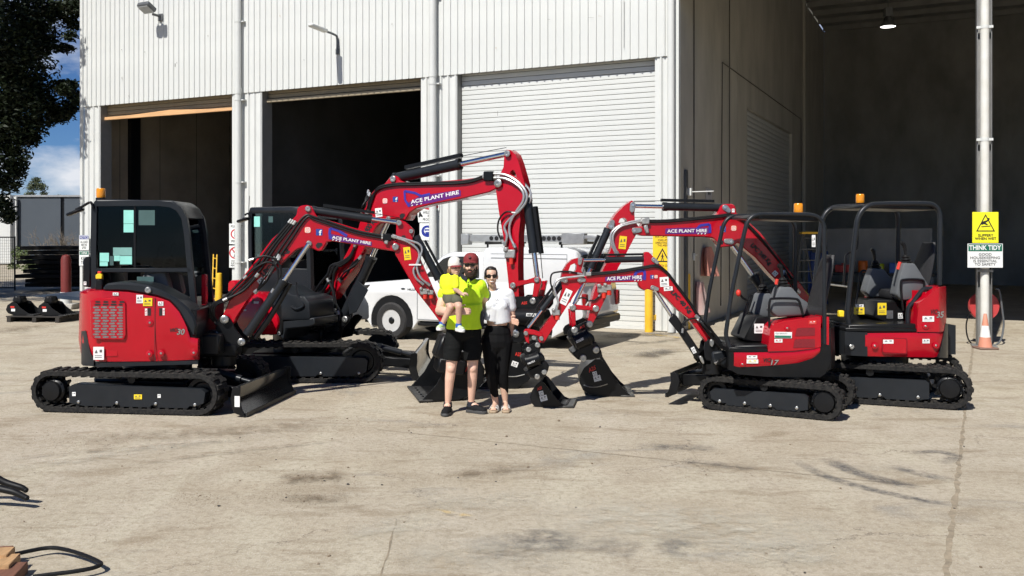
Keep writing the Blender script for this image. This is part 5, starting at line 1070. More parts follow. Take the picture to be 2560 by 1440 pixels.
# boom and stick
BD = k1500([(415, 345), (440, 290), (600, 298), (900, 265), (1160, 240), (1190, 190), (1212, 140), (1245, 120), (1330, 118), (1356, 140), (1366, 212), (1440, 250), (1510, 320), (1610, 410), (1750, 590), (1900, 790), (2010, 920), (2110, 1060), (2060, 1130), (1950, 1050), (1830, 950), (1700, 820), (1560, 660), (1450, 570), (1380, 505), (1330, 545), (1270, 548), (1200, 556), (1170, 495), (1130, 460), (1050, 450), (420, 440), (345, 412), (318, 385), (340, 352)])
plate(U4, E4, 'boom', RED, BD, -0.09, 0.09, bevel=0.012)
SD_ = [(1580, 501), (1590, 512), (1586, 530), (1587, 552), (1600, 572), (1590, 587), (1575, 615), (1565, 635), (1545, 670), (1527, 710), (1512, 750), (1492, 790), (1482, 807), (1472, 806), (1470, 800), (1477, 762), (1485, 730), (1500, 690), (1515, 660), (1522, 636), (1530, 617), (1535, 592), (1521, 577), (1521, 565), (1530, 550), (1540, 535), (1560, 515)]
SDh = k1360([(745, 225), (760, 188), (800, 176), (830, 200), (830, 240), (785, 246)])
plate(U4, E4, 'stick', RED, cut(SD_, SDh), -0.075, 0.075, bevel=0)
for a, c in [((345, 385), (395, 380)), ((1250, 155), (1285, 185)), ((1310, 495), (1260, 490)), ((328, 130), (318, 180)), ((110, 345), (122, 300))]: linkpin(U4, E4, k1500([a])[0], k1500([c])[0], -0.094, 0.036)
decal(U4, E4, 'stiffener_hole', BDEC, k1500([(1200, 495), (1215, 480), (1235, 490), (1230, 520), (1212, 525)]), -0.0915)
ram(U4, E4, k1500([(1245, 158)])[0], k1500([(335, 140)])[0], 0, 0.050, 0.68)
ram(U4, E4, k1500([(1690, 1060)])[0], k1500([(1300, 510)])[0], 0.0, 0.055, 0.42, guard=False)
ram(U4, E4, (1521, 572), (1435, 762), -0.03, 0.048, 0.52)
plate(U4, E4, 'bucket_link', RED, k1180([(985, 350), (1000, 328), (1030, 325), (1200, 345), (1240, 335), (1265, 365), (1235, 395), (1190, 385), (1050, 380), (1000, 388)]), -0.11, -0.08, bevel=0.008)
for y in (-0.11, 0.06): plate(U4, E4, 'bucket_link', RED, k1180([(985, 380), (1035, 380), (1042, 530), (1000, 558)]), y, y + 0.05, trace=-0.11, bevel=0.008)
for p in ((1007, 355), (1238, 366)): pin(U4, E4, k1180([p])[0], -0.112, 0.04, 0.02)
for pts in ([(415, 285), (300, 300), (190, 340), (120, 400), (105, 470), (130, 560), (165, 630)], [(415, 295), (290, 320), (200, 350), (140, 410), (128, 480), (150, 560), (185, 625)]): hose(U4, E4, k1500(pts), -0.10, 0.013, SILV, 'braided_hose')
for off in (0, 14): hose(U4, E4, k1500([(450, 285 + off), (700, 282 + off), (1150, 240 + off), (1300, 225 + off), (1420, 270 + off), (1600, 450 + off), (1800, 700), (1950, 900)]), -0.105, 0.014)
g = MB(U4); vx, vz = U4.px(*k1500([(450, 290)])[0], -0.1); g.box(vx - 0.05, vx + 0.05, -0.14, -0.08, vz - 0.04, vz + 0.04); g.obox((vx + 0.01, -0.13, vz - 0.10), (0.05, 0.03, 0.1), (0, R(-15), 0)); g.build('stop_valve', VALVE, E4, bevel=0.01)
valve_block(U4, E4, k1180([(1300, 165)])[0], -0.08, 0.06); valve_block(U4, E4, k1180([(1355, 150)])[0], -0.085, 0.05)
hose(U4, E4, k1180([(1040, 300), (1080, 260), (1150, 270), (1160, 340)]), -0.05, 0.010); hose(U4, E4, k1180([(1145, 330), (1170, 290), (1230, 280), (1290, 220)]), -0.09, 0.010)
hire_sign(U4, E4, k1500([(655, 365), (800, 358), (1090, 355), (1108, 410), (1050, 420), (650, 420)]), k1500([(970, 372), (1000, 335), (1095, 322), (1102, 370), (1100, 410)]), k1500([(672, 408)])[0], k1500([(1070, 402)])[0], k1500([(672, 374)])[0], k1500([(980, 416), (1015, 416), (1050, 416)]), -0.091)
fbook(U4, E4, k1500([(1228, 370)])[0], 15, -0.091); insta(U4, E4, k1500([(1337, 362)])[0], 14, -0.091)
pxtext(U4, E4, 'LPC 240 Kg', BDEC, k1500([(1490, 548)])[0], k1500([(1685, 745)])[0], k1500([(1534, 506)])[0], -0.0925, 0.06)
sticker(U4, E4, k1500([(227, 505)])[0], 18, 32, -0.0765, YDEC, R(6)); sticker(U4, E4, k1500([(1750, 815)])[0], 12, 12, -0.0915, WDEC, R(45)); sticker(U4, E4, k1500([(1332, 185)])[0], 7, 9, -0.0915, WDEC, lines=0)
hitch(U4, E4, k1180([(955, 605), (975, 570), (1010, 550), (1165, 485), (1200, 505), (1200, 540), (1170, 580), (1010, 650), (965, 660)]), k1180([(980, 680), (1160, 590), (1225, 640), (1240, 700), (1050, 775), (1020, 730)]), k1180([(1005, 815), (1060, 770), (1240, 695), (1290, 780), (1310, 850), (1200, 880), (1060, 880)]), -0.19, 0.40, (k1180([(1020, 705)])[0], k1180([(1170, 640)])[0], 0.10))
pxtext(U4, E4, 'A25', RDEC, k1180([(1082, 572)])[0], k1180([(1128, 552)])[0], k1180([(1078, 545)])[0], -0.193, 0.03)
d = decal(U4, E4, 'name_plate', WDEC, k1180([(1040, 690), (1110, 655), (1116, 678), (1046, 712)]), -0.32); pxtext(U4, d, 'HELITILT', BDEC, k1180([(1049, 706)])[0], k1180([(1112, 676)])[0], k1180([(1044, 692)])[0], -0.326, 0.02)
for p in ((1025, 582), (1175, 520), (1240, 778), (1110, 860)): pin(U4, E4, k1180([p])[0], -0.192, 0.042, 0.02)
bo = on_ground(1510, 992); BK4 = Frame(bo.x, bo.y, -2)
s4 = k1180([(1600, 1253), (1440, 1248), (1300, 1240), (1185, 1225), (1110, 1180), (1076, 1110), (1078, 1040), (1120, 960), (1230, 872), (1285, 872), (1335, 910), (1440, 1080), (1530, 1185)])
s4l = [(x, max(z, 0.004)) for x, z in L2(BK4, s4, 0.0)]
bucket(E4, BK4, s4l, 0.72, 0.0, 10)
pxtext(BK4, E4, 'A25', RDEC, k1180([(1170, 1008)])[0], k1180([(1240, 975)])[0], k1180([(1162, 965)])[0], -0.003, 0.03)
sticker(BK4, E4, k1180([(1228, 1017)])[0], 11, 11, -0.001, WDEC, R(-15)); sticker(BK4, E4, k1180([(1252, 1064)])[0], 18, 14, -0.001, WDEC, R(-15), lines=1)
d_ = MB(BK4); d_.tube(L3(BK4, k1180([(1115, 1130), (1180, 1150), (1270, 1145), (1355, 1120)]), -0.003), 0.006, n=6); d_.build('weld_bead', ZINC, E4)
# ================================================================ white utility truck
UT = Frame(-2.35, 17.72, -28)                    # x runs to the tail, y away from the camera
TRK = thing('utility_truck', (UT.o.x, UT.o.y, 0), 'white utility truck with closed white tray canopy and silver roof rack', 'truck')
CARW = mat('white_car_paint', (0.68, 0.69, 0.69), 0.22, var=0.02, coat=0.6, dust=0.05)
TYRE = mat('tyre_rubber', (0.016, 0.016, 0.017), 0.8, var=0.25, scale=20, dust=0.1)
RIM = mat('steel_rim', (0.52, 0.52, 0.51), 0.35, metal=0.1, var=0.08)
DGL = mat('dark_vehicle_glass', (0.012, 0.015, 0.017), 0.05, var=0.1, spec=0.8)
WB = 2.95
def arch(cx, r, z=0.36, a0=200, a1=-20, n=14): return [(cx + r * math.cos(R(a0 + (a1 - a0) * i / n)), z + r * math.sin(R(a0 + (a1 - a0) * i / n))) for i in range(n + 1)]
low = [(-0.86, 0.42), (-0.92, 0.60), (-0.91, 0.90), (-0.86, 1.03), (-0.66, 1.085), (-0.2, 1.12), (0.35, 1.17), (0.62, 1.19), (2.02, 1.17), (3.98, 1.14), (4.04, 0.62), (3.98, 0.50)] + arch(WB, 0.49)[::-1] + [(2.3, 0.40), (0.62, 0.38)] + arch(0, 0.49)[::-1] + [(-0.6, 0.36)]
b = MB(UT); b.prism(low, 0.03, 1.73); body = b.build('body', CARW, TRK, bevel=0.035, seg=2)
gh = [(0.48, 1.15), (1.10, 1.64), (1.28, 1.70), (2.00, 1.71), (2.06, 1.15)]
b = MB(UT); rings = []
for y, k in ((0.05, 0), (0.16, 1), (1.60, 1), (1.71, 0)):
    rings.append([(x + (0.0 if k else 0.0), y, 1.15 if not k else z) if z <= 1.16 else (x, (0.10 if y < 0.9 else 1.66) if not k else y, z - (0.04 if not k else 0)) for x, z in gh])
b.loft(rings); b.build('cab', CARW, TRK, bevel=0.02)
b = MB(UT); b.prism([(0.72, 1.22), (1.16, 1.575), (1.30, 1.62), (1.92, 1.63), (1.95, 1.22)], 0.055, 0.075); b.build('side_window', DGL, TRK, bevel=0.01)
b = MB(UT); b.add([(0.50, 0.18, 1.20), (0.50, 1.58, 1.20), (1.07, 1.52, 1.635), (1.07, 0.24, 1.635)], [(0, 1, 2, 3)]); b.build('windscreen', DGL, TRK, smooth=0)
cn_ = [(1.98, 1.08), (2.02, 1.74), (2.10, 1.80), (3.70, 1.80), (3.90, 1.74), (4.02, 1.12)]
b = MB(UT); b.prism(cn_, 0.05, 1.70); b.build('tray_canopy', CARW, TRK, bevel=0.06, seg=3)
b = MB(UT)
for x0, x1, z0, z1 in ((2.2, 3.72, 1.60, 1.612), (2.2, 3.72, 1.68, 1.686), (3.72, 3.728, 1.2, 1.68)): b.box(x0, x1, 0.046, 0.052, z0, z1)
b.build('canopy_seams', GPL, TRK)
b = MB(UT); b.add([(3.93, 0.22, 1.68), (3.93, 1.53, 1.68), (4.018, 1.56, 1.2), (4.018, 0.2, 1.2)], [(0, 1, 2, 3)]); o = b.build('rear_window', DGL, TRK, smooth=0); o.location.x += 0.02; o.location.y -= 0.012
for y0_ in (0.06, 1.56): b = MB(UT); b.box(3.96, 4.07, y0_, y0_ + 0.14, 0.72, 1.0); b.build('tail_light', mat('tail_lamp', (0.25, 0.01, 0.01), 0.2, coat=0.5), TRK, bevel=0.02)
b = MB(UT); b.box(3.95, 4.10, 0.1, 1.66, 0.42, 0.56); b.build('rear_bumper', BLK, TRK, bevel=0.03)
BUMP = mat('charcoal_bumper', (0.030, 0.034, 0.040), 0.5)
b = MB(UT); b.prism([(-0.92, 0.34), (-0.98, 0.60), (-0.95, 0.84), (-0.66, 0.86), (-0.53, 0.66), (-0.52, 0.36)], 0.015, 1.745); b.build('front_bumper', BUMP, TRK, bevel=0.05, seg=2)
for cx in (0, WB): b = MB(UT); b.prism(arch(cx, 0.485, a0=192, a1=-12), 0.036, 0.34); b.build('wheel_well', BLK, TRK)
b = MB(UT); b.box(-0.7, 3.9, 0.12, 1.62, 0.30, 0.62); b.build('underbody', BLK, TRK)
b = MB(UT); b.box(0.62, 2.35, 0.0, 0.14, 0.30, 0.36); b.build('side_step', BLK, TRK, bevel=0.015)
b = MB(UT); b.prism([(-0.89, 0.90), (-0.83, 1.015), (-0.50, 1.05), (-0.62, 0.93)], 0.018, 0.06); b.build('headlight', DGL, TRK, bevel=0.01)
b = MB(UT); b.prism([(-0.87, 0.915), (-0.83, 0.99), (-0.74, 1.0), (-0.76, 0.92)], 0.012, 0.03); b.build('headlight_lens', ZINC, TRK, bevel=0.006)
b = MB(UT)
for x, z0, z1 in ((0.60, 0.42, 1.17), (1.97, 0.42, 1.15)): b.box(x - 0.006, x + 0.006, 0.026, 0.031, z0, z1)
b.box(0.6, 1.97, 0.026, 0.031, 0.415, 0.422); b.build('door_gap', GPL, TRK)
b = MB(UT); b.box(1.70, 1.90, 0.005, 0.035, 1.02, 1.06); b.build('door_handle', CARW, TRK, bevel=0.01)
b = MB(UT); b.obox((0.68, -0.08, 1.27), (0.10, 0.20, 0.16)); b.build('door_mirror', BLK, TRK, bevel=0.03)
b = MB(UT); b.cyl((0.55, 0.1, 1.17), (0.75, 0.08, 1.52), 0.006, n=6); b.build('aerial', BLK, TRK)
kU = crop(880, 560, 2560 / 700)
pxtext(UT, TRK, 'HILUX', BDEC, kU([(508, 607)])[0], kU([(590, 610)])[0], kU([(508, 588)])[0], 0.024, 0.02)
b = MB(UT); q = UT.px(*kU([(466, 592)])[0], 0.026); b.ell((q[0], 0.026, q[1]), (0.05, 0.012, 0.016)); b.build('side_repeater', DGL, TRK)
def wheel(cx, y, sgn):
    b = MB(UT); r = 0.365; w = 0.235
    b.lathe([(0.215, 0.0), (0.25, -0.01), (0.32, -0.012), (0.352, 0.01), (r, 0.04), (r, w - 0.04), (0.35, w), (0.215, w)], (cx, y, 0.365), (0, sgn, 0), n=40, caps=False); wt = b.build('tyre', TYRE, TRK)
    b = MB(UT); b.lathe([(0.218, 0.012), (0.222, 0.0), (0.212, 0.004), (0.200, 0.045), (0.185, 0.05), (0.150, 0.035), (0.115, 0.028), (0.10, 0.05), (0.07, 0.035), (0.045, 0.02), (0.03, 0.02)], (cx, y, 0.365), (0, sgn, 0), n=36); b.build('rim', RIM, wt)
    b = MB(UT)
    for k in range(14): t = 2 * math.pi * k / 14; b.cyl((cx + 0.163 * math.cos(t), y + sgn * 0.036, 0.365 + 0.163 * math.sin(t)), (cx + 0.163 * math.cos(t), y + sgn * 0.055, 0.365 + 0.163 * math.sin(t)), 0.021, n=10)
    b.lathe([(0.070, 0.012), (0.055, 0.0), (0.02, -0.005)], (cx, y, 0.365), (0, sgn, 0), n=14); tag(b.build('rim_holes', BLK, wt), kind='stuff')
for cx in (0, WB): wheel(cx, 0.02, 1); wheel(cx, 1.74, -1)
ALU = mat('aluminium_rack', (0.50, 0.51, 0.50), 0.4, metal=0.7, var=0.12, scale=8)
for x in (2.05, 3.55):
    b = MB(UT); b.box(x, x + 0.05, 0.08, 1.66, 1.85, 1.90); b.cyl((x + 0.025, 0.15, 1.79), (x + 0.025, 0.15, 1.86), 0.02, n=8); b.cyl((x + 0.025, 1.6, 1.79), (x + 0.025, 1.6, 1.86), 0.02, n=8); b.build('rack_bar', BLK, TRK, bevel=0.006)
b = MB(UT); b.box(1.62, 4.0, 0.10, 0.16, 1.90, 2.03); rk = b.build('rack_beam', ALU, TRK, bevel=0.008)
for x in list(2.18 + 0.11 * i for i in range(4)) + list(3.25 + 0.10 * i for i in range(5)):
    b = MB(UT); b.cyl((x, 0.092, 1.965), (x, 0.099, 1.965), 0.04, n=14); b.build('beam_hole', BDEC, rk)
b = MB(UT); b.box(1.55, 1.72, 0.05, 0.2, 1.84, 2.05); b.build('rack_bracket', ALU, rk, bevel=0.012)
b = MB(UT); b.box(3.62, 4.05, 0.04, 0.2, 1.86, 2.06); b.box(4.03, 4.35, 0.06, 0.12, 1.95, 2.02); b.build('rack_bracket', ALU, rk, bevel=0.012)
b = MB(UT); b.box(1.7, 3.9, 1.3, 1.36, 1.90, 1.98); b.build('rack_beam', ALU, TRK, bevel=0.008)
# ================================================================ people
def capsule(b, p0, p1, r0, r1=None, n=12):
    r1 = r0 if r1 is None else r1
    b.cyl(p0, p1, r0, r1, n=n); b.ell(p0, (r0,) * 3, n, 8); b.ell(p1, (r1,) * 3, n, 8)
def chain(b, pts, rad):
    for (p, q), (r0, r1) in zip(zip(pts, pts[1:]), zip(rad, rad[1:])): capsule(b, p, q, r0, r1)
def fuse(b, name, m, parent, voxel=0.008, smooth=6, factor=0.5):
    """weld overlapping shapes into one continuous skin"""
    me = b.mesh(name, world_loc(parent), smooth=0); ob = bpy.data.objects.new(name, me); col.objects.link(ob)
    md = ob.modifiers.new('weld', 'REMESH'); md.mode = 'VOXEL'; md.voxel_size = voxel
    sm = ob.modifiers.new('soft', 'SMOOTH'); sm.factor = factor; sm.iterations = smooth
    dg = bpy.context.evaluated_depsgraph_get(); out = bpy.data.meshes.new_from_object(ob.evaluated_get(dg))
    bpy.data.objects.remove(ob); bpy.data.meshes.remove(me); out.name = name; out.materials.clear()
    out.polygons.foreach_set('use_smooth', [True] * len(out.polygons)); out.update()
    return link_mesh(name, out, m, parent)
SKIN = mat('sunlit_skin', (0.74, 0.455, 0.335), 0.55, var=0.10, scale=9)
SKINW = mat('fair_skin', (0.62, 0.40, 0.29), 0.55, var=0.06, scale=9)
SKINB = mat('child_skin', (0.58, 0.36, 0.26), 0.55, var=0.05, scale=9)
HV = mat('hi_vis_yellow', (0.60, 0.94, 0.02), 0.85, var=0.16, scale=5, bump=0.9, bscale=5, stretch=(1.6, 1, 0.7))
HVB = mat('hi_vis_lemon', (0.84, 0.93, 0.02), 0.85, var=0.06, scale=9, bump=0.6, bscale=14)
NAVY = mat('navy_cloth', (0.010, 0.013, 0.022), 0.85, var=0.2)
SHORT = mat('black_work_shorts', (0.008, 0.0085, 0.0085), 0.85, spec=0.15, var=0.3, scale=12, bump=0.35, bscale=12, stretch=(0.6, 1, 2.4))
LEG = mat('black_leggings', (0.0045, 0.0045, 0.005), 0.75, var=0.15, spec=0.15)
TEE = mat('white_tee', (0.70, 0.71, 0.73), 0.85, var=0.03, bump=0.25, bscale=11)
HAIRD = mat('dark_hair', (0.012, 0.008, 0.006), 0.45, var=0.3, scale=60)
BEARD = mat('brown_beard', (0.035, 0.017, 0.010), 0.8, var=0.4, scale=120, bump=0.5, bscale=200)
HAIRB = mat('sandy_hair', (0.20, 0.11, 0.05), 0.6, var=0.3, scale=70)
MAROON = mat('maroon_cap', (0.21, 0.024, 0.026), 0.8, var=0.1, scale=12)
CREAM = mat('cream_cap', (0.68, 0.65, 0.58), 0.8, var=0.05)
SHOE = mat('black_shoe', (0.010, 0.010, 0.011), 0.8, spec=0.2, var=0.4, scale=40)
SOLE = mat('grey_sole', (0.055, 0.055, 0.055), 0.7)
LENS = mat('sunglass_lens', (0.006, 0.005, 0.005), 0.08)
def head(b, c, s=1.0, nose_dx=0.0, yaw=0.0, fem=False):
    """skull, jaw, nose, ears facing -y, turned by yaw"""
    m = Matrix.Rotation(yaw, 3, 'Z'); c = Vector(c)
    def P(x, y, z): return c + m @ (Vector((x, y, z)) * s)
    b.ell(P(0, 0.012, 0.03), (0.078 * s, 0.098 * s, 0.092 * s), 16, 12, m); b.ell(P(0, -0.012, -0.035), (0.064 * s, 0.078 * s, 0.085 * s), 16, 12, m)
    b.ell(P(0, -0.045, -0.085), ((0.038 if fem else 0.046) * s, 0.042 * s, 0.035 * s), 12, 8, m)
    capsule(b, P(0, -0.085, 0.012), P(0, -0.108, -0.024), 0.010 * s, 0.015 * s); b.ell(P(0.012, -0.098, -0.028), (0.010 * s,) * 3, 8, 6); b.ell(P(-0.012, -0.098, -0.028), (0.010 * s,) * 3, 8, 6)
    for e in (-1, 1): b.ell(P(e * 0.078, 0.012, -0.008), (0.012 * s, 0.022 * s, 0.034 * s), 10, 8, m); b.ell(P(e * 0.034, -0.074, -0.024), (0.022 * s, 0.016 * s, 0.02 * s), 8, 6, m)
    b.ell(P(0, -0.085, -0.062), (0.026 * s, 0.014 * s, 0.012 * s), 10, 6, m)
    return P, m
def hand(b, w, d, up, s=1.0, curl=0.5, thumb=1):
    """palm and five bent fingers: w wrist, d pointing along the palm, up out of the back of the hand"""
    w = Vector(w); d = Vector(d).normalized(); u = Vector(up); u = (u - d * u.dot(d)).normalized(); t = d.cross(u) * thumb
    pc = w + d * 0.05 * s
    for k in range(4):
        o = (k - 1.5) * 0.020 * s; capsule(b, w + d * 0.015 * s + t * o * 0.7, w + d * 0.085 * s + t * o, 0.014 * s, 0.012 * s)
        L = (0.072, 0.082, 0.078, 0.060)[3 - k] * s if thumb else 0.07; p = w + d * 0.088 * s + t * o; dd = d; cu = curl * (0.9 + 0.1 * k)
        for seg, f in enumerate((0.45, 0.32, 0.23)):
            a = cu * (0.8 + 0.35 * seg); dd = (dd * math.cos(a) - u * math.sin(a)).normalized(); u2 = u; q = p + dd * L * f
            capsule(b, p, q, 0.0095 * s - 0.0006 * seg, 0.009 * s - 0.0006 * seg, n=8); p = q
    p = w + d * 0.03 * s + t * 0.032 * s; q = p + (d * 0.5 + t * 0.75 - u * 0.25).normalized() * 0.04 * s; r = q + (d * 0.85 + t * 0.2 - u * 0.4).normalized() * 0.035 * s
    capsule(b, p, q, 0.013 * s, 0.011 * s, n=8); capsule(b, q, r, 0.011 * s, 0.009 * s, n=8)
def glasses(parent, P, fr, z=0.012, w=0.030, h=0.021, y=-0.092, m=None):
    b = MB(fr)
    for e in (-1, 1):
        ring = []
        for k in range(12): t = 2 * math.pi * k / 12; ring.append((e * 0.034 + w * math.cos(t) * (1.0 if abs(math.cos(t)) < 0.8 else 0.97), z + h * math.sin(t)))
        fr_ = [P(x, y - 0.006 + abs(x) * 0.25, zz) for x, zz in ring]; bk = [P(x, y + 0.004 + abs(x) * 0.25, zz) for x, zz in ring]
        b.loft([fr_, bk])
    b.tube([P(-0.012, y - 0.004, z + 0.008), P(0.012, y - 0.004, z + 0.008)], 0.004, n=6, sm=1)
    for e in (-1, 1): b.tube([P(e * 0.060, y + 0.012, z + 0.008), P(e * 0.078, -0.02, z + 0.008), P(e * 0.080, 0.03, z)], 0.004, n=6, sm=1)
    return b.build('sunglasses', LENS, parent)
def cap(parent, P, m_, fr, crown, brim, s=1.0, dz=0.05, yaw=None, tilt=0.0, ch=0.105):
    b = MB(fr); R0 = 0.092 * s; rings = []
    for j in range(7):
        t = j / 6 * math.pi / 2; rr = math.cos(t) ** 0.75; zz = dz + ch * math.sin(t)
        rings.append([P(0.090 * rr * math.cos(a), 0.012 + 0.108 * rr * math.sin(a), zz) for a in [2 * math.pi * k / 20 for k in range(20)]])
    rings.insert(0, [P(0.090 * math.cos(a), 0.012 + 0.108 * math.sin(a), dz - 0.03) for a in [2 * math.pi * k / 20 for k in range(20)]])
    b.loft(rings); cr_ = b.build('cap', crown, parent, smooth=60)
    b = MB(fr); top = []; bot = []
    A = [math.pi + math.pi * k / 12 for k in range(13)]
    inner = [(0.080 * math.cos(a), 0.012 + 0.100 * math.sin(a)) for a in A]; outer = [(0.084 * math.cos(a), -0.030 + 0.122 * math.sin(a)) for a in A]
    rings = []
    for (x0, y0), (x1, y1_) in zip(inner, outer): rings.append([P(x0, y0, dz - 0.012), P(x1, y1_, dz - 0.030 + tilt - 0.9 * x1 * x1), P(x1, y1_, dz - 0.036 + tilt - 0.9 * x1 * x1), P(x0, y0, dz - 0.020)])
    b.loft(rings); b.build('cap_brim', brim, cr_, smooth=60); return cr_
# ---- man
MY = 10.46; MF = Frame((1160 - 1280) / F_PX * MY, MY, 0)
MAN = thing('person', tuple(MF.o), 'person in yellow hi-vis polo, black shorts and maroon cap, carrying a child on one arm', 'person')
hc = (0.080, -0.035, 1.682)
b = MB(MF); P_, m_ = head(b, hc, 0.96, yaw=R(-6))
capsule(b, (0.045, 0.0, 1.50), (0.07, -0.015, 1.62), 0.066, 0.060)
b.ell((0.01, 0.01, 1.34), (0.20, 0.125, 0.20)); b.ell((0.0, 0.0, 1.10), (0.185, 0.125, 0.19)); b.ell((0, 0, 0.95), (0.175, 0.12, 0.12))
capsule(b, (-0.165, 0.01, 1.45), (0.175, 0.02, 1.45), 0.068, 0.068)
for pts, rad in (([(-0.105, 0.0, 0.92), (-0.145, -0.045, 0.52), (-0.160, -0.04, 0.40), (-0.185, 0.0, 0.10)], [0.095, 0.060, 0.056, 0.033]), ([(0.095, 0.02, 0.92), (0.100, -0.02, 0.52), (0.095, -0.01, 0.40), (0.080, 0.04, 0.10)], [0.095, 0.060, 0.056, 0.033])): chain(b, pts, rad)
for x, y in ((-0.168, 0.028), (0.092, 0.055)): b.ell((x, y, 0.36), (0.052, 0.055, 0.11))
for x, y in ((-0.146, -0.10), (0.10, -0.075)): b.ell((x, y + 0.02, 0.515), (0.045, 0.035, 0.05))
capsule(b, (-0.185, 0.0, 0.10), (-0.195, -0.10, 0.05), 0.04, 0.035); capsule(b, (0.08, 0.04, 0.10), (0.17, 0.0, 0.05), 0.04, 0.035)
chain(b, [(-0.180, 0.02, 1.45), (-0.250, -0.08, 1.27), (-0.262, -0.20, 1.19)], [0.062, 0.052, 0.048]); chain(b, [(-0.262, -0.20, 1.19), (-0.14, -0.42, 1.19), (-0.045, -0.49, 1.20)], [0.053, 0.048, 0.034])
hand(b, (-0.045, -0.49, 1.20), (0.95, -0.05, 0.05), (0.0, -1.0, 0.15), 1.0, 0.55, -1)
chain(b, [(0.185, 0.03, 1.45), (0.255, 0.14, 1.22), (0.33, 0.20, 1.10)], [0.060, 0.050, 0.042]); chain(b, [(0.33, 0.20, 1.10), (0.50, 0.16, 1.05)], [0.042, 0.034]); hand(b, (0.50, 0.16, 1.05), (1, -0.25, -0.2), (0, 1, 0.2), 1.0, 0.5, 1)
fuse(b, 'body', SKIN, MAN, 0.0055, 5)
b = MB(MF); b.ell(P_(0, -0.026, -0.088), (0.066, 0.078, 0.056), 16, 10, m_); b.ell(P_(0, -0.066, -0.108), (0.048, 0.036, 0.036), 12, 8, m_); b.ell(P_(0.045, -0.05, -0.062), (0.022, 0.03, 0.035)); b.ell(P_(-0.045, -0.05, -0.062), (0.022, 0.03, 0.035)); b.ell(P_(0.068, 0.004, -0.045), (0.013, 0.026, 0.055)); b.ell(P_(-0.068, 0.004, -0.045), (0.013, 0.026, 0.055)); b.ell(P_(0, -0.096, -0.049), (0.034, 0.011, 0.008), 10, 6, m_)
fuse(b, 'beard', BEARD, MAN, 0.005, 3)
b = MB(MF); b.ell(P_(0, -0.102, -0.066), (0.021, 0.012, 0.006), 10, 6, m_); b.build('lips', mat('lip_pink', (0.42, 0.16, 0.13), 0.5), MAN)
b = MB(MF); b.ell(P_(0, 0.03, 0.03), (0.083, 0.092, 0.06), 16, 10, m_); b.build('hair', HAIRD, MAN)
glasses(MAN, P_, MF, z=0.014, w=0.032, h=0.019); cap(MAN, P_, m_, MF, MAROON, MAROON, dz=0.072, ch=0.085, tilt=0.006)
b = MB(MF); b.lathe([(0.018, 0), (0.016, 0.004)], P_(0, -0.098, 0.108), m_ @ Vector((0, -0.8, 0.5)), n=6); b.build('cap_badge', mat('dark_maroon', (0.10, 0.01, 0.012), 0.7), MAN)
b = MB(MF)   # shirt
b.ell((0.01, 0.01, 1.33), (0.212, 0.142, 0.20)); b.ell((0.0, 0.0, 1.12), (0.204, 0.146, 0.20)); b.ell((0.0, 0.0, 1.02), (0.200, 0.144, 0.10)); b.cyl((0, 0, 0.97), (0.0, 0, 1.2), 0.16, 0.16, n=24)
for e in (-1, 1): b.cyl((e * 0.07, 0, 0.965), (e * 0.07, 0, 1.25), 0.137, 0.142, n=20)
capsule(b, (-0.170, 0.01, 1.450), (0.180, 0.02, 1.450), 0.082, 0.082); capsule(b, (0.0, 0.01, 1.47), (0.06, 0.0, 1.53), 0.10, 0.075)
capsule(b, (-0.180, 0.02, 1.45), (-0.230, -0.05, 1.36), 0.078, 0.072); capsule(b, (0.185, 0.03, 1.45), (0.225, 0.10, 1.34), 0.076, 0.068)
shirt = fuse(b, 'shirt', HV, MAN, 0.008, 5)
b = MB(MF)
for e in (-1, 1):
    pts = [(0.055 + e * 0.012, -0.085, 1.535), (0.055 + e * 0.065, -0.055, 1.565), (0.055 + e * 0.085, 0.0, 1.58), (0.055 + e * 0.05, 0.06, 1.59)]
    b.loft([[(x, y, z + 0.022), (x * 1.0 + e * 0.012, y - 0.012, z - 0.028), (x + e * 0.010, y - 0.004, z - 0.03), (x - e * 0.004, y + 0.006, z + 0.018)] for x, y, z in pts])
b.build('collar', NAVY, shirt, smooth=60)
b = MB(MF); b.box(0.045, 0.068, -0.135, -0.12, 1.40, 1.53); b.build('placket', HV, shirt, bevel=0.004)
b = MB(MF)
for z in (1.50, 1.45): b.lathe([(0.006, 0), (0.005, 0.004)], (0.056, -0.136, z), (0, -1, 0), n=8)
b.build('buttons', NAVY, shirt)
b = MB(MF); b.ell((-0.192, 0.03, 1.09), (0.035, 0.115, 0.13)); b.ell((0.19, 0.03, 1.09), (0.035, 0.115, 0.13)); b.cyl((-0.19, 0.02, 0.966), (-0.19, 0.02, 1.1), 0.04); b.cyl((0.19, 0.02, 0.966), (0.19, 0.02, 1.1), 0.04); fuse(b, 'side_panels', NAVY, shirt, 0.008, 4)
b = MB(MF)   # shorts
b.ell((0, 0.005, 0.93), (0.205, 0.14, 0.12)); b.cyl((-0.09, 0, 0.97), (-0.143, -0.03, 0.608), 0.112, 0.100, n=20); b.cyl((0.085, 0.012, 0.97), (0.098, -0.01, 0.608), 0.112, 0.100, n=20)
b.ell((-0.195, 0.0, 0.72), (0.045, 0.06, 0.085)); b.ell((0.175, 0.01, 0.72), (0.035, 0.06, 0.085))
fuse(b, 'shorts', SHORT, MAN, 0.008, 4)
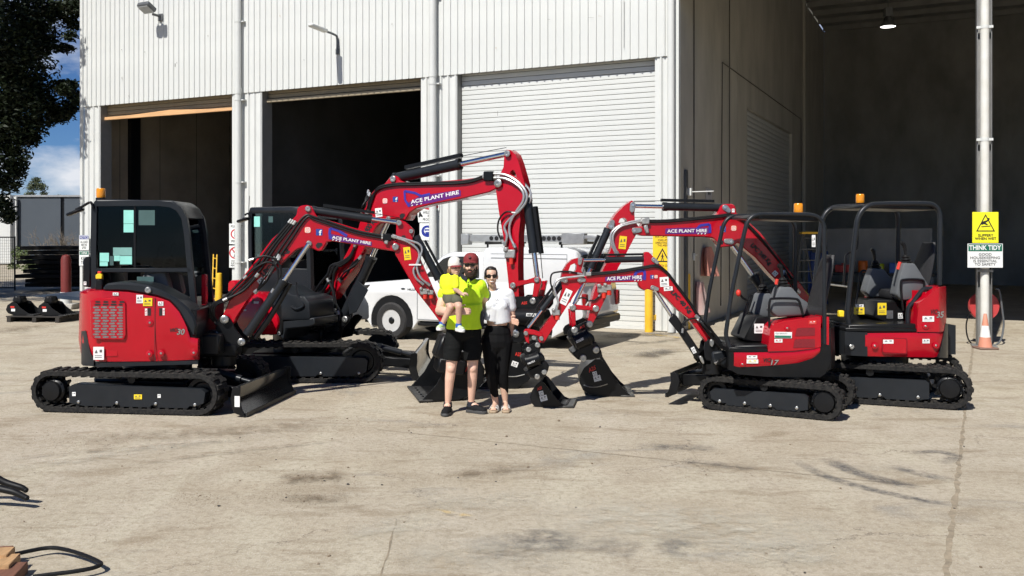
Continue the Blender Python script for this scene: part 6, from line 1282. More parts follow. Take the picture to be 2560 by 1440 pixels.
def shoe(fr, parent, heel, toe, w=0.05, m=SHOE, ms=SOLE, name='shoe', h=0.085):
    heel, toe = Vector(heel), Vector(toe); d = toe - heel; L_ = d.length; d.normalize(); s_ = Vector((-d.y, d.x, 0))
    b = MB(fr); rings = []
    for t, ww, hh in ((-0.04, 0.55, 0.75), (0.0, 0.8, 0.95), (0.15, 0.9, 1.0), (0.35, 0.92, 0.92), (0.55, 1.0, 0.72), (0.75, 1.05, 0.58), (0.92, 0.85, 0.48), (1.0, 0.5, 0.38)):
        c = heel + d * L_ * t; rings.append([c + s_ * w * ww * math.cos(a) + Vector((0, 0, 0.032 + max(0, h * hh) * max(0, math.sin(a)) ** 0.8 + (0.0 if math.sin(a) >= 0 else -0.01))) for a in [2 * math.pi * k / 14 for k in range(14)]])
    b.loft(rings); sh = b.build(name, m, parent, smooth=60)
    b = MB(fr); rings = []
    for t, ww in ((-0.06, 0.62), (0.0, 0.95), (0.2, 1.0), (0.4, 0.95), (0.65, 1.12), (0.85, 1.05), (0.98, 0.7), (1.03, 0.35)):
        c = heel + d * L_ * t; rings.append([c + s_ * w * ww * x + Vector((0, 0, z)) for x, z in ((-1, 0.002), (1, 0.002), (1.02, 0.038), (-1.02, 0.038))])
    b.loft(rings); b.build('sole', ms, sh, bevel=0.006); return sh
shoe(MF, MAN, (-0.18, 0.05, 0), (-0.205, -0.22, 0)); shoe(MF, MAN, (0.045, 0.06, 0), (0.255, -0.06, 0))
for x, y in ((-0.186, 0.005), (0.082, 0.045)):
    b = MB(MF); b.cyl((x, y, 0.07), (x, y, 0.125), 0.052, 0.046, n=16); b.build('sock', NAVY, MAN)
# ---- child carried on the arm
BY = 10.03; BF = Frame((1128 - 1280) / F_PX * BY, BY, 0, 0)
def bz(py): return CAM_H - (py - HORIZON) / F_PX * BY
def bxm(px): return (px - 1128) / F_PX * BY
BABY = thing('person', (BF.o.x, BF.o.y, bz(745)), 'child in lemon hi-vis shirt, olive shorts and cream cap, carried on an arm', 'person')
bc = (bxm(1137), 0.0, bz(668))
b = MB(BF); Pb, mb = head(b, bc, 0.78, yaw=R(28), fem=True)
capsule(b, (bxm(1132), 0.01, bz(690)), (bxm(1135), 0.0, bz(678)), 0.034, 0.032); b.ell((bxm(1125), 0.01, bz(712)), (0.085, 0.075, 0.11)); b.ell((bxm(1128), 0.01, bz(738)), (0.085, 0.08, 0.06))
chain(b, [(bxm(1138), -0.05, bz(698)), (bxm(1140), -0.09, bz(722)), (bxm(1156), -0.10, bz(734))], [0.035, 0.028, 0.020]); hand(b, (bxm(1155), -0.10, bz(733)), (1, -0.1, 0.1), (0, -0.5, 1), 0.52, 0.6, 1)
chain(b, [(bxm(1110), 0.04, bz(698)), (bxm(1108), 0.09, bz(722))], [0.035, 0.028])
chain(b, [(bxm(1120), -0.01, bz(745)), (bxm(1128), -0.10, bz(766)), (bxm(1106), -0.07, bz(810))], [0.058, 0.040, 0.026]); chain(b, [(bxm(1138), -0.02, bz(745)), (bxm(1149), -0.13, bz(764)), (bxm(1148), -0.10, bz(812))], [0.058, 0.040, 0.026])
fuse(b, 'body', SKINB, BABY, 0.0045, 4)
b = MB(BF); b.ell((bxm(1125), 0.01, bz(711)), (0.102, 0.092, 0.125)); b.ell((bxm(1126), 0.01, bz(730)), (0.100, 0.092, 0.06)); capsule(b, (bxm(1138), -0.045, bz(697)), (bxm(1140), -0.075, bz(714)), 0.050, 0.046); capsule(b, (bxm(1111), 0.03, bz(697)), (bxm(1107), 0.07, bz(714)), 0.050, 0.046)
sh = fuse(b, 'shirt', HVB, BABY, 0.007, 4)
b = MB(BF); b.lathe([(0.050, 0.0), (0.046, 0.028), (0.036, 0.03), (0.036, 0.0)], (bxm(1132), 0.005, bz(690)), (0.05, -0.1, 1), n=18); b.build('collar', NAVY, sh)
b = MB(BF); b.ell((bxm(1128), 0.0, bz(741)), (0.098, 0.09, 0.045)); capsule(b, (bxm(1120), -0.01, bz(744)), (bxm(1125), -0.06, bz(752)), 0.064, 0.056); capsule(b, (bxm(1138), -0.02, bz(744)), (bxm(1145), -0.08, bz(752)), 0.064, 0.056); fuse(b, 'shorts', mat('olive_shorts', (0.085, 0.085, 0.055), 0.85, var=0.15), BABY, 0.006, 4)
b = MB(BF); b.ell(Pb(0, 0.03, 0.01), (0.066, 0.072, 0.075), 14, 10, mb); b.ell(Pb(-0.06, 0.02, -0.05), (0.018, 0.03, 0.04)); b.ell(Pb(-0.02, 0.08, -0.06), (0.05, 0.02, 0.05)); fuse(b, 'hair', HAIRB, BABY, 0.006, 2)
def Pc(x, y, z): return Pb(x, y, z)
cap(BABY, Pc, mb, BF, CREAM, MAROON, dz=0.045)
cb = Pb(0.055, -0.085, 0.085); b = MB(BF); b.obox(cb, (0.036, 0.008, 0.030), base=mb); b.build('cap_patch', NAVY, BABY, bevel=0.002)
BLUE = mat('blue_sock', (0.02, 0.09, 0.42), 0.85); KSH = mat('white_green_sneaker', (0.62, 0.68, 0.62), 0.6, c2=(0.35, 0.62, 0.10), scale=18)
for (ax, ay, az), tip in (((bxm(1106), -0.07, bz(811)), (-0.035, -0.09, -0.02)), ((bxm(1148), -0.10, bz(814)), (0.055, -0.10, -0.015))):
    b = MB(BF); b.cyl((ax, ay, az - 0.005), (ax, ay, az + 0.035), 0.034, 0.031, n=14); b.build('sock', BLUE, BABY)
    hd = Vector((ax, ay, az - 0.055)); tp = hd + Vector(tip); f2 = Frame(BF.o.x, BF.o.y, 0, hd.z)
    shoe(f2, BABY, (hd.x - tip[0] * 0.3, hd.y - tip[1] * 0.3, 0), (tp.x, tp.y, 0.0), 0.030, KSH, WDEC, h=0.05)
glasses_b = MB(BF)
for e in (-1, 1): glasses_b.ell(Pb(e * 0.030, -0.082, 0.004), (0.008, 0.005, 0.005))
glasses_b.build('eyes', HAIRD, BABY)
# ---- woman
WY = 10.62; WF = Frame((1243 - 1280) / F_PX * WY, WY, 0)
def wz(py): return CAM_H - (py - HORIZON) / F_PX * WY
def wx(px): return (px - 1243) / F_PX * WY
WOM = thing('person', tuple(WF.o), 'person in sunglasses, white cropped tee, black leggings and white sandals, standing', 'person')
b = MB(WF); Pw, mw = head(b, (wx(1228), -0.02, wz(691)), 0.93, yaw=R(6), fem=True)
capsule(b, (wx(1232), 0.005, wz(728)), (wx(1229), -0.005, wz(708)), 0.052, 0.047)
b.ell((wx(1241), 0.01, wz(755)), (0.145, 0.095, 0.15)); b.ell((wx(1243), 0.0, wz(800)), (0.125, 0.09, 0.15)); b.ell((wx(1242), 0.005, wz(845)), (0.165, 0.11, 0.14))
capsule(b, (wx(1213), 0.01, wz(734)), (wx(1271), 0.01, wz(734)), 0.052, 0.052)
for e in (-1, 1): b.ell((wx(1241) + e * 0.065, -0.075, wz(762)), (0.062, 0.05, 0.06))
for pts, rad in (([(wx(1225), 0.0, wz(855)), (wx(1228), -0.03, wz(932)), (wx(1231), -0.01, wz(955)), (wx(1239), 0.02, wz(1006))], [0.098, 0.060, 0.056, 0.034]), ([(wx(1260), 0.01, wz(855)), (wx(1257), -0.02, wz(930)), (wx(1258), 0.0, wz(952)), (wx(1263), 0.03, wz(1000))], [0.098, 0.060, 0.056, 0.034])): chain(b, pts, rad)
capsule(b, (wx(1239), 0.02, 0.075), (wx(1234), -0.12, 0.045), 0.036, 0.030); capsule(b, (wx(1263), 0.03, 0.075), (wx(1265), -0.11, 0.045), 0.036, 0.030)
for cx, cy_ in ((wx(1234), -0.13), (wx(1265), -0.12)):
    for k in range(5): capsule(b, (cx - 0.026 + 0.013 * k, cy_ + 0.01, 0.043), (cx - 0.028 + 0.014 * k, cy_ - 0.035 + 0.004 * abs(k - 1), 0.038), 0.0085, 0.0075, n=8)
chain(b, [(wx(1274), 0.015, wz(738)), (wx(1281), 0.035, wz(795)), (wx(1276), 0.08, wz(838))], [0.050, 0.038, 0.026]); hand(b, (wx(1276), 0.08, wz(838)), (-0.55, 0.5, -1), (0.8, 0.6, 0), 0.85, 0.2, 1)
chain(b, [(wx(1211), 0.015, wz(738)), (wx(1196), 0.12, wz(785)), (wx(1170), 0.20, wz(790))], [0.050, 0.040, 0.030]); hand(b, (wx(1170), 0.20, wz(790)), (-1, 0.0, 0.0), (0, 1, 0.2), 0.9, 0.35, 1)
fuse(b, 'body', SKINW, WOM, 0.0055, 5)
b = MB(WF)   # leggings
b.ell((wx(1242), 0.005, wz(852)), (0.184, 0.125, 0.17)); b.ell((wx(1243), 0.0, wz(832)), (0.160, 0.112, 0.115)); b.ell((wx(1243), 0, wz(820)), (0.138, 0.102, 0.062))
for pts in ([(wx(1225), 0.0, wz(855)), (wx(1228), -0.03, wz(932)), (wx(1231), -0.01, wz(955)), (wx(1237), 0.01, wz(988))], [(wx(1260), 0.01, wz(855)), (wx(1257), -0.02, wz(930)), (wx(1258), 0.0, wz(952)), (wx(1262), 0.02, wz(978))]): chain(b, pts, [0.106, 0.068, 0.064, 0.044])
fuse(b, 'leggings', LEG, WOM, 0.007, 4)
b = MB(WF)   # tee
b.ell((wx(1241), 0.005, wz(758)), (0.168, 0.120, 0.14)); b.ell((wx(1242), 0, wz(775)), (0.165, 0.125, 0.125)); capsule(b, (wx(1213), 0.01, wz(735)), (wx(1271), 0.01, wz(735)), 0.066, 0.066)
for e in (-1, 1): b.ell((wx(1241) + e * 0.066, -0.082, wz(763)), (0.070, 0.056, 0.066))
b.cyl((wx(1230), -0.005, wz(800)), (wx(1236), -0.02, wz(765)), 0.112, 0.12, n=20); b.cyl((wx(1254), -0.005, wz(806)), (wx(1248), -0.02, wz(765)), 0.112, 0.12, n=20)
capsule(b, (wx(1273), 0.015, wz(740)), (wx(1278), 0.025, wz(768)), 0.066, 0.062); capsule(b, (wx(1211), 0.015, wz(740)), (wx(1204), 0.05, wz(764)), 0.066, 0.060)
tee = fuse(b, 'tee', TEE, WOM, 0.007, 4)
b = MB(WF); b.tube([(wx(1237) + 0.012 * k, -0.140 - (0.006 if k % 2 else 0), wz(748) + (0.006 if k % 2 else -0.004)) for k in range(6)], 0.0022, n=5, sm=3); b.build('chest_logo', GPL, tee)
b = MB(WF); b.ell(Pw(0, 0.030, 0.032), (0.080, 0.092, 0.090), 16, 12, mw); b.ell(Pw(0, 0.125, 0.03), (0.035, 0.035, 0.035)); b.ell(Pw(0.062, 0.0, 0.035), (0.018, 0.05, 0.05)); b.ell(Pw(-0.062, 0.0, 0.035), (0.018, 0.05, 0.05)); b.ell(Pw(0, -0.020, 0.098), (0.060, 0.05, 0.024)); fuse(b, 'hair', HAIRD, WOM, 0.006, 3)
glasses(WOM, Pw, WF, z=0.008, w=0.030, h=0.024, y=-0.094)
b = MB(WF); b.ell(Pw(0, -0.097, -0.060), (0.020, 0.009, 0.0058), 12, 6, mw); b.build('smile', WDEC, WOM)
b = MB(WF); b.ell(Pw(0, -0.095, -0.0675), (0.024, 0.010, 0.0055), 12, 6, mw); b.build('lips', mat('lip_pink', (0.42, 0.16, 0.13), 0.5), WOM)
WSAND = mat('white_sandal', (0.72, 0.71, 0.68), 0.6); CORK = mat('cork_sole', (0.40, 0.30, 0.20), 0.8)
for hx, hy, tx, ty in ((wx(1240), 0.05, wx(1232), -0.185), (wx(1263), 0.06, wx(1266), -0.175)):
    hl = Vector((hx, hy, 0)); tp = Vector((tx, ty, 0)); d = tp - hl; L_ = d.length; dn = d.normalized(); s_ = Vector((-dn.y, dn.x, 0)); b = MB(WF); rings = []
    for t, ww in ((-0.03, 0.6), (0.05, 0.9), (0.3, 0.85), (0.6, 1.1), (0.85, 1.1), (1.0, 0.7)): c = hl + d * t; rings.append([c + s_ * 0.044 * ww * x + Vector((0, 0, z)) for x, z in ((-1, 0.002), (1, 0.002), (1, 0.03), (-1, 0.03))])
    b.loft(rings); sd_ = b.build('sandal', CORK, WOM, bevel=0.005)
    for t in (0.42, 0.66):
        b = MB(WF); c = hl + d * t; rings = []
        for k in range(9): a = math.pi * k / 8; p = c + s_ * 0.052 * math.cos(a) + Vector((0, 0, 0.02 + (0.062 if t < 0.5 else 0.048) * math.sin(a) ** 0.7)); rings.append([p - dn * 0.022, p + dn * 0.022, p + dn * 0.022 + Vector((0, 0, -0.006)), p - dn * 0.022 + Vector((0, 0, -0.006))])
        b.loft(rings); b.build('strap', WSAND, sd_)
# ================================================================ signs
SW = mat('sign_white', (0.74, 0.75, 0.73), 0.5, var=0.02); SY = mat('sign_yellow', (0.86, 0.80, 0.02), 0.45, var=0.03); SO = mat('sign_amber', (0.84, 0.55, 0.02), 0.5, var=0.04)
SG = mat('sign_green', (0.01, 0.13, 0.075), 0.45); SBLU = mat('sign_blue', (0.015, 0.03, 0.26), 0.45); SRED = mat('sign_red', (0.50, 0.02, 0.03), 0.45)
def sign(fr, pts, ly, m, label, cat='sign', t=0.006, group=None):
    L_ = L2(fr, pts, ly); cx = sum(p[0] for p in L_) / len(L_); cz = min(p[1] for p in L_)
    o = thing('sign', tuple(fr.w((cx, ly, cz))), label, cat, group)
    b = MB(fr); b.prism(L_, ly, ly + t); b.build('sign_plate', m, o, smooth=0); return o
def stext(fr, o, s, m, x0, y0, x1, y1, ly, bold=0.01, skew=0.0):
    q = [fr.w(L3(fr, [p], ly - 0.003)[0]) for p in ((x0, y1), (x1, y1 + skew), (x0, y0))]; return lettering(s, m, o, *q, bold=bold)
def sring(fr, o, m, cx, cy, r0, r1, ly, n=28, name='ring'):
    g = MB(fr); P0 = [(cx + r0 * math.cos(2 * math.pi * k / n), cy + r0 * math.sin(2 * math.pi * k / n)) for k in range(n)]; P1 = [(cx + r1 * math.cos(2 * math.pi * k / n), cy + r1 * math.sin(2 * math.pi * k / n)) for k in range(n)]
    A = L3(fr, P0, ly - 0.003); B_ = L3(fr, P1, ly - 0.003)
    if r0 <= 0.01: g.add(B_, [tuple(range(n))])
    else: g.add(A + B_, [(i, (i + 1) % n, (i + 1) % n + n, i + n) for i in range(n)])
    return g.build(name, m, o, smooth=0)
def spoly(fr, o, m, pts, ly, name='symbol'):
    g = MB(fr); g.add(L3(fr, pts, ly - 0.0035), [tuple(range(len(pts)))]); return g.build(name, m, o, smooth=0)
def stri(fr, o, cx, cy, s, ly, w=0.16):
    A = [(cx, cy - s), (cx + s * 0.95, cy + s * 0.75), (cx - s * 0.95, cy + s * 0.75)]; gx, gy = cx, cy + s * 0.17
    B_ = [(gx + (x - gx) * (1 - w * 1.6), gy + (y - gy) * (1 - w * 1.6)) for x, y in A]
    g = MB(fr); g.add(L3(fr, A + B_, ly - 0.003), [(0, 1, 4, 3), (1, 2, 5, 4), (2, 0, 3, 5)]); return g.build('triangle', BDEC, o, smooth=0)
def walker(fr, o, m, cx, cy, s, ly, lean=0.0):
    def q(pts): return [(cx + x * s + lean * y * s, cy + y * s) for x, y in pts]
    sring(fr, o, m, cx + lean * -0.8 * s, cy - 0.8 * s, 0, 0.17 * s, ly, 12, 'symbol_head')
    spoly(fr, o, m, q([(-0.14, -0.58), (0.14, -0.58), (0.18, 0.05), (-0.16, 0.05)]), ly, 'symbol_torso')
    spoly(fr, o, m, q([(-0.14, 0.05), (0.04, 0.05), (-0.22, 0.95), (-0.40, 0.92)]), ly, 'symbol_leg'); spoly(fr, o, m, q([(-0.02, 0.05), (0.17, 0.05), (0.36, 0.92), (0.18, 0.95)]), ly, 'symbol_leg')
    spoly(fr, o, m, q([(-0.14, -0.56), (-0.05, -0.50), (-0.36, 0.0), (-0.46, -0.05)]), ly, 'symbol_arm'); spoly(fr, o, m, q([(0.14, -0.56), (0.05, -0.48), (0.34, -0.02), (0.44, -0.08)]), ly, 'symbol_arm')
LS = -0.02
o = sign(FB, rect(573, 559, 601, 610), LS, SW, 'white speed limit 5 sign on the pier between the open bays'); stext(FB, o, 'FORKLIFT', BDEC, 577, 563, 607, 569, LS); sring(FB, o, SRED, 589, 585, 9.5, 12.5, LS); stext(FB, o, '5', BDEC, 585, 578, 592, 592, LS, 0.03); stext(FB, o, 'SPEED LIMIT', BDEC, 577, 600, 607, 606, LS)
o = sign(FB, rect(573, 614, 601, 669), LS, SW, 'white no pedestrians sign below the speed limit sign'); walker(FB, o, BDEC, 588, 633, 10, LS); sring(FB, o, SRED, 588, 632, 12, 15, LS - 0.002); spoly(FB, o, SRED, [(578, 623), (580, 621), (598, 641), (596, 643)], LS - 0.003, 'slash'); stext(FB, o, 'NO ENTRY\nSUPERVISED\nPERSONNEL', BDEC, 577, 650, 606, 666, LS)
o = sign(FB, [(1054, 508), (1098, 508), (1098, 526), (1054, 526)], LS - 0.004, SW, 'small white sign with red oval above the welding sign'); g = MB(FB); A = L3(FB, [(1076 + 20 * math.cos(2 * math.pi * k / 24), 517 + 7.5 * math.sin(2 * math.pi * k / 24)) for k in range(24)], LS - 0.008); g.add(A, [tuple(range(24))]); g.build('oval', SRED, o, smooth=0); stext(FB, o, 'DANGER', SW, 1062, 514, 1090, 520, LS - 0.009)
o = sign(FB, [(1043, 525), (1090, 525), (1090, 556), (1046, 556)], LS, SW, 'white welding in progress sign on the second pier'); stext(FB, o, 'WELDING\nIN\nPROGRESS', BDEC, 1057, 528, 1088, 552, LS); spoly(FB, o, BDEC, [(1046, 542), (1048, 531), (1051, 529), (1053, 534), (1057, 540), (1056, 543), (1051, 541), (1048, 544)], LS)
o = sign(FB, rect(1049, 558, 1092, 627), LS, SW, 'white sign with blue face mask symbol below the welding sign'); sring(FB, o, SBLU, 1068, 578, 0, 14.5, LS, name='blue_disc'); sring(FB, o, SW, 1068, 577, 0, 8, LS - 0.003, name='face'); spoly(FB, o, SBLU, [(1061, 573), (1075, 573), (1074, 577), (1068, 576), (1062, 577)], LS - 0.007, 'goggles'); spoly(FB, o, SBLU, [(1063, 580), (1073, 580), (1071, 586), (1065, 586)], LS - 0.007, 'mask'); stext(FB, o, 'HEARING & EYE\nPROTECTION\nMUST BE WORN', BDEC, 1053, 600, 1092, 620, LS)
o = sign(FB, rect(198, 588, 222, 625), LS - 0.045, SW, 'white notice with blue heading at the left end of the warehouse'); spoly(FB, o, SBLU, rect(199, 589, 221, 598), LS - 0.046, 'heading_band'); stext(FB, o, 'NOTICE', SW, 200, 590, 220, 597, LS - 0.05); stext(FB, o, 'ALL LOADS\nMUST BE\nLIFTED', BDEC, 201, 602, 219, 622, LS - 0.045)
o = sign(FB, rect(198, 627, 222, 664), LS - 0.045, SW, 'white sign with green heading below the blue headed notice'); spoly(FB, o, SG, rect(199, 628, 221, 637), LS - 0.046, 'heading_band'); stext(FB, o, 'THINK', SW, 201, 629, 219, 636, LS - 0.05); stext(FB, o, 'KEEP\nTIDY', BDEC, 202, 642, 218, 660, LS - 0.045)
LR = -0.05
o = sign(FB, rect(1632, 583, 1680, 694), LR, SO, 'tall amber forklift warning sign on the right pier'); stext(FB, o, 'WATCH OUT', BDEC, 1637, 588, 1676, 595, LR); stext(FB, o, 'FORKLIFT\nOPERATING IN\nTHIS AREA', BDEC, 1638, 598, 1675, 616, LR); stri(FB, o, 1656, 640, 20, LR); walker(FB, o, BDEC, 1656, 643, 10, LR); stext(FB, o, 'WATCH OUT', BDEC, 1637, 661, 1676, 668, LR)
FC = Frame(cp.x, cp.y, -6)
o = sign(FC, rect(2431, 530, 2496, 607), -0.16, SY, 'yellow slippery when wet sign on the canopy column'); stri(FC, o, 2464, 560, 25, -0.16, 0.11); stext(FC, o, 'SLIPPERY\nWHEN WET', BDEC, 2437, 585, 2491, 600, -0.16, 0.03)
spoly(FC, o, BDEC, [(2456, 554), (2466, 551), (2469, 549), (2471, 552), (2464, 557), (2470, 561), (2468, 563), (2460, 560), (2455, 562), (2452, 560)], -0.16, 'falling_figure'); sring(FC, o, BDEC, 2472, 547, 0, 2.4, -0.163, 10, 'symbol_head'); spoly(FC, o, BDEC, [(2453, 566), (2476, 564), (2476, 566), (2453, 568)], -0.16, 'wet_floor')
o = sign(FC, rect(2419, 609, 2507, 669), -0.16, SW, 'white think tidy housekeeping sign with green heading on the canopy column'); spoly(FC, o, SG, rect(2421, 610.5, 2505.5, 628), -0.16, 'heading_band'); stext(FC, o, 'THINK TIDY', SW, 2423, 613, 2503, 625, -0.164, 0.03); stext(FC, o, 'GOOD\nHOUSEKEEPING\nIS ESSENTIAL\nTO SAFETY', BDEC, 2426, 633, 2500, 664, -0.16, 0.01)
# ================================================================ wall lights
def wall_pt(px, py, out): x, z = FB.px(px, py, -out); return (x, -out, z)
fl = wall_pt(402, 42, 0.03); FL = thing('floodlight', tuple(FB.w(fl)), 'grey floodlight high on the white wall at left', 'light')
GREYM = mat('cast_grey', (0.12, 0.125, 0.13), 0.45, metal=0.3)
b = MB(FB); b.box(fl[0] - 0.09, fl[0] + 0.09, -0.06, -0.03, fl[2] - 0.12, fl[2] + 0.08); b.box(fl[0] - 0.03, fl[0] + 0.03, -0.32, -0.05, fl[2] - 0.02, fl[2] + 0.04); b.build('bracket', GREYM, FL, bevel=0.01)
b = MB(FB); b.obox((fl[0] - 0.02, -0.50, fl[2] + 0.16), (0.42, 0.34, 0.14), (R(-28), 0, 0)); hd = b.build('lamp_housing', GREYM, FL, bevel=0.03)
b = MB(FB); b.obox((fl[0] - 0.02, -0.53, fl[2] + 0.085), (0.36, 0.28, 0.02), (R(-28), 0, 0)); b.build('lamp_glass', mat('lamp_glass_grey', (0.35, 0.36, 0.36), 0.2), FL, bevel=0.004)
lp = wall_pt(846, 92, 0.0); LA = thing('wall_lamp', tuple(FB.w(lp)), 'white street style lamp on a bent arm above the middle bay', 'light')
b = MB(FB); b.tube([(lp[0], -0.05, lp[2] - 0.42), (lp[0], -0.05, lp[2] - 0.05), (lp[0], -0.14, lp[2] + 0.02), (lp[0], -0.50, lp[2] + 0.04)], 0.028, n=10); b.build('arm', GPL, LA)
b = MB(FB); b.prism([(0, 0), (0.1, 0.05)], 0, 0.1) if False else b.obox((lp[0], -0.80, lp[2] + 0.06), (0.16, 0.62, 0.09), (R(-3), 0, 0)); b.build('lamp_head', WHT, LA, bevel=0.03)
b = MB(FB); b.box(lp[0] - 0.05, lp[0] + 0.05, -0.05, -0.005, lp[2] - 0.44, lp[2] - 0.30); b.build('wall_plate', GPL, LA)
FS = Frame(FB.o.x, FB.o.y, math.degrees(math.atan2(HX, -HY)))    # side wall: x along the wall, negative y out of it
hl = at_depth(2220, 30, 26); HB = thing('high_bay_lamp', tuple(hl), 'lit high bay lamp hanging under the canopy roof', 'light')
fh = Frame(hl.x, hl.y, 0, hl.z)
b = MB(fh); b.cyl((0, 0, 0.1), (0, 0, ROOFZ - hl.z), 0.012, n=6); b.box(-0.1, 0.1, -0.1, 0.1, -0.12, 0.12); b.build('gear_box', GPL, HB, bevel=0.01)
b = MB(fh); b.lathe([(0.08, -0.12), (0.12, -0.2), (0.22, -0.42), (0.21, -0.42), (0.1, -0.2)], (0, 0, 0), (0, 0, 1), n=20, caps=False); b.build('reflector', GREYM, HB)
b = MB(fh); b.lathe([(0.205, -0.415), (0.19, -0.40), (0.01, -0.39)], (0, 0, 0), (0, 0, 1), n=20); b.build('lamp_disc', mat('lamp_glow', (0.9, 0.9, 0.85), 0.5, emit=(1, 0.97, 0.9), estr=3.0), HB)
# ================================================================ bollards and rail
def bollard(px, py, h, label, group='yellow bollards', r=0.085, m=YEL):
    p = on_ground(px, py); f = Frame(p.x, p.y, 0); b = MB(f); b.lathe([(r, 0.0), (r, h - 0.05), (r * 0.9, h - 0.015), (r * 0.5, h), (0.01, h)], (0, 0, 0), n=22)
    return tag(b.build('bollard', m, loc=tuple(p), smooth=50), label, 'bollard', group), p
bollard(548, 772, 0.98, 'yellow bollard in front of the left open bay')
bA, pA = bollard(1622, 830, 1.15, 'yellow bollard on the left end of the yellow guard rail')
bB, pB = bollard(1716, 822, 1.20, 'yellow bollard on the right end of the yellow guard rail')
d = pB - pA; b = MB(); b.bar(pA + Vector((0, 0, 0.30)) + d * 0.08, pB + Vector((0, 0, 0.30)) - d * 0.08, 0.06, 0.11); tag(b.build('guard_rail', YEL, loc=tuple((pA + pB) / 2), bevel=0.008), 'yellow guard rail between two yellow bollards', 'rail')
bollard(592, 762, 0.95, 'yellow bollard beside the pier between the open bays')
p = on_ground(165, 772); f = Frame(p.x, p.y, 0); RB = thing('red_post', tuple(p), 'red post with white foot on a concrete block at far left', 'post')
b = MB(f); b.lathe([(0.13, 0.45), (0.13, 1.35), (0.10, 1.45), (0.02, 1.48)], (0, 0, 0), n=18); b.build('post', mat('shaded_red', (0.15, 0.018, 0.014), 0.6), RB)  # darkened red, shade put into the post's colour
b = MB(f); b.lathe([(0.15, 0.14), (0.15, 0.45), (0.12, 0.46)], (0, 0, 0), n=18); b.build('foot', WHT, RB)
b = MB(f); b.box(-0.28, 0.28, -0.25, 0.25, 0, 0.15); b.build('block', CONC, RB, bevel=0.02)
# ================================================================ cones
ORG = mat('faded_cone_orange', (0.62, 0.26, 0.17), 0.6, var=0.1); ORG2 = mat('cone_orange', (0.72, 0.14, 0.03), 0.55, var=0.1)
def cone(p, s, m, label):
    f = Frame(p.x, p.y, 0); o = thing('traffic_cone', tuple(p), label, 'cone', 'traffic cones')
    b = MB(f); b.lathe([(0.135 * s, 0.03), (0.128 * s, 0.06), (0.10 * s, 0.24 * s)], (0, 0, 0), n=22); b.build('cone_foot', m, o); b = MB(f); b.lathe([(0.066 * s, 0.47 * s), (0.03 * s, 0.70 * s), (0.025 * s, 0.71 * s)], (0, 0, 0), n=22); b.build('cone_tip', m, o)
    b = MB(f); b.lathe([(0.100 * s, 0.24 * s), (0.066 * s, 0.47 * s)], (0, 0, 0), n=22); b.build('white_band', WDEC, o)
    b = MB(f); b.box(-0.19 * s, 0.19 * s, -0.19 * s, 0.19 * s, 0, 0.035); b.build('base', m if m is ORG2 else mat('dirty_cone_base', (0.20, 0.12, 0.09), 0.8), o, bevel=0.012)
cone(on_ground(2463, 872), 0.88, ORG, 'faded pink orange cone with white band at the column foot')
cone(on_ground(546, 800), 0.62, ORG2, 'bright orange cone behind the front left boom')
# hose reel on the column
rp = at_depth(2459, 765, cp.y + 0.45); fr_ = Frame(rp.x, rp.y, -6, rp.z); RL = thing('hose_reel', (rp.x, rp.y, rp.z), 'round red hose reel behind the canopy column', 'hose reel')
b = MB(fr_); b.lathe([(0.26, -0.05), (0.265, -0.04), (0.265, 0.04), (0.26, 0.05)], (0, 0, 0), (0, 1, 0), n=30); b.build('drum_cover', mat('reel_red', (0.50, 0.05, 0.05), 0.5, var=0.1), RL)
b = MB(fr_); b.tube([(-0.24, 0.0, -0.1), (-0.30, 0.02, -0.35), (-0.27, 0.0, -0.62), (-0.14, -0.05, -0.75), (0.1, -0.06, -0.76)], 0.014, n=8); b.build('hose', HOSE, RL)
b = MB(fr_); b.tube([(0.17, -0.1, 0.32), (0.24, -0.1, 0.28), (0.30, -0.08, -0.1), (0.33, -0.06, -0.35), (0.26, -0.1, -0.62), (0.12, -0.12, -0.74)], 0.018, n=8); b.build('hose', GPL, RL)
b = MB(fr_); b.tube([(0.2, -0.2, -0.80), (0.45, -0.25, -0.80), (0.66, -0.28, -0.81), (0.68, -0.40, -0.82), (0.4, -0.42, -0.82), (0.1, -0.35, -0.82)], 0.018, n=8); b.build('hose_tail', HOSE, RL)
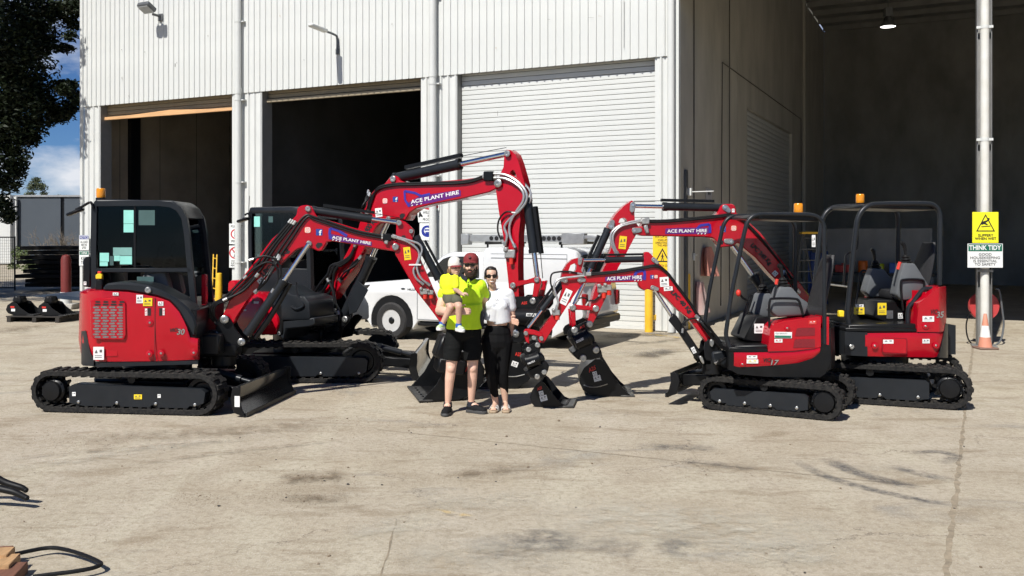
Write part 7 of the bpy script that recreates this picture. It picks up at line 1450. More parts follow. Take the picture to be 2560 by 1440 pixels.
# ================================================================ aprons and bits on the side wall
def on_side(px, py, out=0.04):
    d = ray(px, py); c0 = Vector((0, 0, CAM_H)); t = (out - (c0 - FB.o).dot(FB.h)) / d.dot(FB.h); q = c0 + d * t - FB.o; return (q.dot(FB.l), -out, q.z)
def cloth(pts, label, m, folds=3, seed=0, thick=0.22):
    P = [on_side((pts[0][0] + pts[1][0]) / 2 - 4, p[1]) for p in pts]; y0 = P[0][0] - 0.30; y1 = P[0][0] + 0.30; z0 = min(p[2] for p in P); z1 = max(p[2] for p in P)
    rnd = random.Random(seed); b = MB(FS); nx, nz = 14, 16; F = []
    for j in range(nz + 1):
        t = j / nz; z = z1 + (z0 - z1) * t; w = 0.35 + 0.15 * min(1, t * 4) + 0.12 * t
        row = []
        for i in range(nx + 1):
            s = i / nx - 0.5; ph = seed + 2 * math.pi * folds * s
            row.append(((y0 + y1) / 2 + s * (y1 - y0) * 2 * w + 0.02 * math.sin(ph * 0.7 + t * 3), -0.05 - thick * (0.5 + 0.5 * math.cos(ph)) * (0.35 + 0.65 * t), z + 0.04 * s * math.sin(seed + t * 4)))
        F.append(row)
    vs_ = [q for r in F for q in r]; n1 = nx + 1
    b.add(vs_, [(j * n1 + i, j * n1 + i + 1, (j + 1) * n1 + i + 1, (j + 1) * n1 + i) for j in range(nz) for i in range(nx)])
    b.add([(x, -0.02, z) for x, y, z in vs_], [(j * n1 + i, j * n1 + i + 1, (j + 1) * n1 + i + 1, (j + 1) * n1 + i) for j in range(nz) for i in range(nx)])
    o = b.build('hanging_cloth', m, loc=tuple(FS.w(((y0 + y1) / 2, -0.05, z0))), smooth=60); tag(o, label, 'cloth'); return o
cloth([(1752, 618), (1786, 690)], 'pink leather apron hanging on the shaded side wall', mat('pink_leather', (0.50, 0.22, 0.17), 0.8, var=0.12), 2, 1)
cloth([(1734, 704), (1768, 782)], 'grey and pink leather apron hanging low on the side wall', mat('grey_pink_leather', (0.40, 0.36, 0.33), 0.85, c2=(0.48, 0.25, 0.23), scale=2.5), 2, 4)
q = on_side(1722, 480); b = MB(FS); b.obox((q[0], -0.06, q[2]), (0.12, 0.10, 0.16)); b.cyl((q[0], -0.1, q[2]), (q[0] + 0.1, -0.55, q[2] + 0.01), 0.014, n=8); tag(b.build('wall_bracket', WHT, loc=tuple(FS.w(q)), bevel=0.01), 'white bracket with rod on the side wall near the corner', 'bracket')
q = on_side(1736, 642); b = MB(FS); b.obox((q[0], -0.03, q[2]), (0.05, 0.05, 0.16)); b.obox((q[0] + 0.06, -0.06, q[2] + 0.04), (0.16, 0.03, 0.03)); tag(b.build('door_handle', WHT, loc=tuple(FS.w(q)), bevel=0.008), 'white lever door handle on the side wall left of the pink apron', 'handle')
q0, q1 = on_side(1768, 470), on_side(1782, 506); o = thing('sign', tuple(FS.w(q0)), 'small white notice high on the shaded side wall', 'sign'); b = MB(FS); b.box(min(q0[0], q1[0]), max(q0[0], q1[0]), -0.02, -0.012, q1[2], q0[2]); b.build('sign_plate', mat('dull_white', (0.42, 0.42, 0.44), 0.6), o)
b = MB(FS); mx0 = (q0[0] + q1[0]) / 2
for k in (-1, 1): b.lathe([(0.05, 0), (0.035, 0.004), (0.03, 0.0)], (mx0 + k * 0.07, -0.021, (q0[2] + q1[2]) / 2 + 0.05), (0, -1, 0), n=12)
b.build('print', BDEC, o)
b = MB(FS); q = on_side(1716, 620); b.box(q[0] - 0.06, q[0] + 0.10, -0.05, -0.004, 0.1, 3.4); tag(b.build('steel_angle', GREYM, loc=tuple(FS.w((q[0], 0, 0.1))), bevel=0.004), 'dark steel angle standing upright on the side wall by the corner', 'post')
# ================================================================ ladders
def ladder(name, label, p0, p1, w, n, m, r=0.022, flip=None):
    p0, p1 = Vector(p0), Vector(p1); s = Vector(flip or (1, 0, 0)) * w / 2; o = thing(name, tuple(p0), label, 'ladder')
    for e in (-1, 1): b = MB(); b.bar(p0 + s * e, p1 + s * e, 0.03, 0.07); b.build('rail', m, o)
    for k in range(n): c = p0 + (p1 - p0) * ((k + 0.6) / n); b = MB(); b.cyl(c - s, c + s, r * 0.8, n=8); b.build('rung', m, o)
    return o
g0 = on_ground(524, 768); ladder('ladder', 'yellow ladder standing just inside the left open bay', (g0.x - 0.05, g0.y + 0.5, 0.03), (g0.x - 0.10, g0.y + 0.8, 1.45), 0.42, 5, YEL, flip=(0.5, -0.8, 0))
ladder('ladder', 'long aluminium ladder leaning on the wall inside the left bay', FB.w((D[0][0] + 2.6, 9.5, 0.03)), FB.w((D[0][0] + 2.0, 11.5, 5.9)), 0.45, 14, ALU)
a0 = at_depth(2040, 700, 24); a0.z = 0
for e, lb in ((-1, 0), (1, 1)): pass
AF = ladder('step_ladder', 'aluminium step ladder with yellow top standing under the canopy', (a0.x - 0.35, a0.y, 0.0), (a0.x, a0.y + 0.3, 2.05), 0.5, 7, GREYM)
for e in (-1, 1): b = MB(); b.bar((a0.x + 0.35, a0.y + 0.9, 0), (a0.x + e * 0.2, a0.y + 0.36, 2.03), 0.03, 0.05); b.build('rear_leg', GREYM, AF)
b = MB(); b.box(a0.x - 0.3, a0.x + 0.3, a0.y + 0.2, a0.y + 0.46, 2.04, 2.10); b.build('top_step', YEL, AF, bevel=0.01)
# ================================================================ stored things under the canopy
wb = at_depth(2190, 700, 27); fw = Frame(wb.x, wb.y, -26); WBN = thing('workbench', (wb.x, wb.y, 0), 'dark workbench in the shade under the canopy', 'bench')
b = MB(fw); b.box(-1.6, 1.6, -0.4, 0.4, 0.82, 0.90); b.build('top', IFLOOR, WBN, bevel=0.01)
for sx_ in (-1.5, 1.5):
    for sy_ in (-0.32, 0.32): b = MB(fw); b.box(sx_ - 0.04, sx_ + 0.04, sy_ - 0.04, sy_ + 0.04, 0, 0.82); b.build('leg', GREYM, WBN)
b = MB(fw); b.box(-1.5, 1.5, 0.3, 0.36, 0.9, 2.2); b.build('back_board', DCONC, WBN)
for k, (x, c, nm, lb, h) in enumerate([(-0.9, (0.45, 0.03, 0.02), 'tool_box', 'red tool box on the shaded workbench', 0.22), (-0.35, (0.70, 0.16, 0.02), 'drum', 'orange drum on the shaded workbench', 0.34), (0.1, (0.55, 0.62, 0.03), 'can', 'lime can on the shaded workbench', 0.26), (0.6, (0.03, 0.12, 0.42), 'crate', 'blue crate on the shaded workbench', 0.3)]):
    b = MB(fw); mm = mat('store_paint_%d' % k, c, 0.5)
    if nm in ('drum', 'can'): b.lathe([(0.13, 0.902), (0.14, 0.93), (0.13, 0.95), (0.13, 0.88 + h), (0.14, 0.9 + h), (0.1, 0.91 + h)], (x, -0.1, 0), n=18)
    else: b.box(x - 0.22, x + 0.22, -0.28, 0.1, 0.902, 0.9 + h); b.box(x - 0.06, x + 0.06, -0.12, -0.06, 0.9 + h, 0.95 + h)
    tag(b.build(nm, mm, loc=tuple(fw.w((x, -0.1, 0.9))), bevel=0.01), lb, nm.replace('_', ' '))
bd = at_depth(2045, 700, 26.5); f = Frame(bd.x, bd.y, -26); b = MB(f); b.box(-0.22, 0.22, -0.03, 0.03, 0.3, 1.5); b.box(-0.24, -0.2, -0.3, 0.3, 0, 1.55); b.box(0.2, 0.24, -0.3, 0.3, 0, 1.55); tag(b.build('blue_board', mat('blue_board', (0.012, 0.05, 0.20), 0.5), loc=(bd.x, bd.y, 0), bevel=0.01), 'blue board on a stand behind the step ladder', 'board')
# ================================================================ trees and far background
BARK = mat('grey_bark', (0.10, 0.08, 0.06), 0.9, var=0.3, scale=8, bump=0.5, bscale=20)
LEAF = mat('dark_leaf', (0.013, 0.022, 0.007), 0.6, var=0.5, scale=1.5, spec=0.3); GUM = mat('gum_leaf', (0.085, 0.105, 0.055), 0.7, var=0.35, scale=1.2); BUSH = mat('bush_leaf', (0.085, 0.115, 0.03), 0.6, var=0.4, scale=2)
def leaves(name, m, parent, clusters, size, seed, flat=0.6):
    """many small leaf faces gathered in clusters (centre, radii, count)"""
    rnd = random.Random(seed); off = world_loc(parent); V = []; Fc = []
    for c, r, cnt in clusters:
        for _ in range(cnt):
            while True:
                q = Vector((rnd.uniform(-1, 1), rnd.uniform(-1, 1), rnd.uniform(-1, 1)))
                if q.length < 1: break
            q = q * (0.55 + 0.45 * rnd.random()); p = Vector((c[0] + q.x * r[0], c[1] + q.y * r[1], c[2] + q.z * r[2])) - off
            a = Vector((rnd.gauss(0, 1), rnd.gauss(0, 1), rnd.gauss(0, flat))).normalized(); n_ = Vector((rnd.gauss(0, 1), rnd.gauss(0, 1), rnd.gauss(0, 1))); b_ = a.cross(n_).normalized(); s = size * rnd.uniform(0.6, 1.3); k = len(V)
            V += [p - a * s, p + b_ * s * 0.42, p + a * s, p - b_ * s * 0.42]; Fc.append((k, k + 1, k + 2, k + 3))
    me = bpy.data.meshes.new(name); me.from_pydata([tuple(v) for v in V], [], Fc); me.update(); return link_mesh(name, me, m, parent)
def limbs(name, m, parent, base, top, r, branches, seed):
    rnd = random.Random(seed); b = MB(); base, top = Vector(base), Vector(top); mid = (base + top) / 2 + Vector((rnd.uniform(-.3, .3), rnd.uniform(-.3, .3), 0))
    b.tube([base, base + (mid - base) * 0.5, mid, top], [r, r * 0.8, r * 0.55, r * 0.3], n=10)
    for t, e, rr in branches:
        s = base + (top - base) * t; e = Vector(e); b.tube([s, s + (e - s) * 0.5 + Vector((0, 0, (e - s).length * 0.12)), e], [rr, rr * 0.7, rr * 0.3], n=7)
    return b.build(name, m, parent)
# large dark tree at the left edge: dense crown, its lit side faces away from the camera's frame
TR = thing('shade_tree', (-21.0, 27.5, 0), 'large dark leafy tree overhanging the left edge of the picture', 'tree')
rnd = random.Random(3); cl = []; br = []
for k in range(150):                                       # bulk of the crown
    while True:
        q = Vector((rnd.uniform(-1, 1), rnd.uniform(-1, 1), rnd.uniform(-1, 1)))
        if 0.35 < q.length < 1: break
    c = Vector((-21.5 + q.x * 7.4, 27.5 + q.y * 6.4, 10.0 + q.z * 6.0))
    if (c - FB.o).dot(FB.h) > LEND - 1.3 or 1280 + F_PX * c.x / c.y > 5: continue
    cl.append((c, (1.25, 1.25, 0.95), 420))
def inframe(px, py, Y): return at_depth(px, py, Y)
for px, py, Y, rx, rz, n_ in [(40, 60, 29.5, 1.2, 1.1, 900), (90, 80, 30, 0.9, 0.9, 700), (160, 25, 30.5, 0.7, 0.5, 400), (180, 60, 30.8, 0.35, 0.35, 130), (60, 170, 29.5, 1.2, 1.1, 900), (110, 110, 30, 0.6, 0.4, 260), (165, 120, 30.5, 0.42, 0.18, 110), (160, 215, 30.5, 0.5, 0.28, 190), (182, 235, 30.8, 0.36, 0.3, 120), (90, 235, 29.8, 0.8, 0.7, 480), (40, 270, 29.2, 1.1, 0.9, 800), (120, 265, 30.2, 0.7, 0.45, 330), (178, 265, 30.6, 0.42, 0.4, 170), (150, 290, 30.4, 0.5, 0.3, 190), (60, 330, 29.4, 0.8, 0.55, 420), (20, 380, 29, 0.8, 0.7, 480), (75, 350, 29.6, 0.42, 0.3, 150), (15, 450, 29, 0.65, 0.6, 360), (40, 420, 29.2, 0.45, 0.4, 190), (8, 520, 29, 0.42, 0.5, 220), (25, 540, 29, 0.28, 0.3, 110), (90, 15, 30, 1.1, 0.7, 800), (20, 130, 29, 1.2, 1.2, 900), (10, 220, 29, 1.1, 1.1, 800), (5, 320, 29, 0.9, 0.9, 600), (196, 15, 31, 0.4, 0.5, 180), (100, 300, 30, 0.6, 0.35, 230)]:
    cl.append((inframe(px, py, Y), (rx, rx, rz), n_))
for k in range(26):                                        # sprays that throw the dappled shade on the wall's end
    c = FB.w((LEND - 0.55 + rnd.uniform(-0.7, 0.42), -rnd.uniform(0.6, 3.0), 0)); c.z = 4.2 + 5.2 * rnd.random() + 1.2
    d_ = c - Vector((0, 0, CAM_H)); pxx = 1280 + F_PX * d_.x / d_.y
    if pxx > -6: continue
    cl.append((c, (0.45, 0.45, 0.5), 110))
for k in range(9):                                        # matching sprays just behind the corner line, seen against the sky
    Yk = 27.3 + rnd.random() * 1.5; c = inframe(rnd.uniform(150, 200), rnd.choice([rnd.uniform(0, 120), rnd.uniform(210, 300)]), Yk); cl.append((c, (0.28, 0.28, 0.22), 60))
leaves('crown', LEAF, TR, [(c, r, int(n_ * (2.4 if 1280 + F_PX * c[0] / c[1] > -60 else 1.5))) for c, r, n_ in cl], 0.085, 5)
limbs('trunk', BARK, TR, (-21, 27.5, 0), (-21.2, 27.4, 12), 0.42, [(0.3, (-17, 29.3, 6), 0.16), (0.38, (-16.2, 29.6, 7.6), 0.13), (0.45, (-25, 25, 9), 0.16), (0.5, (-18, 24.5, 10), 0.13), (0.6, (-15.6, 30.2, 9), 0.11), (0.7, (-23, 31, 13), 0.1)], 4)
# eucalypt beyond the grey building
ge = at_depth(92, 500, 95); GT = thing('gum_tree', (ge.x, ge.y, 0), 'pale green gum tree showing above the grey building', 'tree'); cl = []
for px, py, rx, rz, n_ in [(92, 460, 0.9, 0.55, 420), (80, 470, 0.7, 0.5, 300), (105, 468, 0.7, 0.5, 300), (75, 485, 0.6, 0.4, 220), (110, 485, 0.5, 0.4, 200), (92, 450, 0.6, 0.4, 220), (70, 492, 0.5, 0.3, 150)]: cl.append((at_depth(px, py, 95), (rx, rx, rz), n_))
leaves('crown', GUM, GT, cl, 0.12, 8); limbs('trunk', BARK, GT, (ge.x, ge.y, 0), (ge.x, ge.y, 5.6), 0.25, [(0.7, (ge.x - 0.7, ge.y, 5.9), 0.1), (0.75, (ge.x + 0.6, ge.y, 6.0), 0.1)], 2)
gh_ = at_depth(155, 492, 96); G2 = thing('gum_tree', (gh_.x, gh_.y, 0), 'low tree top just above the grey building, near the warehouse', 'tree'); leaves('crown', GUM, G2, [(at_depth(150, 492, 96), (0.8, 0.6, 0.25), 200), (at_depth(163, 493, 96), (0.7, 0.6, 0.2), 160)], 0.12, 9); limbs('trunk', BARK, G2, (gh_.x, gh_.y, 0), (gh_.x, gh_.y, 5.4), 0.15, [], 3)
# grey and white buildings
GB = mat('blue_grey_cladding', (0.055, 0.068, 0.083), 0.6, var=0.06, scale=0.6); GYY = 62
def wpt(px, py, Y=GYY): return at_depth(px, py, Y)
x0, x1 = wpt(42, 600).x, wpt(300, 600).x; zt = wpt(42, 492).z
GBB = thing('grey_building', ((x0 + x1) / 2, GYY, 0), 'flat roofed blue grey building far behind at left', 'building')
xm = wpt(156, 600).x
for a, c, nm in ((x0, xm - 0.12, 'wall_panel'), (xm + 0.12, x1, 'wall_panel')): b = MB(); b.box(a, c, GYY, GYY + 8, 0, zt); b.build(nm, GB, GBB, bevel=0.02)
b = MB(); b.box(xm - 0.12, xm + 0.12, GYY + 0.12, GYY + 1, 0, zt); b.build('recessed_joint', BLK, GBB)
b = MB(); b.box(x0 - 0.1, x1, GYY - 0.1, GYY + 8, zt, zt + 0.12); b.build('parapet_cap', mat('pale_cap', (0.30, 0.31, 0.32), 0.5), GBB)
WB_ = thing('white_building', (x0 - 3, GYY + 4, 0), 'bright white building at the far left edge behind the tree', 'building'); b = MB(); b.box(x0 - 14, x0 - 0.12, GYY - 0.6, GYY + 9, 0, zt + 0.1); b.build('wall', WHT, WB_); b = MB(); b.box(x0 - 0.1, x0 + 0.12, GYY - 0.3, GYY - 0.15, 0, zt); b.build('downpipe', WHT, WB_)
# bushes
def shrub(name, label, px, py, Y, w, h, m, seed, n_=900, sz=0.09):
    c = at_depth(px, py, Y); o = thing(name, (c.x, c.y, 0), label, 'bush'); cl = []; rnd = random.Random(seed)
    for k in range(9): cl.append(((c.x + rnd.uniform(-w, w), c.y + rnd.uniform(-.6, .6), c.z + rnd.uniform(-h, h) * 0.7), (w * 0.5, 0.6, h * 0.55), n_ // 9))
    leaves('foliage', m, o, cl, sz, seed); limbs('stems', BARK, o, (c.x, c.y, 0), (c.x, c.y, max(c.z, 0.4)), 0.05, [(0.3, (c.x - w * 0.6, c.y, c.z), 0.03), (0.3, (c.x + w * 0.6, c.y, c.z), 0.03)], seed); return o
shrub('green_bush', 'green leafy bush in front of the grey building', 72, 648, 53, 0.95, 0.70, BUSH, 11); shrub('green_bush', 'olive green bush at the foot of the bare shrub', 104, 662, 51, 0.85, 0.5, BUSH, 12, 500)
bs = at_depth(152, 690, 52); BSH = thing('bare_shrub', (bs.x, bs.y, 0), 'leafless grey shrub with tangled twigs beside the warehouse', 'bush'); b = MB(); rnd = random.Random(21)
def twig(p, d, L_, r, lv):
    q = p + d * L_ * 0.5 + Vector((rnd.gauss(0, .06), rnd.gauss(0, .06), rnd.gauss(0, .05))); e = p + d * L_; b.tube([p, q, e], [r, r * 0.75, r * 0.5], n=4, sm=2)
    if lv:
        for _ in range(3 if lv > 1 else 4):
            nd = (d + Vector((rnd.gauss(0, .65), rnd.gauss(0, .4), rnd.gauss(0.05, .45)))).normalized(); twig(p + (e - p) * rnd.uniform(.45, 1), nd, L_ * rnd.uniform(.55, .85), r * 0.62, lv - 1)
for k in range(9): twig(Vector((bs.x + rnd.uniform(-0.9, 1.1), bs.y, 0.2)), Vector((rnd.uniform(-1.1, 1.2), rnd.uniform(-.4, .4), 1.0)).normalized(), 1.05, 0.04, 3)
b.build('branches', mat('dry_twig', (0.20, 0.17, 0.135), 0.9, var=0.3, scale=3), BSH)
# ================================================================ dark stacked steel and fence at left
DST = mat('rusty_dark_steel', (0.006, 0.0055, 0.005), 0.8, spec=0.2, var=0.4, scale=4)
for k in range(9):
    c = at_depth(125, 680, 32.5); z0 = 0.15 + 0.165 * k; dx = (0.15 * math.sin(k * 2.1)); b = MB(); yk = 32.4 + 0.2 * math.cos(k * 1.7)
    xl, xr2 = at_depth(58, 700, 32.5).x + dx, at_depth(206, 700, 32.5).x + dx * 0.5
    for j in range(5): b.box(xl, xr2, yk + j * 0.32, yk + j * 0.32 + 0.22, z0, z0 + 0.13)
    tag(b.build('steel_beam_layer', DST, loc=((xl + xr2) / 2, yk, z0), bevel=0.01), ('%s layer from the ground in the dark steel beam stack' % ('lowest', 'second', 'third', 'fourth', 'fifth', 'sixth', 'seventh', 'eighth', 'topmost')[k]).replace('lowest layer from the ground', 'lowest layer').replace('topmost layer from the ground', 'topmost layer'), 'beams', 'layers of the dark beam stack')
f0 = at_depth(20, 700, 33); FN = thing('mesh_fence', (f0.x, f0.y, 0), 'black framed mesh fence at the left edge before the white building', 'fence')
xa, xb = at_depth(-120, 700, 33).x, at_depth(37, 700, 33).x
for x in (xa, (xa + xb) / 2, xb): b = MB(); b.cyl((x, 33, 0), (x, 33, 1.95), 0.03, n=8); b.build('post', BLK, FN)
for z in (0.1, 0.95, 1.92): b = MB(); b.cyl((xa, 33, z), (xb, 33, z), 0.022, n=6); b.build('rail', BLK, FN)
b = MB(); x = xa
while x < xb: b.cyl((x, 33.01, 0.1), (x, 33.01, 1.9), 0.004, n=4); x += 0.07
z = 0.2
while z < 1.9: b.cyl((xa, 33.01, z), (xb, 33.01, z), 0.004, n=4); z += 0.1
tag(b.build('mesh_wires', BLK, FN), kind='stuff')
# ================================================================ pallet with spare buckets at left
pp = on_ground(90, 806); fp = Frame(pp.x, pp.y, -8); PAL = thing('pallet', tuple(pp), 'dark timber pallet on the ground at left', 'pallet'); PLT = mat('dark_pallet_timber', (0.028, 0.024, 0.020), 0.85, var=0.3, scale=3)
for k in range(7): b = MB(fp); b.box(-0.75, 0.62, -0.02 + k * 0.17, 0.10 + k * 0.17, 0.115, 0.14); b.build('slat', PLT, PAL, bevel=0.003)
for x in (-0.72, -0.08, 0.5): b = MB(fp); b.box(x, x + 0.1, -0.03, 1.14, 0.0, 0.113); b.build('bearer', PLT, PAL, bevel=0.003)
for k, (x, lb) in enumerate(((0.18, 'spare black digging bucket with white and red stickers on the pallet'), (-0.62, 'spare black bucket at the left edge of the pallet'))):
    fb_ = Frame(*tuple(fp.w((x, 0.45, 0)))[:2], -8); o = thing('spare_bucket', tuple(fp.w((x, 0.45, 0.142))), lb, 'bucket', 'spare buckets on the pallet'); sd2 = [(0.46, 0.15), (0.25, 0.145), (-0.02, 0.15), (-0.16, 0.19), (-0.22, 0.27), (-0.18, 0.38), (-0.06, 0.46), (0.04, 0.44), (0.14, 0.33), (0.30, 0.22)]
    bucket(o, fb_, sd2, 0.55, -0.35, 7); b = MB(fb_); b.prism([(-0.14, 0.38), (0.04, 0.40), (0.06, 0.50), (0.0, 0.60), (-0.06, 0.56), (-0.12, 0.60), (-0.17, 0.48)], -0.20, 0.04); b.build('hanger', BLK, o, bevel=0.02)
    b = MB(fb_); b.box(-0.08, 0.02, -0.354, -0.3515, 0.24, 0.30); b.build('sticker', WDEC, o); b = MB(fb_); b.box(-0.10, -0.0, -0.354, -0.3515, 0.32, 0.36); b.build('sticker', RDEC, o)
b = MB(fp); b.prism([(-1.2, 0.50), (0.75, 0.36), (0.2, 0.48), (-0.6, 0.56)], 1.4, 2.6); tag(b.build('blue_sheet', mat('dull_blue_sheet', (0.02, 0.035, 0.06), 0.5), loc=tuple(fp.w((0, 2, 0.36)))), 'dull blue sheet lying behind the pallet', 'sheet')
# ================================================================ foreground bits
kF = crop(0, 1160, 5.144)
WOODL = mat('sawn_timber', (0.45, 0.27, 0.13), 0.75, var=0.25, scale=4, stretch=(8, 1, 8)); WOODD = mat('brown_timber', (0.17, 0.075, 0.045), 0.75, var=0.25, scale=4, stretch=(8, 1, 8))
tw = at_depth(0, 1400, 5.35)
for k, (px, top, bot, m_, dpt, lb) in enumerate([(20, 1377, 1394, WOODD, 5.62, 'brown timber offcut on top of the pile in the lower left corner'), (19, 1384, 1406, WOODL, 5.55, 'pale timber block under the brown offcut, lower left corner'), (28, 1406, 1432, WOODL, 5.45, 'pale sawn board in the middle of the timber pile, lower left corner'), (42, 1432, 1470, WOODD, 5.35, 'lowest brown board of the timber pile, lower left corner')]):
    pt = at_depth(px, top, dpt); pb_ = at_depth(px, bot, dpt); f = Frame(pt.x, dpt, 10); b = MB(f); b.box(-0.8, 0.0, -0.02 * k, 0.10 + 0.03 * k, max(pb_.z, 0.001), pt.z); tag(b.build('timber_block', m_, loc=(pt.x, dpt, max(pb_.z, 0)), bevel=0.004), lb, 'timber', 'timber pile in the corner')
pile_low = at_depth(42, 1470, 5.35).z
if pile_low > 0.01:
    f = Frame(at_depth(42, 1470, 5.35).x, 5.35, 10); b = MB(f); b.box(-0.8, -0.02, -0.05, 0.16, 0, pile_low - 0.001); tag(b.build('timber_block', WOODD, loc=(f.o.x, 5.35, 0), bevel=0.004), 'thick timber bearer under the pile, lower left corner', 'timber', 'timber pile in the corner')
pts = kF([(60, 1190), (300, 1135), (560, 1085), (720, 1080), (900, 1115), (1090, 1175), (1250, 1245), (1300, 1290), (1200, 1335), (1000, 1375), (700, 1415), (420, 1450)])
b = MB(); b.tube([on_ground(a, c, 0.05) for a, c in pts], 0.0125, n=10, sm=6); tag(b.build('black_hose', HOSE, loc=tuple(on_ground(130, 1370))), 'loop of black hose on the ground, lower left', 'hose')
for k, (pp_, lb) in enumerate((([(-300, 60), (-100, 150), (60, 235), (180, 275), (280, 305), (330, 335)], 'upper black rubber prong poking in at the left edge'), ([(-300, 260), (-80, 300), (60, 330), (180, 360), (270, 400), (340, 435)], 'lower black rubber prong poking in at the left edge'))):
    P = [at_depth(a, c, 6.9 - 0.1 * k) for a, c in kF(pp_)]; P = [Vector((P[0].x - 0.75, P[0].y, 0.03)), Vector((P[0].x - 0.4, P[0].y, P[0].z * 0.8))] + P; b = MB(); b.tube(P, [0.03, 0.03, 0.028, 0.026, 0.024, 0.02], n=12, sm=5); b.ell(P[-1], (0.021,) * 3); tag(b.build('rubber_prong', HOSE, loc=tuple(P[0])), lb, 'prong', 'black prongs at the left edge')
# ================================================================ stones, grit, joints and tyre marks
STN = mat('brown_stone', (0.20, 0.155, 0.105), 0.9, var=0.35, scale=20); STN2 = mat('dark_stone', (0.06, 0.055, 0.05), 0.9, var=0.3, scale=20)
def rock_mesh(seed, m):
    rnd = random.Random(seed); bm = bmesh.new(); bmesh.ops.create_icosphere(bm, subdivisions=1, radius=1.0)
    for v in bm.verts: v.co = Vector((v.co.x * rnd.uniform(.7, 1.2), v.co.y * rnd.uniform(.7, 1.1), v.co.z * rnd.uniform(.45, .75)))
    me = bpy.data.meshes.new('stone'); bm.to_mesh(me); bm.free(); me.materials.append(m); return me
rocks = [rock_mesh(k, STN if k % 4 else STN2) for k in range(8)]; rnd = random.Random(5)
spots = [(870, 1212, 9), (955, 1213, 7), (547, 1266, 9), (1320, 1169, 8), (1266, 1092, 8), (1022, 1078, 6), (868, 1047, 6), (1397, 1053, 9), (822, 1391, 11), (796, 1411, 8), (2101, 1222, 8), (1915, 1385, 10), (2386, 1272, 7), (1480, 1160, 8), (600, 1203, 6), (811, 1203, 7), (870, 1170, 7), (1240, 1112, 6), (305, 1166, 6), (1010, 1306, 7), (2452, 1419, 11), (2012, 1433, 9), (1975, 1112, 6), (1028, 1082, 5), (830, 1098, 6), (690, 1150, 5), (1765, 1188, 6), (1500, 1068, 6), (1440, 1270, 6), (1880, 1190, 5), (2085, 1370, 7), (745, 1190, 6), (780, 1195, 8), (715, 1245, 7), (500, 1240, 7), (520, 1250, 5), (760, 1255, 6), (1240, 1205, 6), (1145, 1195, 5), (2410, 1117, 6), (430, 1120, 5), (600, 1095, 5), (885, 1193, 7), (650, 1168, 5), (110, 1272, 5), (60, 1305, 6), (1665, 832, 4), (1540, 815, 3), (1190, 1300, 5), (1785, 985, 4)]
for px, py, s in spots:
    p = on_ground(px, py); o = bpy.data.objects.new('stone', rnd.choice(rocks)); col.objects.link(o); k = s * 0.5 * p.y / F_PX; o.location = (p.x, p.y, k * 0.35); o.scale = (k, k, k); o.rotation_euler = (rnd.uniform(-.3, .3), rnd.uniform(-.3, .3), rnd.uniform(0, 6.28)); tag(o, 'small loose stone on the dusty concrete yard', 'stone', 'loose stones on the yard')
V = []; Fc = []
def grit(px, py, s):
    p = on_ground(px, py); k = s * 0.5 * p.y / F_PX; n0 = len(V); a = rnd.uniform(0, 6.28)
    for j in range(3): V.append((p.x + k * math.cos(a + j * 2.1), p.y + k * math.sin(a + j * 2.1), 0.001))
    V.append((p.x + k * rnd.uniform(-.3, .3), p.y + k * rnd.uniform(-.3, .3), k * rnd.uniform(0.5, 1.0))); Fc.extend([(n0, n0 + 1, n0 + 3), (n0 + 1, n0 + 2, n0 + 3), (n0 + 2, n0, n0 + 3)])
for cx, cy_, sx_, sy_, n_ in [(780, 1205, 60, 18, 420), (760, 1245, 70, 12, 380), (505, 1247, 45, 9, 240), (1200, 1190, 120, 10, 220), (300, 1098, 260, 12, 300), (900, 1060, 200, 14, 240), (1330, 1190, 160, 20, 200), (1500, 1230, 300, 40, 200), (1950, 1200, 120, 15, 140), (560, 1240, 300, 60, 300), (2390, 1250, 12, 120, 200), (1600, 1130, 250, 8, 220), (330, 1330, 250, 60, 220), (1300, 1350, 900, 70, 500), (1280, 1000, 900, 120, 700), (1280, 1200, 1100, 120, 700)]:
    for _ in range(n_):
        x, y = rnd.gauss(cx, sx_), rnd.gauss(cy_, sy_)
        if 860 < y < 1500 and -40 < x < 2600: grit(x, y, rnd.choice((1.6, 2.0, 2.4, 3.0, 4.0)))
me = bpy.data.meshes.new('grit'); me.from_pydata(V, [], Fc); me.update(); tag(link_mesh('grit', me, STN, None, (0, 0, 0)), kind='stuff')
def smear_material(name, c, sc, lo, hi, st):
    m = bpy.data.materials.new(name); m.use_nodes = True; nt = m.node_tree; N = nt.nodes; L = nt.links; b = N['Principled BSDF']; b.inputs['Base Color'].default_value = (*c, 1); b.inputs['Roughness'].default_value = 0.9
    o = N['Material Output']; tr = N.new('ShaderNodeBsdfTransparent'); mx = N.new('ShaderNodeMixShader'); at_ = N.new('ShaderNodeAttribute'); at_.attribute_name = 'fade'; t = N.new('ShaderNodeTexCoord'); mp_ = N.new('ShaderNodeMapping'); mp_.inputs['Scale'].default_value = st; nz = N.new('ShaderNodeTexNoise'); nz.inputs['Scale'].default_value = sc; nz.inputs['Detail'].default_value = 7; nz.inputs['Roughness'].default_value = 0.7
    L.new(t.outputs['Object'], mp_.inputs['Vector']); L.new(mp_.outputs['Vector'], nz.inputs['Vector']); r = N.new('ShaderNodeMapRange'); r.inputs['From Min'].default_value = lo; r.inputs['From Max'].default_value = hi; L.new(nz.outputs['Fac'], r.inputs['Value'])
    mu = N.new('ShaderNodeMath'); mu.operation = 'MULTIPLY'; L.new(r.outputs['Result'], mu.inputs[0]); L.new(at_.outputs['Fac'], mu.inputs[1]); L.new(mu.outputs[0], mx.inputs['Fac']); L.new(tr.outputs[0], mx.inputs[1]); L.new(b.outputs[0], mx.inputs[2]); L.new(mx.outputs[0], o.inputs['Surface']); return m
LZ = [0.004]
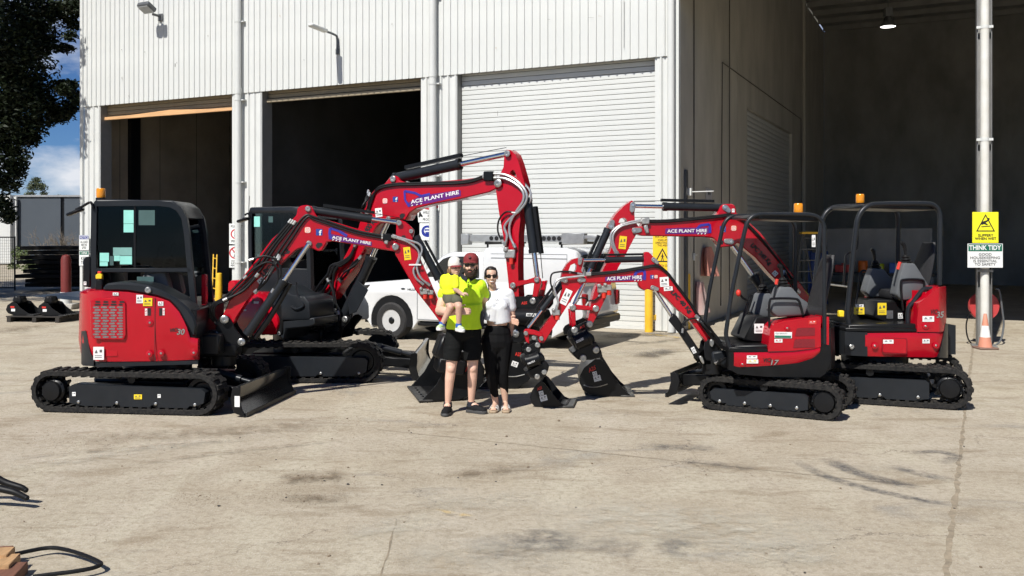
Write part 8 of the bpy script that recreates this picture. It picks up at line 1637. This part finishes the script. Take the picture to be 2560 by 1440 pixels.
def smear(name, m, pts, w, alpha=1.0):
    """a worn mark or painted shade on the ground along pixel points, w metres wide, fading at its edges"""
    P = smooth_path([on_ground(a, c) for a, c in pts], 8); V = []; Fc = []; fd = []; n = len(P); K = 5; z = LZ[0]; LZ[0] += 0.0006
    for i, p in enumerate(P):
        d = (P[min(i + 1, n - 1)] - P[max(i - 1, 0)]).normalized(); s = Vector((-d.y, d.x, 0)); e = min(1, 4 * min(i, n - 1 - i) / (n - 1))
        for k in range(K): t = k / (K - 1) * 2 - 1; q = p + s * t * w / 2; V.append((q.x, q.y, z)); fd.append(alpha * e * (1 - t * t))
    for i in range(n - 1):
        for k in range(K - 1): Fc.append((i * K + k, i * K + k + 1, (i + 1) * K + k + 1, (i + 1) * K + k))
    me = bpy.data.meshes.new(name); me.from_pydata(V, [], Fc); a = me.attributes.new('fade', 'FLOAT', 'POINT'); a.data.foreach_set('value', fd); me.update(); return link_mesh(name, me, m, GROUND)
TM = smear_material('tyre_smear', (0.11, 0.11, 0.112), 8, 0.36, 0.70, (1, 1, 1)); PALE = smear_material('chalky_scuff', (0.56, 0.52, 0.42), 4, 0.38, 0.68, (1, 1.3, 1)); DIRT_SHADE = smear_material('brown_dirt_and_shade', (0.15, 0.105, 0.06), 7, 0.40, 0.62, (1, 1, 1)); WET = smear_material('truck_shade_patch', (0.16, 0.14, 0.11), 4, 0.36, 0.55, (1, 1, 1))  # the last tone paints the truck's shadow; the brown also paints pallet shade
TM2 = smear_material('fresh_tyre_smear', (0.11, 0.11, 0.112), 9, 0.34, 0.66, (1, 1, 1))
for pts, w, a in [([(1985, 1148), (2060, 1190), (2180, 1225), (2300, 1250), (2400, 1265)], 0.16, .8), ([(2060, 1145), (2130, 1178), (2220, 1205), (2300, 1218)], 0.22, .9), ([(2280, 1135), (2340, 1130), (2390, 1142), (2350, 1160)], 0.16, .8), ([(2220, 1165), (2300, 1185), (2390, 1205)], 0.2, .6), ([(1160, 1375), (1260, 1370), (1350, 1355), (1450, 1345)], 0.6, .5), ([(1300, 1345), (1380, 1352), (1460, 1360)], 0.45, .5), ([(1460, 1355), (1540, 1372), (1600, 1380)], 0.4, .5), ([(1640, 1390), (1685, 1370), (1700, 1345)], 0.3, .65), ([(1590, 1115), (1700, 1120), (1800, 1122)], 0.3, .55), ([(1700, 1150), (1800, 1165), (1900, 1175)], 0.25, .5), ([(1900, 1095), (1990, 1085)], 0.3, .5), ([(2430, 1080), (2560, 1072)], 0.4, .5)]: smear('tyre_mark', TM2 if pts[0][0] > 1950 else TM, pts, w, a)
for pts, w, a in [([(1340, 1310), (1500, 1300), (1700, 1310), (1900, 1330), (2150, 1350)], 1.1, .85), ([(1750, 1360), (1900, 1390), (2100, 1380)], 0.5, .9), ([(850, 1330), (980, 1320), (1100, 1300)], 0.45, .7), ([(980, 1400), (1200, 1390), (1500, 1400)], 0.7, .6), ([(1050, 1245), (1200, 1260), (1350, 1235)], 0.5, .6), ([(0, 1180), (200, 1150), (400, 1120), (700, 1090)], 0.35, .6), ([(2420, 1170), (2560, 1200)], 0.5, .6), ([(1250, 870), (1500, 885), (1650, 872)], 0.9, .4)]: smear('scuff_mark', PALE, pts, w, a)
for pts, w, a in [([(690, 1200), (780, 1196), (870, 1190)], 0.35, .9), ([(700, 1245), (790, 1250), (880, 1245)], 0.22, .8), ([(480, 1245), (540, 1250)], 0.2, .9), ([(1120, 1195), (1230, 1180), (1330, 1165)], 0.3, .6), ([(150, 1100), (400, 1090), (650, 1075), (900, 1050)], 0.5, .45), ([(30, 1150), (300, 1125), (620, 1100)], 0.12, .7), ([(300, 1168), (600, 1130), (900, 1100)], 0.10, .6), ([(2050, 1218), (2150, 1225)], 0.12, .6), ([(0, 835), (60, 822), (130, 815)], 0.9, .7)]: smear('dirt_and_shade_patch', DIRT_SHADE, pts, w * 1.25, a * 0.72)  # brown dirt, except the last smear, which paints the shadow at the pallet
for pts, w, a in [([(1600, 895), (1640, 885), (1690, 876)], 0.6, .8), ([(1560, 862), (1640, 856), (1700, 850)], 0.3, .6), ([(1500, 846), (1600, 838), (1690, 836)], 0.8, .7)]: smear('truck_shade_patch', WET, pts, w, a)  # the utility truck's cast shadow painted on the ground as dark smears
YL = smear_material('worn_yellow_line', (0.60, 0.38, 0.04), 9, 0.42, 0.55, (1, 1, 1))
smear('painted_line', YL, [(1610, 838), (1660, 842), (1720, 850)], 0.12, 0.9); smear('painted_line', YL, [(860, 800), (900, 792), (940, 785)], 0.25, .7); smear('painted_line', YL, [(1080, 1283), (1130, 1290), (1180, 1300)], 0.08, .4)
JNT = mat('joint_filler', (0.285, 0.235, 0.165), 0.95, var=0.35, scale=12)
def joint(a, c, ext0=0.0, ext1=0.0, w=0.03, seed=0):
    rnd = random.Random(seed); p, q = on_ground(*a), on_ground(*c); d = (q - p).normalized(); p = p - d * ext0; q = q + d * ext1; s = Vector((-d.y, d.x, 0)); n = int((q - p).length / 0.12); V = []; Fc = []
    for i in range(n + 1):
        c_ = p + (q - p) * i / n; o_ = rnd.gauss(0, 0.006); w0 = w / 2 * rnd.uniform(0.4, 1.5)
        V += [tuple(c_ + s * (o_ - w0) + Vector((0, 0, 0.0025))), tuple(c_ + s * (o_ + w0) + Vector((0, 0, 0.0025)))]
    Fc = [(2 * i, 2 * i + 1, 2 * i + 3, 2 * i + 2) for i in range(n)]; me = bpy.data.meshes.new('slab_joint'); me.from_pydata(V, [], Fc); me.update(); return link_mesh('slab_joint', me, JNT, GROUND)
joint((2365, 1440), (2408, 1075), 3, 14, 0.035, 1); joint((1190, 1100), (1650, 1148), 1.2, 2.2, 0.013, 2); joint((985, 1320), (960, 1420), 0.2, 0.3, 0.010, 3)

# ================================================================ wear on the white wall, extra plumbing on the machines
SCF = mat('grey_scuff', (0.22, 0.21, 0.19), 0.8); RST = mat('rust_streak', (0.42, 0.30, 0.19), 0.9)
for k, (px, py, w, h, m_) in enumerate([(438, 163, 2, 9, SCF), (442, 157, 1.2, 4, SCF), (305, 195, 1.2, 7, SCF), (322, 240, 1.5, 3, SCF), (362, 130, 2, 2.5, SCF), (304, 124, 1.5, 2.5, SCF), (520, 90, 1.2, 5, SCF), (980, 60, 2, 3, SCF), (1244, 284, 1, 12, SCF), (1478, 44, 14, 1, SCF), (1500, 40, 10, 1, RST), (1372, 48, 8, 1, SCF), (1560, 60, 1.2, 120, SCF), (1240, 120, 2, 3, RST), (760, 150, 1.5, 3, SCF), (700, 40, 1.2, 4, RST)]):
    decal(FB, WH, 'scuff_mark', m_, [(px - w / 2, py - h / 2), (px + w / 2, py - h / 2 + 0.5), (px + w / 3, py + h / 2), (px - w / 2, py + h / 2 - 0.5)], -0.029 if px > 600 or px < 400 else -0.003, 0.001)
rnd = random.Random(31)
def tangle(fr, root, a, c, n, ly, spread, r=0.012):
    for k in range(n):
        P = [(a[0] + rnd.uniform(-4, 4), a[1] + rnd.uniform(-4, 4))]
        for t in (0.3, 0.6): P.append((a[0] + (c[0] - a[0]) * t + rnd.uniform(-spread, spread), a[1] + (c[1] - a[1]) * t + rnd.uniform(-spread, spread)))
        P.append((c[0] + rnd.uniform(-4, 4), c[1] + rnd.uniform(-4, 4))); hose(fr, root, P, [ly, ly - 0.04 - 0.02 * k, ly - 0.03, ly], r)
tangle(U1, E1, (505, 850), (552, 828), 4, -0.10, 12); tangle(U1, E1, (500, 880), (560, 872), 4, -0.05, 10); tangle(U1, E1, (640, 730), (700, 640), 3, -0.12, 8)
tangle(U2, E2, (790, 800), (835, 775), 4, -0.25, 10); tangle(U2, E2, (850, 700), (905, 640), 4, -0.13, 9); tangle(U2, E2, (905, 530), (925, 480), 3, -0.13, 5)
tangle(U3, E3, (1790, 905), (1830, 890), 3, -0.16, 8, 0.010); tangle(U3, E3, (1745, 800), (1815, 880), 3, -0.10, 6, 0.011)
tangle(U4, E4, (2090, 850), (2110, 810), 5, -0.3, 8); tangle(U4, E4, (1960, 680), (2000, 730), 3, -0.12, 6)
b = MB(U4); b.box(-0.95, -0.60, -0.35, 0.35, 0.55, 0.95); b.build('swing_post', BLK, E4, bevel=0.04); b = MB(U1); b.box(0.60, 0.86, -0.45, -0.2, 0.62, 0.86); b.build('valve_block', BLK, E1, bevel=0.02)
